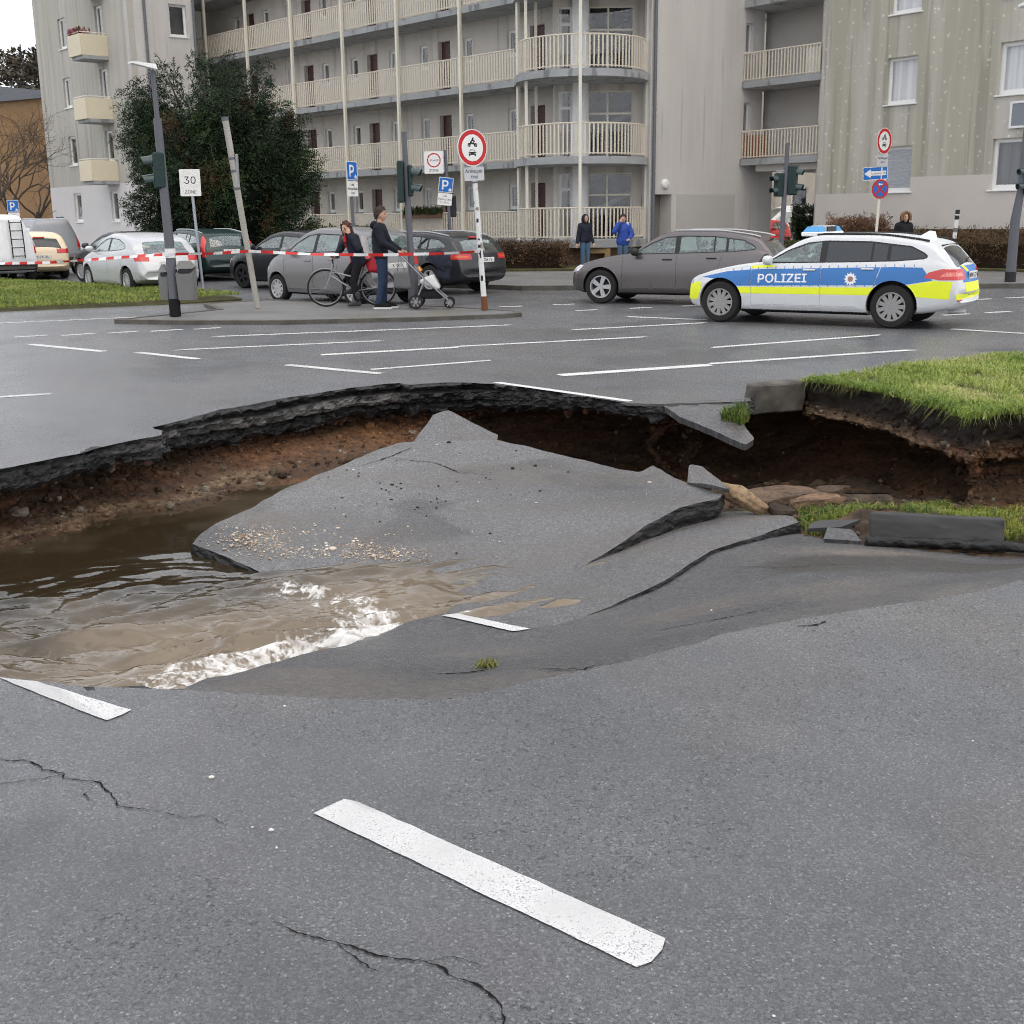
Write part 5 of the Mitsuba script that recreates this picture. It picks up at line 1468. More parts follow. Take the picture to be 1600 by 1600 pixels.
FAM = {
    'estate': dict(L=4.624, W=.905, H=1.43, wb=2.81, fa=.78, rw=.335,
                   top=[(0, .50), (.03, .64), (.12, .72), (.35, .80), (.9, .925), (1.36, .99), (1.72, 1.20), (2.06, 1.365), (2.45, 1.43), (3.2, 1.425), (3.8, 1.365), (4.12, 1.305), (4.22, 1.25), (4.49, .965), (4.545, .90), (4.59, .72), (4.624, .55)],
                   belt=[(0, .45), (.12, .66), (.4, .76), (.9, .865), (1.4, .915), (2.5, .945), (3.6, .985), (4.3, 1.0), (4.5, .93), (4.6, .65), (4.624, .5)],
                   sill=[(0, .36), (.06, .28), (.3, .22), (.9, .19), (3.6, .19), (4.2, .25), (4.5, .31), (4.624, .40)],
                   width=[(0, .60), (.04, .70), (.18, .80), (.5, .875), (.95, .90), (2, .905), (3.7, .90), (4.2, .865), (4.5, .81), (4.6, .76), (4.624, .70)],
                   dlo=[(1.50, .965), (2.5, .985), (3.6, 1.015), (4.02, 1.05), (4.10, 1.085), (4.02, 1.15), (3.82, 1.245), (3.2, 1.315), (2.5, 1.325), (2.2, 1.295), (1.9, 1.185)], cuts=[(2.42, 2.52), (3.22, 3.25), (3.47, 3.52)],
                   screen=[(1.44, .70), (2.07, .56)], rear=[(4.225, .52), (4.475, .62)], doors=[[(1.32, .3), (1.32, .92)], [(2.47, .3), (2.47, 1.0)], [(3.30, .62), (3.42, .98)], [(1.32, .32), (3.05, .32)]], handle=[(2.28, .875), (3.2, .90)], mirror=(1.62, 1.0), seats=[1.95, 2.85]),
    'hatch': dict(L=4.26, W=.885, H=1.46, wb=2.608, fa=.88, rw=.32,
                  top=[(0, .50), (.03, .62), (.12, .72), (.4, .84), (.85, .955), (1.12, 1.03), (1.5, 1.24), (1.9, 1.41), (2.3, 1.46), (2.9, 1.44), (3.4, 1.365), (3.72, 1.27), (3.95, 1.06), (4.08, .97), (4.2, .74), (4.26, .55)],
                  belt=[(0, .45), (.12, .66), (.4, .78), (.85, .90), (1.2, .95), (2.5, .98), (3.5, 1.04), (3.9, 1.03), (4.1, .9), (4.22, .6), (4.26, .5)],
                  sill=[(0, .36), (.06, .28), (.3, .22), (.9, .19), (3.3, .19), (3.9, .26), (4.26, .38)],
                  width=[(0, .58), (.04, .68), (.18, .78), (.5, .86), (.95, .88), (2, .885), (3.4, .88), (3.9, .835), (4.15, .77), (4.26, .66)],
                  dlo=[(1.30, 1.0), (2.5, 1.02), (3.3, 1.06), (3.50, 1.11), (3.3, 1.22), (2.9, 1.315), (2.3, 1.345), (2.0, 1.31), (1.65, 1.18)], cuts=[(2.32, 2.40)],
                  screen=[(1.2, .68), (1.92, .55)], rear=[(3.74, .50), (4.05, .58)], doors=[[(1.25, .3), (1.25, .95)], [(2.36, .3), (2.36, 1.02)], [(3.25, .62), (3.35, 1.02)], [(1.25, .32), (2.9, .32)]], handle=[(2.18, .86), (3.08, .9)], mirror=(1.42, 1.05), seats=[1.85, 2.7]),
    'mini': dict(L=3.61, W=.86, H=1.575, wb=2.423, fa=.70, rw=.30,
                 top=[(0, .55), (.03, .66), (.12, .78), (.4, .93), (.72, 1.06), (1.1, 1.30), (1.5, 1.50), (1.9, 1.575), (2.7, 1.555), (3.1, 1.50), (3.27, 1.44), (3.45, 1.12), (3.52, .98), (3.58, .72), (3.61, .55)],
                 belt=[(0, .5), (.12, .72), (.4, .86), (.8, .96), (2, 1.0), (3.2, 1.06), (3.45, .98), (3.58, .6), (3.61, .5)],
                 sill=[(0, .36), (.06, .28), (.3, .22), (.9, .2), (3.0, .2), (3.4, .28), (3.61, .38)],
                 width=[(0, .60), (.04, .68), (.18, .77), (.5, .84), (.95, .855), (2, .86), (3, .85), (3.4, .81), (3.56, .76), (3.61, .70)],
                 dlo=[(.98, 1.02), (2, 1.06), (3.0, 1.10), (3.16, 1.15), (3.02, 1.36), (2.6, 1.43), (1.9, 1.45), (1.62, 1.41), (1.3, 1.26)], cuts=[(1.88, 1.96), (2.62, 2.68)],
                 screen=[(.82, .66), (1.52, .55)], rear=[(3.28, .54), (3.44, .60)], doors=[[(.98, .3), (.98, .98)], [(1.92, .3), (1.92, 1.05)], [(2.66, .62), (2.72, 1.06)], [(.98, .32), (2.5, .32)]], handle=[(1.76, .9), (2.52, .93)], mirror=(1.16, 1.08), seats=[1.6, 2.4]),
    'van': dict(L=4.15, W=.90, H=1.83, wb=2.7, fa=.80, rw=.32,
                top=[(0, .55), (.03, .68), (.1, .84), (.5, 1.0), (.85, 1.10), (1.25, 1.45), (1.6, 1.74), (2.0, 1.83), (3.6, 1.82), (3.92, 1.79), (4.03, 1.72), (4.10, 1.15), (4.13, .8), (4.15, .55)],
                belt=[(0, .5), (.1, .78), (.5, .92), (.9, 1.02), (2, 1.08), (3.9, 1.10), (4.1, 1.0), (4.15, .5)],
                sill=[(0, .38), (.06, .3), (.3, .24), (.9, .22), (3.4, .24), (4.0, .3), (4.15, .38)],
                width=[(0, .62), (.04, .72), (.18, .80), (.5, .87), (.95, .895), (2, .90), (3.8, .89), (4.05, .86), (4.15, .82)],
                dlo=[(1.12, 1.10), (2.2, 1.14), (3.75, 1.16), (3.78, 1.5), (3.6, 1.56), (2.0, 1.58), (1.75, 1.55), (1.45, 1.38)], cuts=[(2.0, 2.1), (2.9, 3.0)],
                screen=[(.95, .68), (1.62, .62)], rear=[(4.045, .58), (4.095, .66)], doors=[[(1.05, .3), (1.05, 1.04)], [(2.05, .3), (2.05, 1.1)], [(2.95, .6), (2.95, 1.1)]], handle=[(1.9, .95), (2.2, .95)], mirror=(1.3, 1.15), seats=[1.75, 2.6])}


class Car:
    def __init__(self, fam, L=None, W=None, H=None, **kw):
        f = {**FAM[fam], **kw}
        kx, ky, kz = (L or f['L']) / f['L'], (W or f['W']) / f['W'], (H or f['H']) / f['H']
        sx = lambda l: [(a * kx, b * kz) for a, b in l]
        self.L, self.W, self.H = f['L'] * kx, f['W'] * ky, f['H'] * kz
        self.wb, self.fa, self.rw = f['wb'] * kx, f['fa'] * kx, f['rw'] * (kz if H else 1)
        self.top, self.belt, self.sill = (PchipInterpolator(*np.array(sx(f[k])).T) for k in ('top', 'belt', 'sill'))
        self.width = PchipInterpolator(*np.array([(a * kx, b * ky) for a, b in f['width']]).T)
        self.dlo = Polygon(sx(f['dlo'])).buffer(-.03).buffer(.03)
        self.cuts = [(a * kx, b * kx) for a, b in f['cuts']]
        self.screen, self.rear = ([(a * kx, b * ky) for a, b in f[k]] for k in ('screen', 'rear'))
        self.doors, self.handles = [sx(d) for d in f['doors']], sx(f['handle'])
        self.mirror, self.seats = (f['mirror'][0] * kx, f['mirror'][1] * kz), [s * kx for s in f['seats']]
        self.kx, self.kz = kx, kz
        self.tum = f.get('tum', .30)

    def section(self, x, off):
        L = self.L
        xc = np.clip(x, 0, L)
        w, zb, zt, zs = float(self.width(xc)) + off, float(self.belt(xc)), float(self.top(xc)) + off, float(self.sill(xc)) - off
        zb = min(zb, zt - .02)
        zm = zs + .45 * (zb - zs)
        p = [(0, zs), (.55 * w, zs), (.88 * w, zs + .004), (.955 * w, zs + .04), (.985 * w, zs + .12 * min(1, (zb - zs) / .4)), (w, zm), (w * .999, zm + .30 * (zb - zm)), (w * .992, zm + .62 * (zb - zm)), (w * .978, zb - .06 * min(1, (zb - zs) / .4)), (w * .950, zb)]
        yb, h = w * .950 - .010, max(zt - zb, .004)
        r = min(.10, .6 * h)
        for k in range(1, 6):
            z = (h - r) * k / 5
            p.append((yb - self.tum * z - .035 * (z / .4) ** 2, zb + z))
        y1, z1 = p[-1]
        for a in (25, 50, 72, 90):
            a = math.radians(a)
            p.append((y1 - r * 1.35 * (1 - math.cos(a)), z1 + r * .86 * math.sin(a)))
        y2, z2 = p[-1]
        for k in (.75, .5, .25, 0):
            p.append((y2 * k, z2 + (zt - z2) * (1 - k * k)))
        return np.array(p)

    def warp(self, x, y, z):
        """The plan curvature of nose, screen and tail."""
        L, u = self.L, (np.abs(y) / self.W) ** 2
        f = np.interp(x, [0, .5 * self.kx, 1.2 * self.kx, 2.0 * self.kx, 2.4 * self.kx, L - .9, L - .3, L], [.26, .12, .13, .12, 0, 0, -.10, -.13])
        return x + f * u

    def solid(self, off=0.0):
        L = self.L
        xs = np.unique(np.concatenate([np.linspace(0, .12, 7), np.linspace(.12, 1.0, 12), np.linspace(1.0, L - .7, 46), np.linspace(L - .7, L - .1, 20), np.linspace(L - .1, L, 8)]))
        V = []
        for x in xs:
            s = self.section(x, off)
            xo = -off + x * (L + 2 * off) / L
            full = np.vstack([s, (s * [-1, 1])[-2:0:-1]])
            V.append(np.column_stack([self.warp(xo, full[:, 0], full[:, 1]), full]))
        k, n_ = len(V), len(V[0])
        i, j = np.meshgrid(np.arange(k - 1), np.arange(n_), indexing='ij')
        jj = (j + 1) % n_
        f = np.stack([i * n_ + j, i * n_ + jj, (i + 1) * n_ + jj, i * n_ + j, (i + 1) * n_ + jj, (i + 1) * n_ + j], -1).reshape(-1, 3)
        v = np.vstack(V + [[V[0].mean(0)], [V[-1].mean(0)]])
        a, b = len(v) - 2, len(v) - 1
        j = np.arange(n_)
        f = np.vstack([f, np.stack([np.full(n_, a), (j + 1) % n_, j], 1), np.stack([np.full(n_, b), (k - 1) * n_ + j, (k - 1) * n_ + (j + 1) % n_], 1)])
        m = trimesh.Trimesh(v, f, process=False)
        if m.volume < 0:
            m.invert()
        return man(m)

    def side_y(self, x, z):
        s = self.section(x, 0)[3:15]
        return float(np.interp(z, s[:, 1], s[:, 0]))

    def prism(self, poly, side=0, y0=0.0):
        """A polygon in (x, z) swept across the car; side -1 (left), 1 (right) or 0 (both), from |y| = y0 out."""
        m = extr(poly, 4 if not side else 2 - y0, -2 if not side else y0)
        M = mats([1, 0, 0], [0, 0, 1], [0, -1, 0]) if side <= 0 else mats([1, 0, 0], [0, 0, 1], [0, 1, 0])
        m.apply_transform(M)
        if np.linalg.det(M[:3, :3]) < 0:
            m.invert()
        return man(m)

    def plan(self, pts, z0, z1):
        """A symmetric region in plan from half-widths, z0 to z1."""
        p = [(x, y) for x, y in pts] + [(x, -y) for x, y in pts[::-1]]
        return man(extr(Polygon(p).buffer(-.03).buffer(.03), z1 - z0, z0))


def wheel(owner, at, rw, side, m_rim='rim_silver', spokes=10, tw=.21, double=False):
    k = slot(owner, 'wheel')
    rr = rw * .66
    tyre = lathe([(rr * .9, -tw / 2), (rr + .01, -tw / 2), (rw - .03, -tw / 2), (rw - .008, -tw / 2 + .03), (rw, -tw / 4), (rw, tw / 4), (rw - .008, tw / 2 - .03), (rw - .03, tw / 2), (rr + .01, tw / 2), (rr, tw / 2 - .012), (rr * .94, tw / 2 - .03), (rr * .9, -tw / 2)], 40)
    parts = [lathe([(rr, tw / 2 - .004), (rr - .018, tw / 2 - .004), (rr - .03, tw / 2 - .03), (rr - .03, 0), (rr, 0), (rr, tw / 2 - .004)], 40)]
    hub = lathe([(0, tw / 2 - .02), (rr * .2, tw / 2 - .02), (rr * .26, tw / 2 - .035), (rr * .26, 0), (0, 0)], 20)
    parts.append(hub)
    for i in range(spokes):
        a = i * 2 * math.pi / spokes
        w0, w1 = rr * (.8 / spokes + .05), rr * (1.35 / spokes + .03)
        if spokes <= 5:
            w0, w1 = rr * .15, rr * .22
        pg = Polygon([(rr * .2, -w0), (rr * .99, -w1), (rr * .99, w1), (rr * .2, w0)])
        if double:
            pg = pg.difference(Polygon([(rr * .35, -w0 * .25), (rr * .93, -w1 * .45), (rr * .93, w1 * .45), (rr * .35, w0 * .25)]))
        m = extr(pg, .028, tw / 2 - .048)
        m.apply_transform(rotz(a))
        parts.append(m)
    back = lathe([(0, tw / 2 - .11), (rr * .93, tw / 2 - .10), (rr * .93, 0), (0, 0)], 24)
    M = mats([1, 0, 0], [0, 0, 1], [0, -1, 0], at) if side < 0 else mats([-1, 0, 0], [0, 0, 1], [0, 1, 0], at)
    M = CUR @ M
    add(f'{k}__tyre', tyre, 'tyre_rubber', smooth=40, to_world=M)
    add(f'{k}__rim', cat(parts), m_rim, smooth=30, to_world=M)
    add(f'{k}__brake_disc', back, 'trim_black', smooth=30, to_world=M)


CUR = np.eye(4)


def build_car(key, car, M, body, glass='car_glass', rear_glass=None, rim='rim_silver', spokes=10, double=False, tail=(), head=None, plate=None, rails=None, trim=True, stripes=(), extra=None, plate_z=None, bumper=None, side_glass=None, brake=None, wiper=True, open_dark=True):
    """All parts of a car under KEY, placed by M (local: x to the rear, y to its right, z up)."""
    global CUR
    CUR = M
    O, I = car.solid(0), car.solid(-.05)
    wells = []
    for x in (car.fa, car.fa + car.wb):
        for s in (-1, 1):
            c = m3d.Manifold.cylinder(.34, car.rw + .055, car.rw + .055, 48).rotate([90, 0, 0])
            wells.append(c.translate([x, (s * (car.W - .14)) + .17, car.rw + .005]))
    wells = m3d.Manifold.batch_boolean(wells, m3d.OpType.Add)
    dlo, L = car.dlo, car.L
    zlow = float(car.belt(car.screen[0][0])) + .01
    holes = [car.prism(dlo), car.plan(car.screen, zlow, 3), car.plan(car.rear, float(car.top(car.rear[1][0])) - .06, 3)]
    cut = m3d.Manifold.batch_boolean(holes, m3d.OpType.Add)
    skin = lambda a, b: car.solid(a) - car.solid(b)
    groove = None
    for d in car.doors:
        g = car.prism(LineString(d).buffer(.005, cap_style=2))
        groove = g if groove is None else groove + g
    shell = (O - I - wells - cut) - ((O - car.solid(-.012)) ^ groove)
    P = lambda name, mf, m, sm=35, **k: part(key, name, unman(mf) if isinstance(mf, m3d.Manifold) else mf, m, smooth=sm, to_world=M, **k) if not isinstance(mf, m3d.Manifold) or mf.num_tri() else None
    P('body', shell, body)
    belt_top = float(car.belt(L * .5)) - .10
    tub = (I ^ man(box(-1, L + 1, -2, 2, 0, belt_top))) - wells
    P('interior', tub, 'trim_black')
    seats = []
    for sx in car.seats:
        for y in (-.37, .37):
            b = cbox(-.06, .06, -.23, .23, belt_top - .2, belt_top + .22, .04)
            h = cbox(-.05, .05, -.13, .13, belt_top + .25, belt_top + .40, .04)
            st = cat(b, h)
            st.apply_transform(mats([1, 0, 0], [0, 1, 0], [.18, 0, 1], (sx - .15, y, 0)))
            seats.append(st)
    sw = lathe([(.17, 0), (.19, .01), (.19, .03), (.17, .04), (.17, 0)], 20)
    sw.apply_transform(mats([0, 1, 0], [.35, 0, .94], [-.94, 0, .35], (car.seats[0] - .62, -.37, belt_top + .08)))
    P('seats', cat(seats), 'trim_black', 30)
    P('steering_wheel', sw, 'trim_black', 30)
    gl = skin(-.006, -.014)
    wins = [dlo.buffer(-.018)]
    for a, b in car.cuts:
        wins = [q for wn in wins for q in (wn.intersection(sbox(-1, 0, a, 3)), wn.intersection(sbox(b, 0, 9, 3))) if q.area > .004]
    sg = side_glass or [glass] * len(wins)
    if trim:
        frame = dlo.difference(unary_union([wn for wn in wins]))
        P('window_trim', skin(.001, -.03) ^ car.prism(frame), 'trim_black')
    for wn, g in zip(wins, sg):
        for s in (-1, 1):
            P('side_window', gl ^ car.prism(wn, s, .2), g, label=None)
    P('windscreen', gl ^ car.plan([(x, y) for x, y in car.screen], zlow, 3), glass)
    P('rear_window', gl ^ car.plan(car.rear, float(car.top(car.rear[1][0])) - .06, 3), rear_glass or glass)
    lampskin = skin(.006, -.03)
    for poly, y0, m in tail:
        for s in (-1, 1):
            P('tail_light', (lampskin ^ car.prism(Polygon(poly), s, y0)) - wells, m)
    hp = head or [(.0, .58 * car.kz), (.02, .70 * car.kz), (.30, .76 * car.kz), (.42, .75 * car.kz), (.30, .64 * car.kz)]
    for s in (-1, 1):
        P('headlight', lampskin ^ car.prism(Polygon(hp), s, .38), 'lamp_clear')
    P('grille', (skin(.004, -.02) ^ car.prism(Polygon([(-.1, .34), (-.1, .58 * car.kz), (.25, .58 * car.kz), (.25, .34)]))) ^ man(box(-1, 1, -.36, .36, 0, 2)), 'trim_black')
    P('lower_trim', (skin(.004, -.03) ^ man(box(-1, L + 1, -2, 2, 0, .235))) - wells, 'trim_black')
    if bumper:
        P('bumper', (skin(.012, -.03) ^ man(box(L - .45, L + 1, -2, 2, *bumper[:2]))) - wells, bumper[2])
    for poly, sides, m, nm in stripes:
        for s in sides:
            P(nm, ((skin(.003, -.01) ^ car.prism(Polygon(poly) if not hasattr(poly, 'area') else poly, s, .3)) - wells - cut) - groove, m)
    for x, z in car.handles:
        for s in (-1, 1):
            y = car.side_y(x, z) + .012
            P('door_handle', cbox(x - .10, x + .10, s * y - .014, s * y + .014, z - .014, z + .014, .008), body if body != 'paint_warmgrey' else 'trim_black')
    mx, mz = car.mirror
    for s in (-1, 1):
        y = car.side_y(mx, mz - .06)
        ms = trimesh.creation.icosphere(2, 1.0)
        ms.vertices = np.sign(ms.vertices) * np.abs(ms.vertices) ** .8 * [.075, .105, .075] + [mx, s * (y + .13), mz + .02]
        st = tube([(mx, s * (y - .04), mz - .05), (mx, s * (y + .08), mz - .02)], .025, 6)
        P('mirror', cat(ms, st), 'trim_black' if s < 0 and body in ('paint_warmgrey',) else body, 40)
    for x in (car.fa, car.fa + car.wb):
        for s in (-1, 1):
            wheel(key, (x, s * (car.W - .125), car.rw), car.rw, s, rim, spokes, double=double)
    if rails:
        for s in (-1, 1):
            x = np.linspace(rails[0], rails[1], 14)
            zz = np.array([float(car.top(v)) for v in x])
            yy = np.array([car.section(v, 0)[17, 0] for v in x])
            P('roof_rail', tube(np.column_stack([x, s * yy, zz + .015 - .02]), .018, 6), rails[2], 40)
    if plate:
        z = plate_z or .80
        x = L + .004 - (.0 if z < .7 else (L - float(np.interp(-z, -car.top(np.linspace(L - .5, L, 60)), np.linspace(L - .5, L, 60)))) if z > float(car.top(L)) else 0)
        k = slot(key, 'number_plate')
        add(f'{k}__plate', cbox(x - .004, x + .012, -.26, .26, z - .055, z + .055, .003), 'plate_white', to_world=M)
        t = meshkit.text_mesh(plate, .068, .003)
        t.apply_translation([-t.bounds.mean(0)[0], -.034, 0])
        add(f'{k}__lettering', moved(t, mats([0, 1, 0], [0, 0, 1], [1, 0, 0], (x + .0115, 0, z))), 'letter_black', to_world=M)
    if brake:
        P('brake_light', cbox(brake[0] - .02, brake[0] + .03, -.17, .17, brake[1] - .02, brake[1] + .02, .006), 'lamp_red')
    if extra:
        extra(P, car, M, skin, wells, cut)


def place_car(car, pos, heading):
    """M from the ground point under the left front wheel and the heading (degrees, counter-clockwise from +x) of its nose."""
    a = math.radians(heading)
    d = np.array([-math.cos(a), -math.sin(a), 0])
    y = np.cross([0, 0, 1.0], d)
    o = np.array([pos[0], pos[1], 0]) - d * car.fa + y * (car.W - .06)
    return mats(d, y, [0, 0, 1], o)


# ------------------------------------------------------------------ the police estate
pol = Car('estate')
key = thing('police_car', 'silver, blue and yellow police estate car with a blue light bar on its roof', 'police car')
LB = [(1.16, .70), (.62, .62)]
blue = Polygon([(.42, .735), (.9, .835), (1.4, .875), (2.5, .905), (3.6, .935), (4.02, .93), (4.12, .80), (4.18, .74), (3.72, .66), (3.62, .665), (.86, .60), (.8, .69), (.6, .72)])
yel = Polygon([(.95, .485), (3.55, .505), (3.55, .625), (.95, .585)])
yel_f = Polygon([(-.2, .36), (.34, .36), (.42, .55), (.40, .66), (-.2, .62)])
yel_r = Polygon([(3.80, .50), (4.42, .46), (4.46, .72), (4.20, .735), (3.74, .645)])
yel_m = Polygon([(1.30, .93), (1.62, .945), (1.75, .92), (1.30, .885)])
tailp = [(4.05, .78), (4.12, .86), (4.30, .91), (4.66, .90), (4.66, .745), (4.30, .745)]


def police_extra(P, car, M, skin, wells, cut):
    bar = M.copy()
    zr = float(car.top(2.2)) + .01
    k = slot(key, 'light_bar')
    add(f'{k}__base', cbox(2.02, 2.34, -.60, .60, zr - .02, zr + .045, .015), 'livery_white', to_world=M)
    for s in (-1, 1):
        pts = [(x, s * y, z) for x, y, z in ((2.04, .26, zr + .045), (2.32, .26, zr + .045), (2.04, .58, zr + .045), (2.32, .58, zr + .045), (2.10, .27, zr + .135), (2.27, .27, zr + .135), (2.10, .54, zr + .125), (2.27, .54, zr + .125))]
        add(f'{k}__blue_lens', hull(pts), 'blue_lens', smooth=False, to_world=M)
    add(f'{k}__centre_box', cbox(2.05, 2.31, -.25, .25, zr + .045, zr + .14, .012), 'frame_grey', to_world=M)
    add(f'{k}__display', cbox(2.30, 2.335, -.22, .22, zr + .05, zr + .125, .004), 'trim_black', to_world=M)
    fin = hull([(3.72, -.05, 1.36), (3.72, .05, 1.36), (4.0, -.045, 1.33), (4.0, .045, 1.33), (3.88, 0, 1.46), (3.97, 0, 1.45), (3.80, 0, 1.42)])
    P('roof_antenna', fin, 'livery_white', 30)
    P('spoiler_shade_strip', cbox(4.195, 4.215, -.50, .50, 1.235, 1.262, .005), 'trim_black')  # black strip put in for the shade under the spoiler
    for s in (-1, 1):
        t = meshkit.text_mesh('POLIZEI', .128, .003, bold=True)
        v = t.vertices.copy()
        v[:, 0] *= 1.16
        x0 = 1.42
        wdt = v[:, 0].max()
        X = x0 + v[:, 0] if s < 0 else x0 + wdt - v[:, 0]
        Z = .668 + v[:, 1] + (X - x0) * .02
        Y = np.array([car.side_y(a, b) for a, b in zip(X, Z)]) + .0035 + v[:, 2]
        f = t.faces
        P('lettering', trimesh.Trimesh(np.column_stack([X, s * Y, Z]), f, process=False), 'livery_white', False)
        st = []
        for i in range(24):
            r_, a = (.105 if i % 2 == 0 else .072), i * math.pi / 12
            st.append((2.95 + r_ * math.cos(a), .745 + r_ * math.sin(a)))
        P('star_emblem', skin(.006, -.006) ^ car.prism(Polygon(st), s, .5), 'livery_white')
        P('emblem_disc', skin(.0085, -.006) ^ car.prism(Point(2.95, .745).buffer(.042), s, .5), 'emblem_grey')
    xs = np.arange(1.0, 4.0, .145)
    for s in (-1, 1):
        tk = unary_union([sbox(x - .006, z0, x + .006, z0 + .035) for x in xs for z0 in (float(np.interp(x, [.9, 1.4, 2.5, 3.6], [.835, .875, .905, .935])) + .004,)] + [sbox(x - .006, z0, x + .006, z0 + .03) for x in xs[xs < 3.5] for z0 in (float(np.interp(x, [.9, 3.6], [.585, .628])) + .012,)])
        P('edge_marks', (skin(.0045, -.006) ^ car.prism(tk, s, .5)) - wells, 'livery_blue')
        labels[f'{key}__edge_marks' + ('' if s < 0 else '_001')] = {'kind': 'stuff'}
    # tailgate: blue field, yellow bands and a handle strip
    P('rear_stripe', skin(.003, -.01) ^ man(box(4.3, 5, -.50, .50, .70, .945)), 'livery_blue')
    P('rear_stripe', skin(.005, -.01) ^ man(box(4.3, 5, -.44, .44, .56, .70)), 'livery_yellow')
    P('rear_stripe', skin(.004, -.01) ^ man(box(4.3, 5, -.75, .75, .455, .535)), 'livery_yellow')
    P('rear_stripe', skin(.005, -.01) ^ man(hull([(4.3, y, z) for y, z in ((-.45, .95), (-.33, .95), (-.2, .86), (-.32, .86))] + [(5, y, z) for y, z in ((-.45, .95), (-.33, .95), (-.2, .86), (-.32, .86))])), 'livery_yellow')
    P('bumper_slot', skin(.008, -.01) ^ man(box(4.3, 5, -.72, -.52, .43, .45)), 'lamp_red')
    P('exhaust', tube([(4.35, -.45, .25), (4.60, -.45, .27)], .035, 12), 'rim_silver', 40)
    P('wiper', tube([(4.46, .05, 1.0), (4.42, .38, 1.05)], .012, 6), 'trim_black', 40)
    P('inner_tail_light', skin(.007, -.01) ^ man(box(4.3, 5, .40, .56, .75, .89)), 'lamp_red')


mat('frame_grey', (.42, .43, .45), .4, .5)
mat('emblem_grey', (.33, .20, .16), .5, .4)
build_car(key, pol, place_car(pol, (3.50, 20.22), 147.5), 'paint_silverwhite', rear_glass='tinted_glass', side_glass=['car_glass', 'tinted_glass', 'tinted_glass', 'tinted_glass'], rim='rim_grey', spokes=11,
          tail=[(tailp, .42, 'lamp_red'), ([(4.28, .80), (4.36, .86), (4.66, .86), (4.66, .80)], .5, 'lamp_glow')], stripes=[(blue, (-1, 1), 'livery_blue', 'blue_stripe'), (yel, (-1, 1), 'livery_yellow', 'yellow_stripe'), (yel_f, (-1, 1), 'livery_yellow', 'yellow_stripe'), (yel_r, (-1, 1), 'livery_yellow', 'yellow_stripe'), (yel_m, (-1, 1), 'livery_yellow', 'yellow_stripe')],
          rails=(2.3, 4.05, 'trim_black'), plate='NRW5 3274', plate_z=.80, extra=police_extra)
mat('lamp_glow', (.85, .32, .25), .15, .6, 0, 1.0)

# ------------------------------------------------------------------ the warm grey estate in front of the police car
leon = Car('estate', L=4.48, W=.908, H=1.45, wb=2.66, fa=.84)
key = thing('grey_estate_car', 'warm grey estate car stopped behind the nose of the police car', 'car')
build_car(key, leon, place_car(leon, (1.86, 24.85), 156), 'paint_warmgrey', rim='rim_silver', spokes=5, tail=[([(3.95, .82), (4.1, .90), (4.6, .91), (4.6, .78), (4.2, .79)], .42, 'lamp_red'), ([(4.12, .83), (4.2, .88), (4.36, .88), (4.36, .82)], .6, 'lamp_amber')],
          rails=(2.3, 4.0, 'rim_silver'), plate='K 4127', brake=(4.10, 1.30), plate_z=.62)

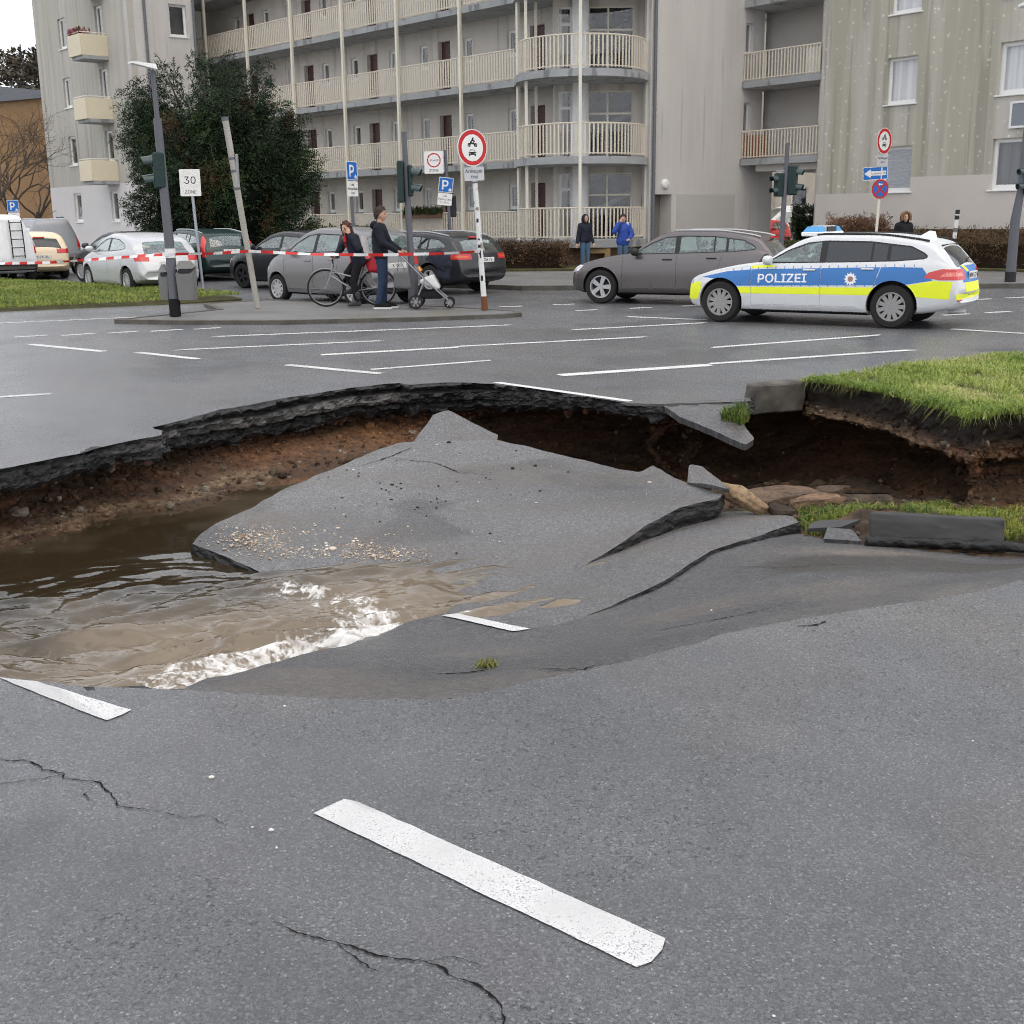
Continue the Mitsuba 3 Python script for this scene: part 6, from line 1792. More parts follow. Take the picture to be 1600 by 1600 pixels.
# ------------------------------------------------------------------ the queue along the island
queue = [
    ('silver_compact_car', 'short silver hatchback directly behind the cyclist and the man with the pram', 'mini', {}, (-4.98, 26.35), 139, 'paint_midsilver', dict(spokes=9, rim='rim_silver', tail=[([(3.30, .82), (3.28, 1.02), (3.65, 1.02), (3.65, .80)], .50, 'lamp_red')], plate='K 380', bumper=(.34, .56, 'paint_midsilver'))),
    ('black_estate_car', 'black estate car with red tail lights just left of the leaning no-motor-vehicles sign', 'estate', dict(L=4.70, W=.913, H=1.436), (-4.0, 30.4), 139, 'paint_black', dict(spokes=5, rails=(2.3, 4.1, 'rim_silver'), tail=[([(4.28, .82), (4.34, .92), (4.75, .92), (4.75, .80), (4.4, .80)], .46, 'lamp_red'), ([(4.42, .85), (4.42, .88), (4.75, .88), (4.75, .85)], .56, 'lamp_amber')], plate='K RW 76', plate_z=.78, brake=(4.27, 1.29))),
    ('black_hatchback', 'dark hatchback behind the leaning weathered post, nose to the left', 'hatch', dict(L=4.2), (-6.95, 32.0), 143, 'paint_black', dict(spokes=5, rim='trim_black', tail=[([(3.95, .8), (3.95, 1.0), (4.3, 1.0), (4.3, .8)], .5, 'lamp_red')], plate='K 55')),
    ('green_estate_car', 'dark green estate car with tall red tail lights parked under the yew', 'estate', dict(L=4.72, W=.90, H=1.49), (-11.15, 38.3), 129, 'paint_green', dict(spokes=5, rails=(2.3, 4.15, 'rim_silver'), tail=[([(4.46, .70), (4.24, 1.30), (4.31, 1.30), (4.50, 1.0), (4.58, .70)], .66, 'lamp_red')], plate='K 719', plate_z=.86)),
    ('silver_hatchback', 'light silver hatchback with rounded roof behind the litter bins', 'hatch', dict(L=4.15), (-10.86, 31.7), 129, 'paint_lightsilver', dict(spokes=7, double=True, tail=[([(3.86, .80), (3.80, .92), (4.0, 1.0), (4.4, .98), (4.4, .80)], .5, 'lamp_red')], plate='K 922', plate_z=.74, bumper=(.36, .56, 'paint_lightsilver'))),
    ('dark_hatchback', 'dark car of which only the roof shows behind the silver hatchback', 'hatch', {}, (-12.6, 36.2), 138, 'paint_black', dict(tail=[([(3.95, .8), (3.95, 1.0), (4.3, 1.0), (4.3, .8)], .5, 'lamp_red')])),
    ('panel_van', 'white and grey high-roofed people carrier with tall red tail lights beside the white van', 'van', dict(L=4.2, H=1.86), (-17.75, 43.6), 124, 'paint_vangrey', dict(rear_glass='tinted_glass', rails=(1.9, 3.9, 'rim_silver'), tail=[([(3.9, .9), (3.9, 1.45), (4.25, 1.45), (4.25, .9)], .74, 'lamp_red')], bumper=(.34, .58, 'trim_black'), plate='K 114')),
    ('taxi', 'cream taxi seen from behind between the white van and the grey people carrier', 'estate', dict(L=4.6, H=1.45), (-17.0, 40.6), 121, 'paint_cream', dict(rear_glass='tinted_glass', tail=[([(4.2, .80), (4.2, .94), (4.7, .94), (4.7, .80)], .45, 'lamp_red')], plate='K TX 81', plate_z=.70, brake=(4.2, 1.28)))]
for name, lab, fam, kw, pos, hd, pm, opt in queue:
    c = Car(fam, **kw)
    key = thing(name, lab, 'car' if name not in ('panel_van', 'taxi') else {'panel_van': 'van', 'taxi': 'taxi'}[name])
    build_car(key, c, place_car(c, pos, hd), pm, **opt)

wv = Car('van', L=5.0, W=.96, H=1.98, rw=.33)
key = thing('white_van', 'white van with a ladder on its back door at the left edge', 'van')


def ladder(P, car, M, skin, wells, cut):
    L_ = car.L + .05
    P('ladder', cat([tube([(L_, y, .72), (L_, y, 1.1), (L_ - .08, y, 1.80)], .018, 6) for y in (.18, .52) for z0 in (1,)] + [tube([(L_ - .01, .18, z), (L_ - .01, .52, z)], .014, 6) for z in np.arange(.78, 1.8, .24)]), 'trim_black', 40)


build_car(key, wv, place_car(wv, (-17.75, 38.6), 126), 'paint_white', rear_glass='paint_white', glass='car_glass', side_glass=['car_glass', 'paint_white', 'paint_white'], trim=False, tail=[([(4.85, .85), (4.82, 1.4), (5.1, 1.4), (5.1, .85)], .84, 'lamp_red')], bumper=(.36, .56, 'trim_black'), extra=ladder)

rc = Car('hatch', L=4.0)
key = thing('red_car', 'red car standing in the courtyard behind the passage', 'car')
build_car(key, rc, place_car(rc, (11.6, 55.5), 235), 'paint_red', tail=[([(3.9, .8), (3.9, 1.0), (4.3, 1.0), (4.3, .8)], .5, 'lamp_red')])
cvan = Car('van', L=5.0, H=2.1, W=.95)
key = thing('courtyard_van', 'white van parked behind the hedge in the courtyard', 'van')
build_car(key, cvan, place_car(cvan, (12.2, 59.0), 190), 'paint_white', side_glass=['car_glass', 'paint_white', 'paint_white'], trim=False)
# ================================================================== people
mat('skin', (.50, .30, .215), .5, .4)
mat('cloth_navy', (.016, .019, .032), .8, .25)
mat('cloth_darknavy', (.012, .014, .022), .8, .25)
mat('denim', (.028, .045, .085), .85, .2)
mat('denim_light', (.075, .13, .20), .85, .2)
mat('cloth_black', (.014, .014, .016), .85, .2)
mat('cloth_blue', (.03, .07, .32), .7, .3)
mat('cloth_pale', (.50, .52, .56), .7, .3)
mat('cloth_red', (.38, .02, .03), .7, .3)
mat('hair_brown', (.035, .018, .012), .6, .4)
mat('hair_red', (.06, .018, .013), .6, .4)
mat('boot_grey', (.05, .053, .055), .6, .4)
mat('sole_white', (.66, .66, .65), .6, .3)
mat('fur_brown', (.20, .12, .06), .9, .2)
mat('phone_dark', (.02, .02, .022), .2, .5)

SPH = trimesh.creation.icosphere(1, 1.0).vertices


def bone(a, b, ra, rb):
    return m3d.Manifold.hull_points(np.vstack([SPH * ra + np.asarray(a), SPH * rb + np.asarray(b)]))


def blob(pts):
    return m3d.Manifold.hull_points(np.vstack([SPH * r_ + np.asarray(c) for c, r_ in pts]))


def smooth_union(ms, edge=.028, it=10):
    m = m3d.Manifold.batch_boolean(ms, m3d.OpType.Add).refine_to_length(edge)
    t = unman(m)
    t.merge_vertices()
    trimesh.smoothing.filter_taubin(t, lamb=.5, nu=.53, iterations=it)
    return t


def cloth_noise(t, amp, seed, f=9):
    t.vertices = t.vertices + t.vertex_normals * ((meshkit.fbm(t.vertices * [f, f, f * 1.8], 3, seed) - .5) * 2 * amp)[:, None]
    return t


def head_mesh(c, face, s=1.0):
    """A head with brow, nose, chin and ears; c its centre, face the direction it looks in."""
    m = trimesh.creation.icosphere(3, 1.0)
    v = m.vertices * [.098, .076, .122]
    x, y, z = v.T
    low = np.clip(-z / .12, 0, 1)
    v[:, 1] *= 1 - .34 * low ** 1.5
    v[:, 0] += np.where(x > 0, -.010 * np.exp(-((z - .008) / .02) ** 2) * np.exp(-((np.abs(y) - .032) / .018) ** 2), 0)      # eye sockets
    v[:, 0] += np.where(x > .04, .026 * np.exp(-((y) / .013) ** 2) * np.exp(-((z + .018) / .024) ** 2), 0)                   # nose
    v[:, 0] += np.where(x > .03, .010 * np.exp(-((y) / .03) ** 2) * np.exp(-((z + .095) / .02) ** 2), 0)                     # chin
    v[:, 0] += np.where(x > .03, .005 * np.exp(-((y) / .025) ** 2) * np.exp(-((z + .060) / .010) ** 2), 0)                   # lips
    m.vertices = v
    ears = [moved(trimesh.creation.icosphere(2, 1.0), np.diag([.022, .010, .034, 1])) for _ in range(2)]
    for e, sy in zip(ears, (-1, 1)):
        e.apply_translation((-.008, sy * .076, -.005))
    f = np.asarray(face, float)
    f /= np.linalg.norm(f)
    r_ = np.cross([0, 0, 1], f)
    r_ /= np.linalg.norm(r_)
    M = mats(f * s, r_ * s, np.cross(f, r_) * s, c)
    feat = []
    for sy in (-1, 1):
        e = trimesh.creation.icosphere(1, .011)
        e.apply_translation((.082, sy * .032, .010))
        b = box(.083, .093, sy * .032 - .016, sy * .032 + .016, .030, .036)
        feat += [moved(e, M), moved(b, M)]
    lip = moved(box(.086, .0945, -.02, .02, -.063, -.057), M)
    return moved(cat(m, ears), M), cat(feat), lip, M


def hand(w, d, up_, curl=.5, side=1):
    """A hand at wrist w pointing along d, back of the hand towards up_: palm, four unequal bent fingers and a thumb off its side."""
    w, d, up_ = (np.asarray(v, float) for v in (w, d, up_))
    d /= np.linalg.norm(d)
    up_ = up_ - d * (d @ up_)
    up_ /= np.linalg.norm(up_)
    sd = np.cross(up_, d) * side
    out = [blob([(w, .024), (w + d * .085 + sd * .030, .015), (w + d * .085 - sd * .030, .014), (w + d * .03 + sd * .02, .018)])]
    for i, (o, ln) in enumerate(((.030, .072), (.010, .080), (-.010, .074), (-.029, .058))):
        p, dd = w + d * .085 + sd * o, d.copy()
        for k, fr in enumerate((.45, .32, .23)):
            q = p + dd * ln * fr
            out.append(bone(p, q, .0098 - .001 * k, .0088 - .001 * k))
            a = curl * (.75 if k else .6)
            dd = dd * math.cos(a) - up_ * math.sin(a)
            p = q
    p = w + d * .03 + sd * .028
    q = p + (d * .6 + sd * .65 - up_ * .2) * .042
    out += [bone(p, q, .013, .0105), bone(q, q + (d * .8 + sd * .15 - up_ * .5) * .032, .0105, .009)]
    return unman(m3d.Manifold.batch_boolean(out, m3d.OpType.Add))


def figure(key, J, M, jacket, trousers, shoes, hair, face, jl=.022, tl=.016, coat_len=.0, hands=None, collar=True, sleeve=1.0, sole=None, hood=None, scale=1.0):
    """J: joints in local metres (x ahead, y to the left, z up). One body, with clothes, shoes and hair as its children."""
    J = {k: np.asarray(v, float) for k, v in J.items()}
    hc = J['head']
    hm, feat, lip, HM = head_mesh(hc, face)
    nb = hc - np.asarray(HM[:3, 2]) * .09 - HM[:3, 0] * .02
    bl = [bone(J['neck'], nb, .062, .055)]
    bl.append(blob([(J['shL'], .062), (J['shR'], .062), (J['chest'], .12), (J['neck'], .05)]))
    bl.append(blob([(J['chest'], .115), (J['pelvis'], .11), (J['hipL'], .085), (J['hipR'], .085)]))
    for s in 'LR':
        bl += [bone(J['sh' + s], J['el' + s], .055, .042), bone(J['el' + s], J['ha' + s], .042, .027), bone(J['hip' + s], J['kn' + s], .088, .056), bone(J['kn' + s], J['an' + s], .056, .038), bone(J['an' + s] - [0, 0, .02], J['to' + s], .038, .03)]
    body = smooth_union(bl)
    hs = []
    for s in 'LR':
        d, u, c = (hands or {}).get(s, (J['ha' + s] - J['el' + s], np.cross(J['ha' + s] - J['el' + s], [0, 1 if s == 'L' else -1, 0]) + [0, 0, 1e-3], .45))
        hs.append(hand(J['ha' + s], d, u, c, 1 if s == 'L' else -1))
    add(key + '__body', cat(body, hm, hs), 'skin', smooth=60, to_world=M)
    part(key, 'eyes', feat, 'hair_brown', to_world=M)
    part(key, 'lips', lip, 'lip_tone', to_world=M)
    o = jl
    hem = J['pelvis'] - [0, 0, coat_len]
    up_v = (J['chest'] - J['pelvis']) / np.linalg.norm(J['chest'] - J['pelvis'])
    jk = [blob([(J['shL'], .062 + o), (J['shR'], .062 + o), (J['chest'], .125 + o), (J['neck'] - [0, 0, .02], .058 + o * .4)]), blob([(J['chest'], .122 + o), (J['pelvis'] + up_v * .02, .112 + o), (J['hipL'] - [0, 0, coat_len - .02], .085 + o), (J['hipR'] - [0, 0, coat_len - .02], .085 + o)])]
    for s in 'LR':
        w = J['el' + s] + (J['ha' + s] - J['el' + s]) * .93 * sleeve
        jk += [bone(J['sh' + s], J['el' + s], .057 + o, .046 + o * .8), bone(J['el' + s], w, .046 + o * .8, .033 + o * .6)]
    if hood == 'down':
        b = -HM[:3, 0] * 0 + (J['neck'] + [-.10, 0, .02])
        jk.append(blob([(b + [0, .07, 0], .055), (b + [0, -.07, 0], .055), (b + [-.03, 0, -.05], .06)]))
    elif collar:
        jk.append(bone(J['neck'] - [0, 0, .02], J['neck'] + [0, 0, .035], .075, .070))
    part(key, 'jacket', cloth_noise(smooth_union(jk), .010, 3), jacket, 60, to_world=M)
    tr = [blob([(J['pelvis'], .105 + tl), (J['hipL'], .085 + tl), (J['hipR'], .085 + tl)])]
    for s in 'LR':
        e = J['an' + s] + (J['kn' + s] - J['an' + s]) * .06
        tr += [bone(J['hip' + s], J['kn' + s], .088 + tl, .058 + tl), bone(J['kn' + s], e, .058 + tl, .045 + tl)]
    part(key, 'trousers', cloth_noise(smooth_union(tr), .008, 5), trousers, 60, to_world=M)
    for s in 'LR':
        a, t = J['an' + s], J['to' + s]
        fd = t - a
        fd[2] = 0
        fd /= np.linalg.norm(fd) + 1e-9
        z0 = t[2] - .03
        sh = [blob([(a - fd * .045 - [0, 0, a[2] - z0 - .045], .04), (a + [0, 0, .02], .045), (t + [0, 0, .012], .038), (t + fd * .03 - [0, 0, .0], .030)])]
        if shoes == 'boot_grey':
            sh.append(bone(a + [0, 0, .14], a, .062, .055))
        part(key, 'shoe', smooth_union(sh, .03, 5), shoes, 60, to_world=M)
        if sole:
            part(key, 'sole', extr(LineString([(a - fd * .05)[:2], (t + fd * .035)[:2]]).buffer(.045), .035, z0 - .012), sole, to_world=M)
    if hair:
        kind, hm_ = hair
        m = trimesh.creation.icosphere(3, 1.0)
        v = m.vertices
        if kind == 'short':
            keep = lambda c: (c[:, 2] > .12 - .95 * np.clip(-c[:, 0] + .1, -.2, 1)) & ~((c[:, 0] > .50) & (c[:, 2] < .55))
            sc = [.120, .094, .150]
        else:
            keep = lambda c: (c[:, 0] < .52) | (c[:, 2] > .62)
            sc = [.114, .094, .140]
        v2 = v * sc
        v2 += v * ((meshkit.fbm(v * 6, 4, 7) - .42) * .075)[:, None]
        f = m.faces[keep(v[m.faces].mean(1))]
        hmesh = moved(trimesh.Trimesh(v2 + [-.006, 0, .008], f, process=False), HM)
        ms = [hmesh]
        if kind == 'long':
            for sy in (-1, 1):
                p0 = np.array([-.03, sy * .075, .02])
                lk_ = tube([p0, p0 + np.array([-.02, sy * .012, -.12]), p0 + [-.03, sy * .03, -.26], p0 + np.array([-.02, sy * .05, -.38])], [.04, .05, .05, .02], 8)
                ms.append(moved(lk_, HM))
            ms.append(moved(tube([(-.07, 0, .03), (-.10, 0, -.12), (-.10, 0, -.32)], [.07, .08, .04], 8), HM))
        part(key, 'hair', cat(ms), hm_, 60, to_world=M)
    if hood == 'up':
        m = trimesh.creation.icosphere(3, 1.0)
        v = m.vertices
        f = m.faces[(v[m.faces].mean(1)[:, 0] < .52) | (v[m.faces].mean(1)[:, 2] > .80)]
        outer = v * [.135, .115, .155]
        outer[:, 2] -= np.clip(-v[:, 2], 0, 1) * .04
        hd = moved(trimesh.Trimesh(outer + [-.012, 0, .0], f, process=False), HM)
        part(key, 'hood', hd, jacket if jacket != 'cloth_black' else 'cloth_black', 60, to_world=M)
    return HM


mat('lip_tone', (.36, .15, .12), .5, .4)


def stand(h, **over):
    k = h / 1.80
    J = dict(pelvis=(0, 0, .98), chest=(.0, 0, 1.30), neck=(-.01, 0, 1.50), head=(.02, 0, 1.675), shL=(-.01, .175, 1.44), shR=(-.01, -.175, 1.44), elL=(-.03, .24, 1.14), elR=(-.03, -.24, 1.14), haL=(.06, .25, .89), haR=(.06, -.25, .89),
             hipL=(0, .09, .93), hipR=(0, -.09, .93), knL=(.02, .10, .50), knR=(.02, -.10, .50), anL=(-.01, .11, .09), anR=(-.01, -.11, .09), toL=(.15, .13, .03), toR=(.15, -.13, .03))
    J = {a: np.array(b) * k for a, b in J.items()}
    J.update({a: np.array(b, float) for a, b in over.items()})
    return J


# the man with the pram, in profile to the right
J = stand(1.86, elL=(.10, .25, 1.22), elR=(.08, -.26, 1.22), haL=(.33, .20, 1.07), haR=(.33, -.20, 1.07), toL=(.20, .12, .03), toR=(.12, -.12, .03), anR=(-.07, -.11, .09), pelvis=(-.02, 0, 1.01), chest=(-.02, 0, 1.35))
man_ = thing('person', 'man in a dark jacket, blue jeans and white-soled shoes pushing a pram', 'person')
PM = rotz(math.radians(-4), (-2.42, 23.30, .075))
figure(man_, J, PM, 'cloth_darknavy', 'denim', 'cloth_black', ('short', 'hair_brown'), (1, -.05, -.03), jl=.035, hood='down', hands={'L': ((1, -.1, -.25), (.2, 0, 1), .9), 'R': ((1, .1, -.25), (.2, 0, 1), .9)}, sole='sole_white')

# the woman astride her bicycle, on the phone; local x points to the bicycle's front
wo = thing('person', 'woman with long reddish hair on the phone, astride a bicycle in a navy jacket', 'person')
WM = rotz(math.radians(180 + 6), (-2.93, 23.98, .075))
J = dict(pelvis=(.0, 0, .90), chest=(.10, .03, 1.18), neck=(.17, .05, 1.345), head=(.22, .075, 1.475), shL=(.06, .20, 1.30), shR=(.19, -.10, 1.30), elL=(-.02, .34, 1.10), elR=(.36, -.12, 1.09), haL=(.16, .22, 1.37), haR=(.44, -.06, .95),
         hipL=(0, .10, .87), hipR=(.02, -.08, .87), knL=(.12, .17, .47), knR=(.24, -.12, .62), anL=(.06, .20, .10), anR=(.12, -.12, .30), toL=(.20, .22, .03), toR=(.27, -.12, .25))
J = {k: np.asarray(v, float) for k, v in J.items()}
HMw = figure(wo, J, WM, 'cloth_navy', 'cloth_black', 'boot_grey', ('long', 'hair_red'), (.62, .75, -.10), jl=.03, hands={'L': ((.25, -.25, 1), (-.4, .9, .1), .7), 'R': ((.7, .15, -.3), (.1, 0, 1), 1.0)}, coat_len=.05)
hp = J['haL'] + [.045, -.055, .06]
ph = thing('phone', 'dark phone held to the cheek of the woman on the bicycle', 'phone')
add(ph, moved(cbox(-.035, .035, -.005, .005, -.07, .07, .004), WM @ mats([.8, .55, .2], [-.55, .8, 0], [-.2, -.1, .95], hp)), 'phone_dark')
fr = [J['chest'] + [.135, .085, .14], J['chest'] + [.15, .09, .0], J['pelvis'] + [.155, .075, .10], J['pelvis'] + [.15, .07, -.06]]
part(wo, 'zip_lining', tube(fr, .016, 6), 'cloth_red', 40, to_world=WM)
part(wo, 'scarf', tube([J['neck'] + [.06, .03, .0], J['neck'] + [.09, .07, -.04], J['neck'] + [.07, .10, -.12]], .035, 8), 'cloth_red', 40, to_world=WM)

ho = thing('person', 'man in a dark hooded jacket and jeans standing on the pavement by the stair tower', 'person')
figure(ho, stand(1.66, haL=(.10, .25, .80), haR=(.02, -.30, .80)), rotz(math.radians(-62), (2.42, 39.2, .10)), 'cloth_navy', 'denim_light', 'cloth_black', None, (1, .15, -.02), jl=.035, hood='up', hands=None)
bl_ = thing('person', 'person in a bright blue jacket with pale shoulders holding a hand to the face', 'person')
figure(bl_, stand(1.64, elR=(.16, -.28, 1.14), haR=(.17, -.10, 1.42), elL=(.02, .28, 1.06), haL=(.14, .20, .92)), rotz(math.radians(-95), (3.62, 39.1, .10)), 'cloth_blue', 'denim_light', 'cloth_black', ('short', 'hair_brown'), (1, -.1, 0), jl=.05, coat_len=.05,
       hands={'R': ((-.1, .35, 1), (1, -.2, .2), .6), 'L': ((.8, -.5, -.3), (0, .3, 1), .5)})
Jb = stand(1.64)
part(bl_, 'shoulder_panel', smooth_union([blob([(Jb['shL'] + [-.0, -.02, .012], .108), (Jb['shL'] + [0, .05, -.05], .085)]), blob([(Jb['shR'] + [0, .02, .012], .108), (Jb['shR'] + [0, -.05, -.05], .085)])]), 'cloth_pale', 60, to_world=rotz(math.radians(-95), (3.62, 39.1, .10)))
fu = thing('person', 'person in a dark fur-hooded coat behind the roof of the police car', 'person')
HMf = figure(fu, stand(1.62), rotz(math.radians(-70), (9.92, 31.0, .10)), 'cloth_black', 'denim', 'cloth_black', None, (1, -.2, 0), jl=.045, hood='up', coat_len=.1)
a = np.linspace(-1.15 * math.pi / 1, 1.15 * math.pi / 1, 1)
t = np.linspace(-.15 * np.pi, 1.15 * np.pi, 18)
ring = np.stack([np.full(18, .062), .118 * np.cos(t), .135 * np.sin(t)], 1)
fm = moved(cloth_noise(tube(ring, .034, 8), .012, 4, 40), rotz(math.radians(-70), (9.92, 31.0, .10)) @ HMf)
part(fu, 'fur_trim', fm, 'fur_brown', 30)

# ================================================================== bicycle, pram
mat('frame_silver', (.30, .31, .33), .35, .5, .5)
mat('rust', (.16, .065, .03), .9, .2)


def bicycle(key, M, frame='frame_silver', wr=.345, wb=1.02, lady=True, full=True):
    """Local: front hub at (0, 0), x to the rear."""
    k = lambda n_, m, mt, sm=40: part(key, n_, m, mt, sm, to_world=M)
    for x in (0, wb):
        a = np.linspace(0, 2 * np.pi, 49)
        ring = np.stack([x + wr * np.cos(a), a * 0, wr + wr * np.sin(a) * 1.0], 1)
        sl = slot(key, 'wheel')
        add(f'{sl}__tyre', tube(ring, .017, 7, False), 'tyre_rubber', smooth=60, to_world=M)
        ring2 = ring * 1.0
        ring2[:, 0] = x + (wr - .025) * np.cos(a)
        ring2[:, 2] = wr + (wr - .025) * np.sin(a)
        add(f'{sl}__rim', tube(ring2, .011, 6, False), 'frame_silver', smooth=60, to_world=M)
        sp = [tube([(x, (-1) ** i * .02, wr), (x + (wr - .03) * math.cos(b), 0, wr + (wr - .03) * math.sin(b))], .0022, 3) for i, b in enumerate(np.linspace(0, 2 * np.pi, 20, endpoint=False))]
        sp.append(tube([(x, -.05, wr), (x, .05, wr)], .02, 8))
        add(f'{sl}__spokes', cat(sp), 'frame_silver', to_world=M)
        labels[f'{sl}__spokes'] = {'kind': 'stuff'}
    hd, bb, st = np.array([.17, 0, .74]), np.array([.58, 0, .28]), np.array([.76, 0, .74])
    hl = np.array([.11, 0, .58])
    fr = [tube([hd + [-.01, 0, .06], hl], .022, 8), tube([hl, bb], .020, 8), tube([bb, st], .017, 8), tube([hl * .55 + hd * .45, (.68, 0, .52) if lady else st], .018, 8)]
    for s in (-1, 1):
        fr += [tube([hl, hl + [-.04, s * .05, -.08], (0, s * .055, wr)], .012, 6), tube([bb, (wb, s * .06, wr)], .011, 6), tube([st - [0, 0, .08], (wb, s * .06, wr)], .009, 6)]
    k('frame', cat(fr), frame)
    k('saddle', cat(tube([st, st + [.03, 0, .10]], .014, 6), hull([(.66, 0, .85), (.68, .03, .85), (.68, -.03, .85), (.93, .08, .86), (.93, -.08, .86), (.95, 0, .84), (.9, .07, .90), (.9, -.07, .90), (.7, 0, .885)])), 'trim_black')
    k('handlebar', cat(tube([hd, hd + [-.02, 0, .20]], .014, 6), tube([(.28, -.30, .92), (.17, -.28, .945), (.13, -.12, .95), (.13, .12, .95), (.17, .28, .945), (.28, .30, .92)], .013, 7)), 'trim_black')
    k('chainwheel', cat(moved(lathe([(0, -.004), (.09, -.004), (.09, .004), (0, .004)], 24), mats([1, 0, 0], [0, 0, 1], [0, -1, 0], bb + [0, .05, 0])), tube([bb + [0, .07, 0], bb + [-.10, .08, .13]], .010, 6), tube([bb + [0, -.07, 0], bb + [.10, -.08, -.13]], .010, 6), cbox(*(bb[0] - .10 - .045, bb[0] - .10 + .045, .08, .17, bb[2] + .12, bb[2] + .145), .005), cbox(*(bb[0] + .10 - .045, bb[0] + .10 + .045, -.17, -.08, bb[2] - .145, bb[2] - .12), .005)), 'trim_black')
    if full:
        a = np.linspace(.25, 2.2, 14)
        for x, a0, a1 in ((0, .5, 2.3), (wb, .3, 2.6)):
            a = np.linspace(a0, a1, 16)
            k('mudguard', cat([tube(np.stack([x + (wr + .03) * np.cos(a), a * 0 + dy, wr + (wr + .03) * np.sin(a)], 1), .010, 5) for dy in (-.016, 0, .016)]), frame)
        k('carrier', cat([tube([(.80, s * .05, .76), (1.22, s * .05, .75)], .007, 5) for s in (-1, 1)] + [tube([(1.18, s * .05, .75), (wb, s * .06, wr)], .006, 5) for s in (-1, 1)]), 'frame_silver')


bk = thing('bicycle', 'silver bicycle under the woman on the phone, front wheel to the left', 'bicycle')
bicycle(bk, rotz(math.radians(6 - 0), (-3.60, 23.95, .08)) if False else rotz(math.radians(4), (-3.60, 23.95, .08)))
pn = thing('saddle_bag', 'red bag on the rear carrier of the silver bicycle', 'bag')
add(pn, moved(smooth_union([blob([((.86, .02, .80), .07), ((1.1, .02, .80), .08), ((.9, -.12, .70), .06), ((1.12, -.12, .68), .07), ((.95, -.02, .92), .05)])]), rotz(math.radians(4), (-3.60, 23.95, .08))), 'cloth_red', smooth=50)
r = np.random.default_rng(12)
for i, (x, y, a, lab) in enumerate(((7.95, 42.6, 70, 'dark parked bicycle leaning nearest the plain wall beside the passage'), (8.35, 42.0, 55, 'dark parked bicycle in the middle of the row by the passage'), (8.75, 41.5, 60, 'dark parked bicycle nearest the police car in the row by the passage'))):
    b = thing('parked_bicycle', lab, 'bicycle', 'bicycles parked by the passage')
    bicycle(b, rotz(math.radians(a), (x, y - .6, .10)) @ mats([1, 0, 0], [0, .97, .22], [0, -.22, .97]), 'trim_black', lady=bool(i % 2), full=False)

pr = thing('pram', 'navy hooded pram with silver handle, black wheels and a white seat shell', 'pram')
PRM = mats([1, 0, 0], [0, 1, 0], [0, 0, 1], (-2.06, 23.15, .075))
pk = lambda n_, m, mt, sm=40: part(pr, n_, m, mt, sm, to_world=PRM)
hb = [(.02, -.23, 1.0), (.0, -.20, 1.02), (.0, .20, 1.02), (.02, .23, 1.0)]
pk('handle', tube(hb, .018, 8), 'trim_black')
for s in (-1, 1):
    pk('side_tube', tube([(.02, s * .23, 1.0), (.40, s * .24, .62), (.74, s * .22, .30), (.90, s * .2, .16)], .014, 8), 'frame_silver')
    pk('rear_strut', tube([(.48, s * .24, .55), (.30, s * .25, .14)], .014, 8), 'frame_silver')
pk('axle', cat(tube([(.30, -.3, .135), (.30, .3, .135)], .012, 6), tube([(.92, -.2, .10), (.92, .2, .10)], .012, 6)), 'frame_silver')
for x, y, wr_ in ((.30, -.30, .135), (.30, .30, .135), (.92, -.17, .10), (.92, .17, .10)):
    sl = slot(pr, 'wheel')
    WMx = PRM @ mats([1, 0, 0], [0, 0, 1], [0, -1, 0], (x, y, wr_))
    add(f'{sl}__tyre', lathe([(wr_ * .74, -.022), (wr_ * .95, -.024), (wr_, -.012), (wr_, .012), (wr_ * .95, .024), (wr_ * .74, .022), (wr_ * .74, -.022)], 28), 'tyre_rubber', smooth=40, to_world=WMx)
    add(f'{sl}__rim', cat([moved(box(0, wr_ * .78, -.011, .011, -.008, .008), rotz(i * 2 * math.pi / 6)) for i in range(6)] + [lathe([(0, -.02), (.028, -.02), (.028, .02), (0, .02)], 12)]), 'rim_grey', to_world=WMx)
hood_ = trimesh.creation.icosphere(3, 1.0)
v = hood_.vertices
f = hood_.faces[(v[hood_.faces].mean(1) @ [.5, 0, .86] > -.12)]
hv = v * [.26, .20, .28]
rib = 1 + .035 * np.cos(np.arctan2(v[:, 2], v[:, 0]) * 9)
pk('hood', trimesh.Trimesh(hv * rib[:, None] + [.72, 0, .80], f, process=False), 'cloth_navy')
pk('hood_curtain', smooth_union([blob([((.74, .12, .62), .06), ((.74, -.12, .62), .06), ((.88, .12, .56), .05), ((.88, -.12, .56), .05), ((.86, .0, .92), .10)])], .04), 'cloth_navy')
pk('seat_shell', smooth_union([blob([((.42, .13, .50), .05), ((.42, -.13, .50), .05), ((.70, .13, .40), .05), ((.70, -.13, .40), .05), ((.62, .12, .58), .05), ((.62, -.12, .58), .05)])], .04), 'sole_white')
pk('basket', smooth_union([blob([((.36, .15, .22), .04), ((.36, -.15, .22), .04), ((.76, .15, .22), .04), ((.76, -.15, .22), .04), ((.4, .15, .32), .03), ((.72, -.15, .32), .03)])], .04), 'cloth_black')
pk('bar_grip', tube([(.40, -.17, .70), (.36, -.1, .76), (.36, .1, .76), (.40, .17, .70)], .018, 8), 'lamp_amber')
gb_ = thing('shoulder_bag', 'grey bag hanging from the pram handle', 'bag')
add(gb_, cat(moved(smooth_union([blob([((-.06, -.29, .66), .04), ((.15, -.29, .66), .04), ((-.05, -.28, .44), .05), ((.17, -.28, .42), .05)])], .04), PRM), moved(tube([(-.03, -.28, .68), (.01, -.25, 1.0), (.12, -.28, .68)], .010, 5), PRM)), 'bag_grey', smooth=50)
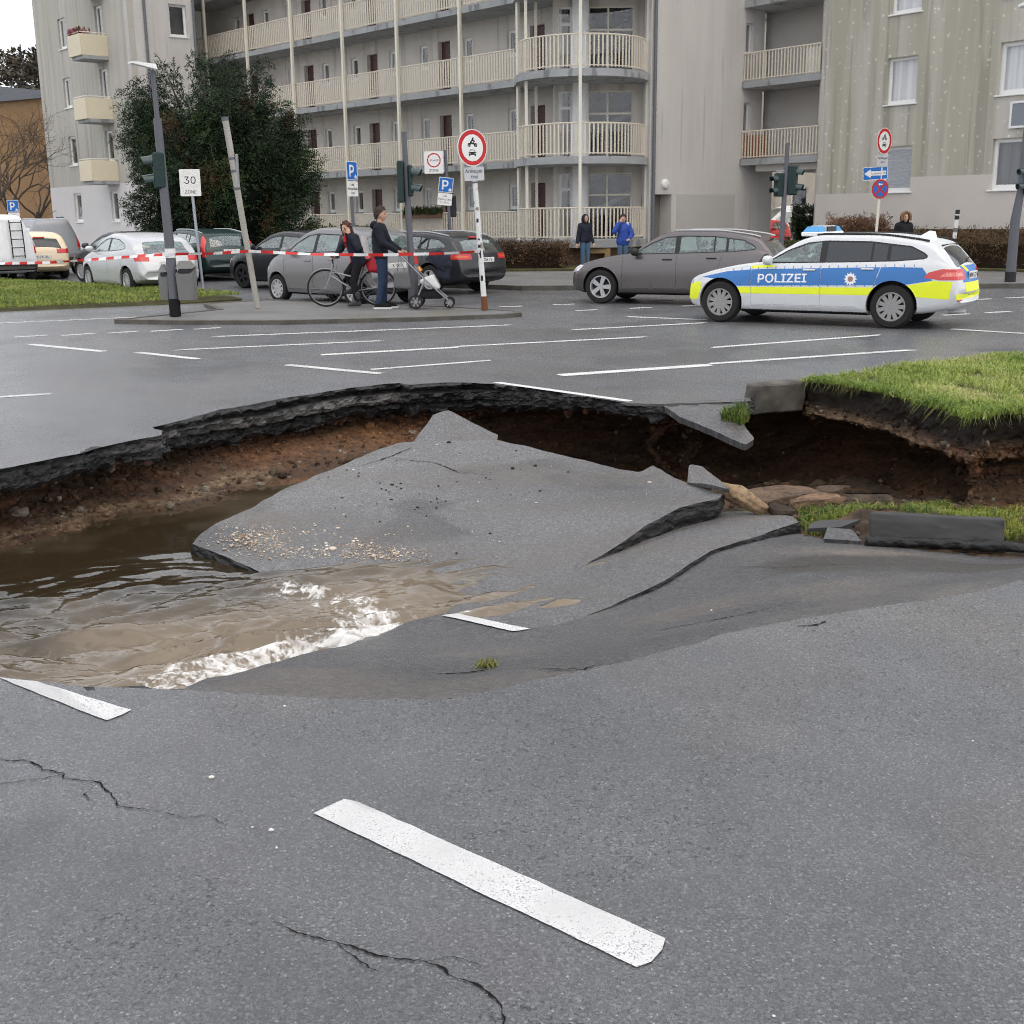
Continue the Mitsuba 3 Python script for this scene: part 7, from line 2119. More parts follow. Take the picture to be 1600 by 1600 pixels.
mat('bag_grey', (.13, .132, .135), .8, .2)
# ================================================================== street furniture
mat('pole_grey', (.105, .108, .125), .5, .45)
mat('pole_galv', (.33, .36, .40), .5, .5, .2)
mat('pole_white', mikit.proc(lambda p, n, uv: mikit.mix(mi.Color3f(.66, .66, .64), mi.Color3f(.24, .20, .17), mikit.smoothstep(.60, .70, mikit.fbm(p.x * 14, p.y * 14, p.z * 9, 4)))), .6, .4)
mat('weathered_post', mikit.proc(lambda p, n, uv: mikit.mix(mi.Color3f(.27, .25, .215), mi.Color3f(.42, .41, .38), mikit.fbm(p.x * 15, p.y * 15, p.z * 2.2, 4))), .8, .3)
mat('signal_green', (.010, .030, .027), .45, .4)
mat('visor_sheen', (.03, .055, .055), .3, .6)
mat('sign_white', (.74, .74, .72), .45, .4)
mat('sign_red', (.50, .018, .022), .4, .4)
mat('sign_blue', (.015, .13, .46), .4, .4)
mat('sign_back', (.30, .31, .32), .5, .5, .3)
mat('bin_grey', (.155, .155, .152), .55, .4)
mat('tape_red', (.60, .03, .025), .5, .4)
mat('tape_white', (.78, .78, .77), .5, .4)


class Face:
    """A sign's face: local x to its right, y up, z towards the reader."""
    def __init__(self, key, pos, yaw=0.0, tilt=0.0):
        a, b = math.radians(yaw), math.radians(tilt)
        nrm = np.array([math.sin(a), -math.cos(a), 0])
        rt = np.array([math.cos(a), math.sin(a), 0])
        up_ = np.array([0, 0, 1.0])
        rt, up_ = rt * math.cos(b) + up_ * math.sin(b), up_ * math.cos(b) - rt * math.sin(b)
        self.key, self.M = key, mats(rt, up_, nrm, pos)

    def put(self, name, poly, m, z0=0.0, th=.002):
        return part(self.key, name, extr(poly, th, z0), m, to_world=self.M)

    def text(self, s, h, x, y, m='letter_black', z0=.0035, bold=False, sx=1.0):
        t = meshkit.text_mesh(s, h, .0015, bold)
        t.apply_translation([-(t.bounds[0][0] + t.bounds[1][0]) / 2, -h / 2, 0])
        t.apply_scale([sx, 1, 1])
        t.apply_translation([x, y, z0])
        return part(self.key, 'lettering', t, m, to_world=self.M)


def rrect(w, h, r=.03, x=0, y=0):
    return sbox(x - w / 2 + r, y - h / 2 + r, x + w / 2 - r, y + h / 2 - r).buffer(r)


def pole(key, p0, p1, r0, r1=None, m='pole_grey', n_=14):
    part(key, 'pole', tube([p0, np.array(p0) * .5 + np.array(p1) * .5, p1], [r0, (r0 + (r1 or r0)) / 2, r1 or r0], n_), m, 50)


def signal(key, pos, yaw, lamps=3, h=.72, w=.22, d=.20, gap=None):
    """A traffic light head: housing with rounded edges and a visor over each lens. yaw as in Face."""
    f = Face(key, pos, yaw)
    k = slot(key, 'signal_head')
    add(f'{k}__housing', cbox(-w / 2, w / 2, -h / 2, h / 2, -d, 0, .03), 'signal_green', smooth=30, to_world=f.M)
    for i in range(lamps):
        y = h / 2 - h * (i + .5) / lamps
        rr = min(w, h / lamps) * .42
        a = np.linspace(-.12 * np.pi, 1.12 * np.pi, 18)
        V, F = [], []
        for z, s in ((0, 1.0), (.20, .94)):
            for q in (1.0, .93):
                V.append(np.stack([np.cos(a) * rr * s * q, y + np.sin(a) * rr * s * q - z * .12, np.full(18, z * (1.0)) - (1 - np.sin(a)) * z * .22], 1))
        V = np.vstack(V)
        for j in range(17):
            for A, B in ((0, 36), (18, 54)):
                F += [[A + j, A + j + 1, B + j + 1], [A + j, B + j + 1, B + j]]
            F += [[36 + j, 36 + j + 1, 54 + j + 1], [36 + j, 54 + j + 1, 54 + j]]
        add(numbered(f'{k}__visor'), trimesh.Trimesh(V, F, process=False), 'visor_sheen', smooth=40, to_world=f.M)
        add(numbered(f'{k}__lens'), moved(lathe([(0, 0), (rr * .9, 0), (rr * .9, .012), (0, .02)], 20), mats([1, 0, 0], [0, 1, 0], [0, 0, 1], (0, y, .001))), 'trim_black', smooth=40, to_world=f.M)


# the street lamp with bins
la = thing('street_lamp', 'dark grey street lamp with a white head and a traffic light, left on the island', 'street lamp')
part(la, 'pole', tube([(-6.03, 21.94, .07), (-6.03, 21.94, .9), (-6.06, 21.94, 2.2), (-6.08, 21.94, 3.47)], [.095, .088, .078, .070], 16), 'pole_grey', 50)
part(la, 'upper_pole', tube([(-6.08, 21.94, 3.40), (-6.10, 21.94, 4.26)], [.045, .038], 14), 'pole_grey', 50)
part(la, 'base_collar', tube([(-6.03, 21.94, .07), (-6.03, 21.94, .38)], .101, 16), 'cloth_black', 50)
part(la, 'lamp_head', hull([(-6.42, 21.62, 4.33), (-6.30, 21.50, 4.33), (-6.05, 22.02, 4.27), (-6.00, 21.9, 4.27), (-6.42, 21.62, 4.36), (-6.30, 21.50, 4.36), (-6.08, 22.02, 4.36), (-6.02, 21.9, 4.36)]), 'frame_white', 30)
signal(la, (-6.22, 21.92, 2.60), -72, 2, .62, .24, .20)
part(la, 'bracket', cat(box(-6.22, -6.08, 21.90, 21.94, 2.78, 2.81), box(-6.22, -6.08, 21.90, 21.94, 2.38, 2.41)), 'pole_grey')
part(la, 'sticker', tube([(-6.035, 21.94, 1.10), (-6.035, 21.94, 1.26)], .092, 16), 'sign_white', 50)
for x0, x1, lab in ((-5.93, -5.63, 'larger grey litter bin strapped to the right of the street lamp'), (-6.29, -6.12, 'grey litter bin half hidden to the left of the street lamp')):
    b = thing('litter_bin', lab, 'litter bin')
    y0, y1 = (21.80, 22.10) if x0 > -6 else (21.95, 22.22)
    zt = 1.04 if x0 > -6 else .98
    add(f'{b}__body', hull([(x0 + .02, y0, .36), (x1 - .02, y0, .36), (x0 + .02, y1, .36), (x1 - .02, y1, .36), (x0, y0 - .02, zt - .22), (x1, y0 - .02, zt - .22), (x0, y1, zt - .10), (x1, y1, zt - .10)]), 'bin_grey', smooth=20)
    add(f'{b}__lid', hull([(x0, y0 - .02, zt - .13), (x1, y0 - .02, zt - .13), (x0, y1, zt - .1), (x1, y1, zt - .1), (x0 + .05, y1, zt), (x1 - .1, y1, zt), (x0 + .05, y0 + .08, zt), (x1 - .1, y0 + .08, zt)]), 'bin_grey', smooth=20)
    add(f'{b}__slot', cbox(x0 + .05, x1 - .04, y0 - .025, y0 - .015, zt - .20, zt - .14, .003), 'trim_black')

# 30 zone sign
z3 = thing('zone_sign', 'white 30 ZONE sign on a pale galvanised pole by the green estate car', 'road sign')
pole(z3, (-7.68, 30.65, .05), (-7.80, 30.65, 2.9), .035, m='pole_galv')
f = Face(z3, (-7.80, 30.60, 2.64), 5)
f.put('plate', rrect(.50, .64), 'sign_white', -.004, .004)
f.text('30', .17, 0, .06)
f.text('ZONE', .075, 0, -.22)

# leaning weathered post
lp = thing('leaning_post', 'tilted weathered grey post with two narrow strips, standing on the island', 'post')
pole(lp, (-4.90, 23.70, .07), (-5.30, 23.70, 3.60), .055, .060, 'weathered_post')
part(lp, 'cap', tube([(-5.295, 23.70, 3.55), (-5.302, 23.70, 3.62)], .066, 14), 'pole_grey', 40)
for z in (2.62, 2.85, 2.3):
    x = -4.90 - .40 * (z - .07) / 3.53
    part(lp, 'clamp', tube([(x, 23.70, z), (x - .004, 23.70, z + .04)], .068, 12), 'pole_grey', 40)
part(lp, 'side_strip', cbox(-5.145, -5.11, 23.66, 23.76, 2.35, 2.95, .004), 'sign_back')

# traffic light pole on the island
tl = thing('traffic_light', 'slim grey traffic light pole behind the pram with a signal head turned sideways', 'traffic light')
pole(tl, (-1.84, 23.4, .07), (-1.93, 23.4, 3.30), .068, .050)
part(tl, 'base', tube([(-1.84, 23.4, .07), (-1.85, 23.4, .75)], .10, 14), 'pole_grey', 50)
signal(tl, (-1.80, 23.38, 2.42), 80, 2, .58, .22, .06)
part(tl, 'backing_board', cbox(-2.07, -1.955, 23.25, 23.5, 2.02, 2.78, .02), 'signal_green', 30)

# parking signs
def parking(key, pos, yaw, lines, tilt=0, w=.42):
    f = Face(key, pos, yaw, tilt)
    f.put('plate', rrect(w, .42, .03, 0, .21), 'sign_blue', -.004, .004)
    f.put('border', rrect(w, .42, .03, 0, .21).difference(rrect(w - .03, .39, .025, 0, .21)), 'sign_white', .0005, .001)
    f.text('P', .25, -.02, .21, 'sign_white', bold=True)
    f.put('symbol', unary_union([sbox(.09, .06, .17, .10), Point(.105, .055).buffer(.018), Point(.155, .055).buffer(.018), sbox(.105, .10, .15, .125)]), 'sign_white', .002, .001)
    f.put('supplement_plate', rrect(w, .34, .03, 0, -.19), 'sign_white', -.004, .004)
    for i, s in enumerate(lines):
        f.text(s, .055, 0, -.10 - i * .09)


p1 = thing('parking_sign', 'blue parking sign seen nearly edge-on on a dark pole above the woman', 'road sign')
pole(p1, (-3.60, 28.9, .05), (-3.66, 28.9, 3.02), .04, m='pole_grey')
parking(p1, (-3.60, 28.84, 2.60), 62, ('mit', 'Parkschein', 'frei'))
p2 = thing('zone_and_parking_sign', 'dark pole with a low-emission zone sign above a blue parking sign', 'road sign')
pole(p2, (-1.66, 36.05, .1), (-1.80, 36.05, 3.62), .045)
f = Face(p2, (-2.13, 36.0, 3.28), -6)
f.put('plate', rrect(.56, .62), 'sign_white', -.004, .004)
f.put('ring', Point(0, .06).buffer(.20).difference(Point(0, .06).buffer(.165)), 'sign_red', .001, .001)
f.text('Umwelt', .055, 0, .06)
f.text('ZONE', .075, 0, -.22)
part(p2, 'arm', tube([(-1.80, 36.05, 3.4), (-2.2, 36.03, 3.4)], .02, 6), 'pole_grey')
parking(p2, (-1.82, 35.97, 2.44), 12, ('mit', 'Parkschein', '9-20 h'), -6)
part(p2, 'dark_box', cbox(-1.72, -1.52, 36.1, 36.25, 1.75, 2.35, .02), 'trim_black')


def no_motor(key, pos, yaw, d, tilt=0, plate=True):
    f = Face(key, pos, yaw, tilt)
    R = d / 2
    f.put('disc', Point(0, 0).buffer(R, 32), 'sign_white', -.004, .004)
    f.put('red_ring', Point(0, 0).buffer(R * .955, 32).difference(Point(0, 0).buffer(R * .72, 32)), 'sign_red', .0008, .001)
    s = R / .30
    moto = [Point(-.065, .045).buffer(.032).difference(Point(-.065, .045).buffer(.018)), Point(.065, .045).buffer(.032).difference(Point(.065, .045).buffer(.018)), LineString([(-.065, .045), (-.03, .075), (.03, .07), (.065, .045)]).buffer(.013), LineString([(.02, .075), (.048, .11)]).buffer(.008),
            LineString([(-.035, .085), (0, .13), (.035, .105)]).buffer(.013), Point(.012, .15).buffer(.018)]
    car_ = [Polygon([(-.065, -.075), (-.045, -.03), (.045, -.03), (.065, -.075)]).difference(Polygon([(-.05, -.068), (-.036, -.04), (.036, -.04), (.05, -.068)])), sbox(-.075, -.115, .075, -.072).difference(unary_union([Point(-.052, -.092).buffer(.010), Point(.052, -.092).buffer(.010)])), sbox(-.07, -.135, -.045, -.115), sbox(.045, -.135, .07, -.115)]
    from shapely.affinity import scale as sc
    f.put('motorcycle_symbol', sc(unary_union(moto), s, s, origin=(0, 0)), 'letter_black', .0016, .001)
    f.put('car_symbol', sc(unary_union(car_), s, s, origin=(0, 0)), 'letter_black', .0016, .001)


nm = thing('no_motor_vehicles_sign', 'large round red and white sign on a leaning flaking white pole by the pram', 'road sign')
pole(nm, (-.46, 22.56, .07), (-.655, 22.56, 3.22), .052, .045, 'pole_white')
part(nm, 'rusty_foot', tube([(-.46, 22.56, .07), (-.475, 22.56, .32)], [.062, .056], 12), 'rust', 50)
part(nm, 'sleeve', tube([(-.600, 22.56, 2.34), (-.602, 22.56, 2.36)], .055, 12), 'pole_grey', 50)
r = np.random.default_rng(3)
for i in range(7):
    z = r.uniform(.5, 1.7)
    x = -.46 - .195 * (z - .07) / 3.15
    part(nm, 'paint_chip', cbox(x - .02 + r.uniform(-.02, .02), x + .01, 22.505, 22.515, z, z + r.uniform(.03, .09), .002), 'trim_black')
no_motor(nm, (-.635, 22.49, 2.95), 36, .64)
f = Face(nm, (-.61, 22.49, 2.50), 10, 2)
f.put('supplement_plate', rrect(.36, .24, .02), 'plate_grey', -.004, .004)
f.text('Anlieger', .06, 0, .05)
f.text('frei', .06, 0, -.05)
mat('plate_grey', (.50, .51, .53), .5, .4)

# traffic light at the right
t2 = thing('traffic_light', 'grey traffic light pole with two dark heads in front of the passage', 'traffic light')
pole(t2, (7.50, 34.0, .1), (7.58, 34.0, 3.60), .075, .060)
signal(t2, (7.86, 33.95, 2.62), 62, 2, .78, .26, .24)
signal(t2, (7.30, 33.95, 2.50), -58, 2, .62, .24, .22)
part(t2, 'bracket', cat(box(7.3, 7.8, 33.97, 34.0, 2.85, 2.88), box(7.3, 7.8, 33.97, 34.0, 2.26, 2.29)), 'pole_galv')

# sign stack
ss = thing('sign_stack', 'pale pole with four signs one above another before the spotted wall', 'road sign')
pole(ss, (10.58, 35.6, .1), (10.66, 35.6, 4.02), .04, m='post_cream')
no_motor(ss, (10.66, 35.54, 3.70), 40, .72)
f = Face(ss, (10.64, 35.54, 3.18), 18)
f.put('supplement_plate', rrect(.36, .34, .02), 'plate_grey', -.004, .004)
f.text('Anlieger', .06, 0, .06)
f.text('frei', .06, 0, -.05)
f = Face(ss, (10.45, 35.54, 2.82), 8, 3)
f.put('one_way_plate', rrect(.74, .36, .03), 'sign_blue', -.004, .004)
f.put('border', rrect(.74, .36, .03).difference(rrect(.71, .33, .025)), 'sign_white', .0005, .001)
f.put('arrow', Polygon([(-.33, 0), (-.13, .12), (-.13, .06), (.33, .06), (.33, -.06), (-.13, -.06), (-.13, -.12)]), 'sign_white', .001, .001)
f.text('Einbahnstraße', .055, .11, 0, z0=.0025, sx=.9)
f = Face(ss, (10.62, 35.54, 2.39), 16)
f.put('no_stopping_disc', Point(0, 0).buffer(.27, 32), 'sign_red', -.004, .004)
cr = unary_union([LineString([(-.2, -.2), (.2, .2)]).buffer(.028), LineString([(-.2, .2), (.2, -.2)]).buffer(.028)])
f.put('blue_field', Point(0, 0).buffer(.215, 32).difference(cr), 'sign_blue', .001, .001)
f.put('white_arrow', Polygon([(-.07, .13), (-.02, .17), (-.02, .145), (.07, .145), (.07, .115), (-.02, .115), (-.02, .09)]), 'sign_white', .0022, .001)

# lamp at the right edge, post with stickers, parking sign far left
rl = thing('street_lamp', 'dark grey street lamp with a traffic light at the right edge', 'street lamp')
part(rl, 'pole', tube([(11.92, 29.1, .1), (11.92, 29.1, 1.5), (11.99, 29.1, 2.2), (12.05, 29.1, 6.2)], [.12, .11, .085, .06], 14), 'pole_grey', 50)
part(rl, 'base_collar', tube([(11.92, 29.1, .1), (11.92, 29.1, .34)], .127, 14), 'trim_black', 50)
part(rl, 'lamp_head', cbox(11.6, 12.15, 28.9, 29.2, 6.2, 6.28, .02), 'frame_white')
signal(rl, (12.02, 29.0, 2.45), -75, 2, .66, .24, .22)
bp_ = thing('sticker_post', 'thin pale post covered in stickers behind the police car tailgate', 'post')
pole(bp_, (10.86, 30.2, .1), (10.95, 30.2, 1.76), .05, m='pole_white')
for z, mm in ((1.55, 'trim_black'), (1.25, 'pipe_grey'), (1.0, 'trim_black'), (1.68, 'trim_black')):
    x = 10.86 + .09 * z / 1.76
    part(bp_, 'sticker', tube([(x, 30.2, z), (x + .003, 30.2, z + .1)], .0525, 12), mm, 50)
p3 = thing('parking_sign', 'small blue parking sign far away before the ochre house', 'road sign')
pole(p3, (-17.8, 45.0, .05), (-17.9, 45.0, 2.6), .035)
parking(p3, (-17.92, 44.95, 2.10), -10, ('mit', 'Parkschein', 'frei'), w=.46)

# ------------------------------------------------------------------ the barrier tape
tp = thing('barrier_tape', 'red and white barrier tape strung from the left edge to the leaning sign pole', 'barrier tape')
TP = np.array([(-13.5, 28.2, .88), (-10.77, 26.0, .90), (-9.24, 24.8, .95), (-7.93, 23.55, 1.04), (-6.1, 21.83, 1.165), (-6.0, 21.83, 1.165), (-5.45, 22.5, 1.15), (-5.02, 23.62, 1.155), (-4.95, 23.62, 1.155), (-3.6, 22.95, 1.10), (-2.34, 22.72, 1.085), (-1.2, 22.6, 1.10), (-.53, 22.49, 1.135)])
s = np.r_[0, np.cumsum(np.linalg.norm(np.diff(TP, axis=0), axis=1))]
seg = .285
tt = np.arange(0, s[-1], seg)
for i, a in enumerate(tt):
    u = np.linspace(a, min(a + seg, s[-1]), 9)
    q = np.stack([np.interp(u, s, TP[:, k]) for k in range(3)], 1)
    tw_ = .5 * np.sin(u * 1.3) + .35 * np.sin(u * 3.1 + 1)
    tdir = np.gradient(q, axis=0)
    tdir /= np.linalg.norm(tdir, axis=1, keepdims=True)
    side = np.cross(tdir, [0, 0, 1.0])
    w_ = np.cos(tw_)[:, None] * np.array([0, 0, 1.0]) + np.sin(tw_)[:, None] * side
    V = np.vstack([q - w_ * .027, q + w_ * .027])
    j = np.arange(8)
    F = np.vstack([np.stack([j, j + 1, j + 10], 1), np.stack([j, j + 10, j + 9], 1)])
    part(tp, 'red_band' if i % 2 else 'white_band', trimesh.Trimesh(V, F, process=False), 'tape_red' if i % 2 else 'tape_white', True)
# ================================================================== trees, shrubs, hedges
mat('leaf', None, .6, .3)
mat('bark', mikit.proc(lambda p, n, uv: mikit.mix(mi.Color3f(.05, .036, .026), mi.Color3f(.12, .095, .075), mikit.fbm(p.x * 7, p.y * 7, p.z * 2, 4))), .9, .2)


def sprays(pts, dirs, ln, wd, seed, cols, per=6, spread=.5, droop=.3):
    """Feathery twigs: at each point a short twig along dirs that carries PER pairs of narrow leaves."""
    r = np.random.default_rng(seed)
    k = len(pts)
    d = dirs / np.linalg.norm(dirs, axis=1, keepdims=True)
    a = np.cross(d, r.normal(0, 1, (k, 3)))
    a /= np.linalg.norm(a, axis=1, keepdims=True) + 1e-9
    L = ln * r.uniform(.6, 1.3, k)[:, None]
    V, F, C = [], [], []
    c = np.asarray(cols)
    t = np.clip(r.normal(.4, .22, k) + (meshkit.fbm(pts * 1.1, 3, seed) - .5) * 1.9, 0, 1) * (len(c) - 1)
    i = np.minimum(t.astype(int), len(c) - 2)
    cc = c[i] + (c[i + 1] - c[i]) * (t - i)[:, None]
    n_ = 0
    for j in range(per):
        for s in (-1, 1):
            f = (j + .5) / per
            root = pts + d * L * f - [0, 0, 1] * (droop * L * f * f)
            o = (d * .55 + a * s * spread * 1.6 + r.normal(0, .25, (k, 3)))
            o /= np.linalg.norm(o, axis=1, keepdims=True)
            tip = root + o * L * (.55 - .3 * f)
            w_ = np.cross(o, r.normal(0, 1, (k, 3)))
            w_ /= np.linalg.norm(w_, axis=1, keepdims=True) + 1e-9
            mid = root * .5 + tip * .5
            V += [root, mid + w_ * wd, tip, mid - w_ * wd]
            F.append(np.arange(k)[:, None] + np.array([[0, 1, 2]]) * k + n_ * k)
            F.append(np.arange(k)[:, None] + np.array([[0, 2, 3]]) * k + n_ * k)
            n_ += 4
            sh = r.uniform(.75, 1.25, (k, 1))
            C += [cc * sh] * 4
    return trimesh.Trimesh(np.vstack(V), np.vstack(F), process=False), np.vstack(C)


def limb_tree(r, base, up_, length, rad, depth, out, bend=.25, ratio=.72, kids=(2, 3), spread=.6):
    p = [np.asarray(base, float)]
    d = np.asarray(up_, float)
    n_ = 4
    for i in range(n_):
        d = d + r.normal(0, bend / n_ * 1.6, 3)
        d /= np.linalg.norm(d)
        p.append(p[-1] + d * length / n_)
    out.append(tube(p, np.linspace(rad, rad * .62, n_ + 1), 7 if depth > 2 else 4 if depth > 0 else 3, depth > 2))
    if depth <= 0:
        return
    for i in range(int(r.integers(kids[0], kids[1] + 1))):
        a = r.normal(0, 1, 3)
        a -= d * (a @ d)
        a /= np.linalg.norm(a)
        nd = d + a * spread * r.uniform(.6, 1.3)
        nd[2] += .12
        limb_tree(r, p[-1] if i < 2 else p[-2], nd / np.linalg.norm(nd), length * ratio * r.uniform(.8, 1.15), rad * .6, depth - 1, out, bend, ratio, kids, spread)


# ---- the yew
yw = thing('yew_tree', 'big dark green yew with drooping uneven branches in front of the gallery block', 'tree')
r = np.random.default_rng(44)
lobes = []
CX, CY = -9.75, 42.3
for i in range(46):
    a = r.uniform(0, 2 * np.pi)
    rad = 2.75 * math.sqrt(r.uniform(.05, 1))
    hgt = r.uniform(.5, 1) * (7.0 - .40 * rad ** 1.25) - (.9 if math.cos(a) > .6 else 0) * rad / 2.6
    lobes.append((CX + rad * math.cos(a), CY + rad * math.sin(a) * .85, hgt, a))
lobes += [(-12.55, 42.2, 5.75, np.pi), (-12.1, 42, 6.1, np.pi), (-11.3, 42, 6.75, 2.5), (-10.2, 42.2, 7.05, 1), (-9.2, 42.1, 6.95, 0), (-8.2, 42.2, 6.7, 0), (-7.6, 42.2, 5.5, 0), (-7.0, 42.2, 4.4, 0), (-6.7, 42.1, 2.9, 0), (-12.3, 42, 3.4, np.pi), (-12.6, 41.8, 2.4, np.pi), (-6.5, 41.8, 1.5, 0), (-12.0, 41.5, 1.6, 3), (-7.3, 41.4, 2.2, 0), (-12.7, 42.2, 4.6, np.pi), (-12.4, 42, 5.1, np.pi), (-11.9, 41.9, 5.6, 2.8), (-7.1, 42.1, 5.0, 0), (-6.6, 42.1, 3.7, 0), (-9.7, 41.2, 5.6, 4.7), (-8.6, 41.1, 4.9, 4.9), (-10.9, 41.1, 5.0, 4.4), (-8.9, 40.9, 3.2, 4.8), (-10.6, 40.9, 3.0, 4.5)]
P_, D_ = [], []
limbs = [tube([(CX + .2 * math.cos(k), CY + .2 * math.sin(k), 0), (CX + .5 * math.cos(k), CY + .5 * math.sin(k), 1.2), (CX + 1.1 * math.cos(k), CY + 1.0 * math.sin(k), 3.6)], [.2, .16, .08], 8) for k in (0.3, 2.1, 4.2, 5.3)]
for (x, y, h, a) in lobes:
    root = np.array([CX + (x - CX) * .35, CY + (y - CY) * .35, h * .45])
    tip = np.array([x, y, h])
    out_ = np.array([math.cos(a), math.sin(a), .15])
    limbs.append(tube([root, root * .4 + tip * .6 + [0, 0, .15], tip], [.06, .04, .012], 5))
    m_ = 310
    t = r.beta(2.2, 1.2, m_)
    c = root + (tip - root) * t[:, None]
    rad = .60 * (1 - .55 * t)[:, None] + .08
    q = r.normal(0, 1, (m_, 3))
    q /= np.linalg.norm(q, axis=1, keepdims=True)
    q = q * r.uniform(.4, 1.0, (m_, 1)) ** .5
    P_.append(c + q * rad * [1, 1, .9] - [0, 0, .12])
    D_.append(out_ * .9 + q * .9 + np.array([0, 0, .25]) * (t[:, None]) - np.array([0, 0, .35]) * (1 - t[:, None]))
P_, D_ = np.vstack(P_), np.vstack(D_)
ok = P_[:, 2] > .1
P_, D_ = P_[ok], D_[ok]
m, c = sprays(P_, D_, .36, .015, 45, cols=((.008, .017, .007), (.017, .034, .013), (.028, .054, .019), (.048, .078, .030)), per=5)
rust_ = np.repeat((meshkit.fbm(P_ * [1.1, 1.1, .4], 3, 46) > .66)[None, :], 40, 0).ravel()
c = np.where(rust_[:, None] & (np.random.default_rng(1).uniform(0, 1, (len(c), 1)) < .5), np.array([.085, .040, .018]), c)
part(yw, 'crown', m, 'leaf', color=c)
part(yw, 'limbs', cat(limbs), 'bark', 40)
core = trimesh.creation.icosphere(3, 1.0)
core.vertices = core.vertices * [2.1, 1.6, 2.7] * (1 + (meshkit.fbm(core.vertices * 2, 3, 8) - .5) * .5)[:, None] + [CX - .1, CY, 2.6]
part(yw, 'shade_core', core, 'yew_core')  # near-black solid lump standing for the shade deep in the crown
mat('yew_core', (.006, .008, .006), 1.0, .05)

# ---- bare trees at the far left
for (x, y, h, sd, lab) in ((-24.2, 58, 8.0, 51, 'bare brown tree at the left edge before the ochre house'), (-25.7, 64, 8.5, 52, 'bare brown tree in the middle before the ochre house'), (-25.0, 66, 7.5, 53, 'bare brown tree beside the white foot of the left tower')):
    t_ = thing('bare_tree', lab, 'tree')
    r = np.random.default_rng(sd)
    tr, out = [], []
    limb_tree(r, (x, y, 0), (0, 0, 1), h * .30, .16, 0, tr, .1)
    top_ = np.array([x, y, h * .28])
    for k in range(5):
        a = r.uniform(0, 6.28)
        limb_tree(r, top_ - [0, 0, r.uniform(0, .5)], np.array([math.cos(a) * .6, math.sin(a) * .6, 1]), h * .25, .06, 5, out, .45, .74, (2, 3), .7)
    part(t_, 'trunk', cat(tr), 'bark', 40)
    part(t_, 'branches', cat(out), 'bark', 40)
    labels[f'{t_}__branches'] = {'kind': 'stuff'}
for (x, y, z, rr, sd, lab) in ((-34.5, 92, 9.5, 4.2, 61, 'dark leafy tree rising behind the ochre house roof'), (-52, 95, 6.5, 5.0, 62, 'far dark tree left of the ochre house, nearest to it'), (-62, 90, 6.0, 4.6, 63, 'second far dark tree left of the ochre house'),
                               (-73, 96, 7.0, 5.5, 64, 'third far dark tree left of the ochre house'), (-86, 92, 6.5, 5.0, 65, 'outermost far dark tree left of the ochre house')):
    t_ = thing('far_tree', lab, 'tree')
    r = np.random.default_rng(sd)
    q = r.normal(0, 1, (1500, 3))
    q /= np.linalg.norm(q, axis=1, keepdims=True)
    pts = q * (r.uniform(.3, 1, (1500, 1)) ** .4) * [rr, rr, rr * .9] * (.6 + .8 * meshkit.fbm(q * 1.7, 3, sd))[:, None] + [x, y, z]
    m, c = sprays(pts, q + [0, 0, .3], .9, .10, sd, cols=((.04, .036, .026), (.075, .065, .045), (.12, .10, .07)), per=4)
    part(t_, 'crown', m, 'leaf', color=c)
    part(t_, 'trunk', tube([(x, y, 0), (x, y, z)], [.35, .2], 10), 'bark', 40)


def hedge(name, lab, cat_, poly, h, n_, seed, cols, ln=.28, wd=.012, core='twig_core', green=0.0, group=None):
    """A clipped or shaggy hedge: twigs over a dark core."""
    k = thing(name, lab, cat_, group)
    r = np.random.default_rng(seed)
    q = scatter(poly, n_, seed)
    n_ = len(q)
    z = h * r.uniform(.02, 1, n_) ** .7
    edge = shapely.distance(shapely.points(q[:, 0], q[:, 1]), poly.exterior)
    pts = np.column_stack([q, z + .1])
    c = np.array(poly.centroid.coords[0])
    d = np.column_stack([(q - c) * .15 + r.normal(0, .5, (n_, 2)), r.uniform(.3, 1.1, n_)])
    m, cc = sprays(pts, d, ln, wd, seed + 1, cols, per=4, spread=.35, droop=.1)
    part(k, 'twigs', m, 'leaf', color=cc)
    part(k, 'shade_fill', extr(poly.buffer(-.18), h * .72, .1), core)  # dark solid block standing for the shade between the twigs
    return k


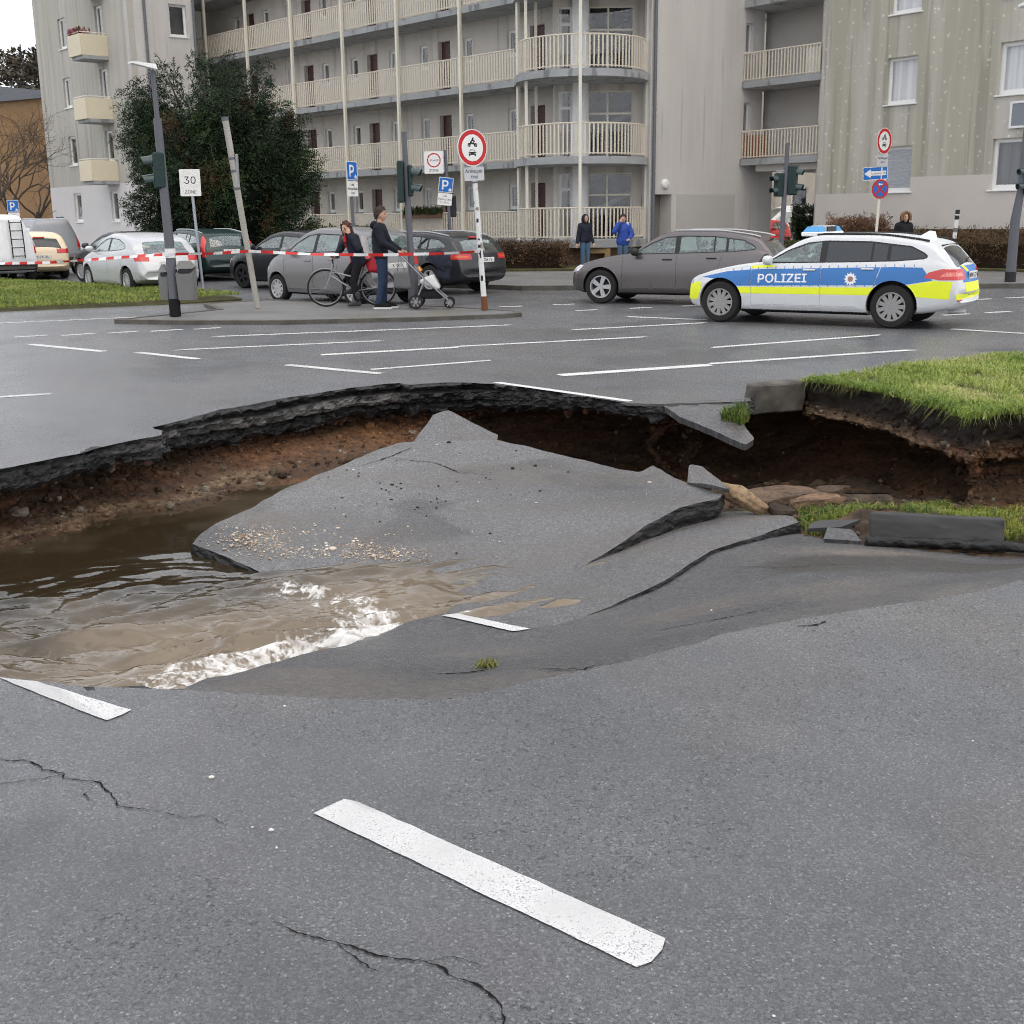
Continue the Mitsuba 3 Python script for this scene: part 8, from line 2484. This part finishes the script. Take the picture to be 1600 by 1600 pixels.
mat('twig_core', (.030, .020, .013), 1.0, .05)
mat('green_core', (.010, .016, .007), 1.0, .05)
brown = ((.04, .024, .013), (.085, .05, .026), (.14, .085, .045), (.10, .10, .04))
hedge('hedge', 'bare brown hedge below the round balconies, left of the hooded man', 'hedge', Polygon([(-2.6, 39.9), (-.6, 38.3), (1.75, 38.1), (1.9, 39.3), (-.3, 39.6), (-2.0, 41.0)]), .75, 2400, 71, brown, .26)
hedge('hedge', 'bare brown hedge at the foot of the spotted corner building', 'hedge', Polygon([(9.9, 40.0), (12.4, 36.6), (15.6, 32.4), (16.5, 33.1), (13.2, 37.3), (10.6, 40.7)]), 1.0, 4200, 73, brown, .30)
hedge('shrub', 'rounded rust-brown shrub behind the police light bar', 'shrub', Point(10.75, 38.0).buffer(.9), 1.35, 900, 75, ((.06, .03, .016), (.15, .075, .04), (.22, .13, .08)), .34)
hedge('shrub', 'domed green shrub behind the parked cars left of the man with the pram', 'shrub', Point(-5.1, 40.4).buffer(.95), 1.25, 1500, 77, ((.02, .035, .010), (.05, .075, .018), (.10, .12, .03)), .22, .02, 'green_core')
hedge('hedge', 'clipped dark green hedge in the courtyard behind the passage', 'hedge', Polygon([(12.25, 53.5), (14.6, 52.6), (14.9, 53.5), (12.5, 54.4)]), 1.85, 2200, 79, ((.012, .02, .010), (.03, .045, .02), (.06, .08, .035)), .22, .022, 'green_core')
gs = struct('courtyard_lawn')
lw = Polygon([(9.9, 47.0), (13, 45), (16, 50), (15, 53), (10, 52.5)])
m, _ = sheet(lw, .8, lambda v: v[:, 0] * 0 + .55 - .42 * np.clip((50.5 - v[:, 1]) / 4, 0, 1), .6)
part(gs, 'turf_soil', m, 'turf_dirt')
q = scatter(lw, 9000, 95)
gm, gc = grass_mesh(np.column_stack([q, .55 - .42 * np.clip((50.5 - q[:, 1]) / 4, 0, 1)]), UP(len(q)), .12, .025, 96, .8, .4, cols=((.07, .10, .02), (.13, .17, .03), (.18, .2, .05)))
part(gs, 'grass', gm, 'grass_blade', color=gc)
labels[f'{gs}__grass'] = {'kind': 'stuff'}
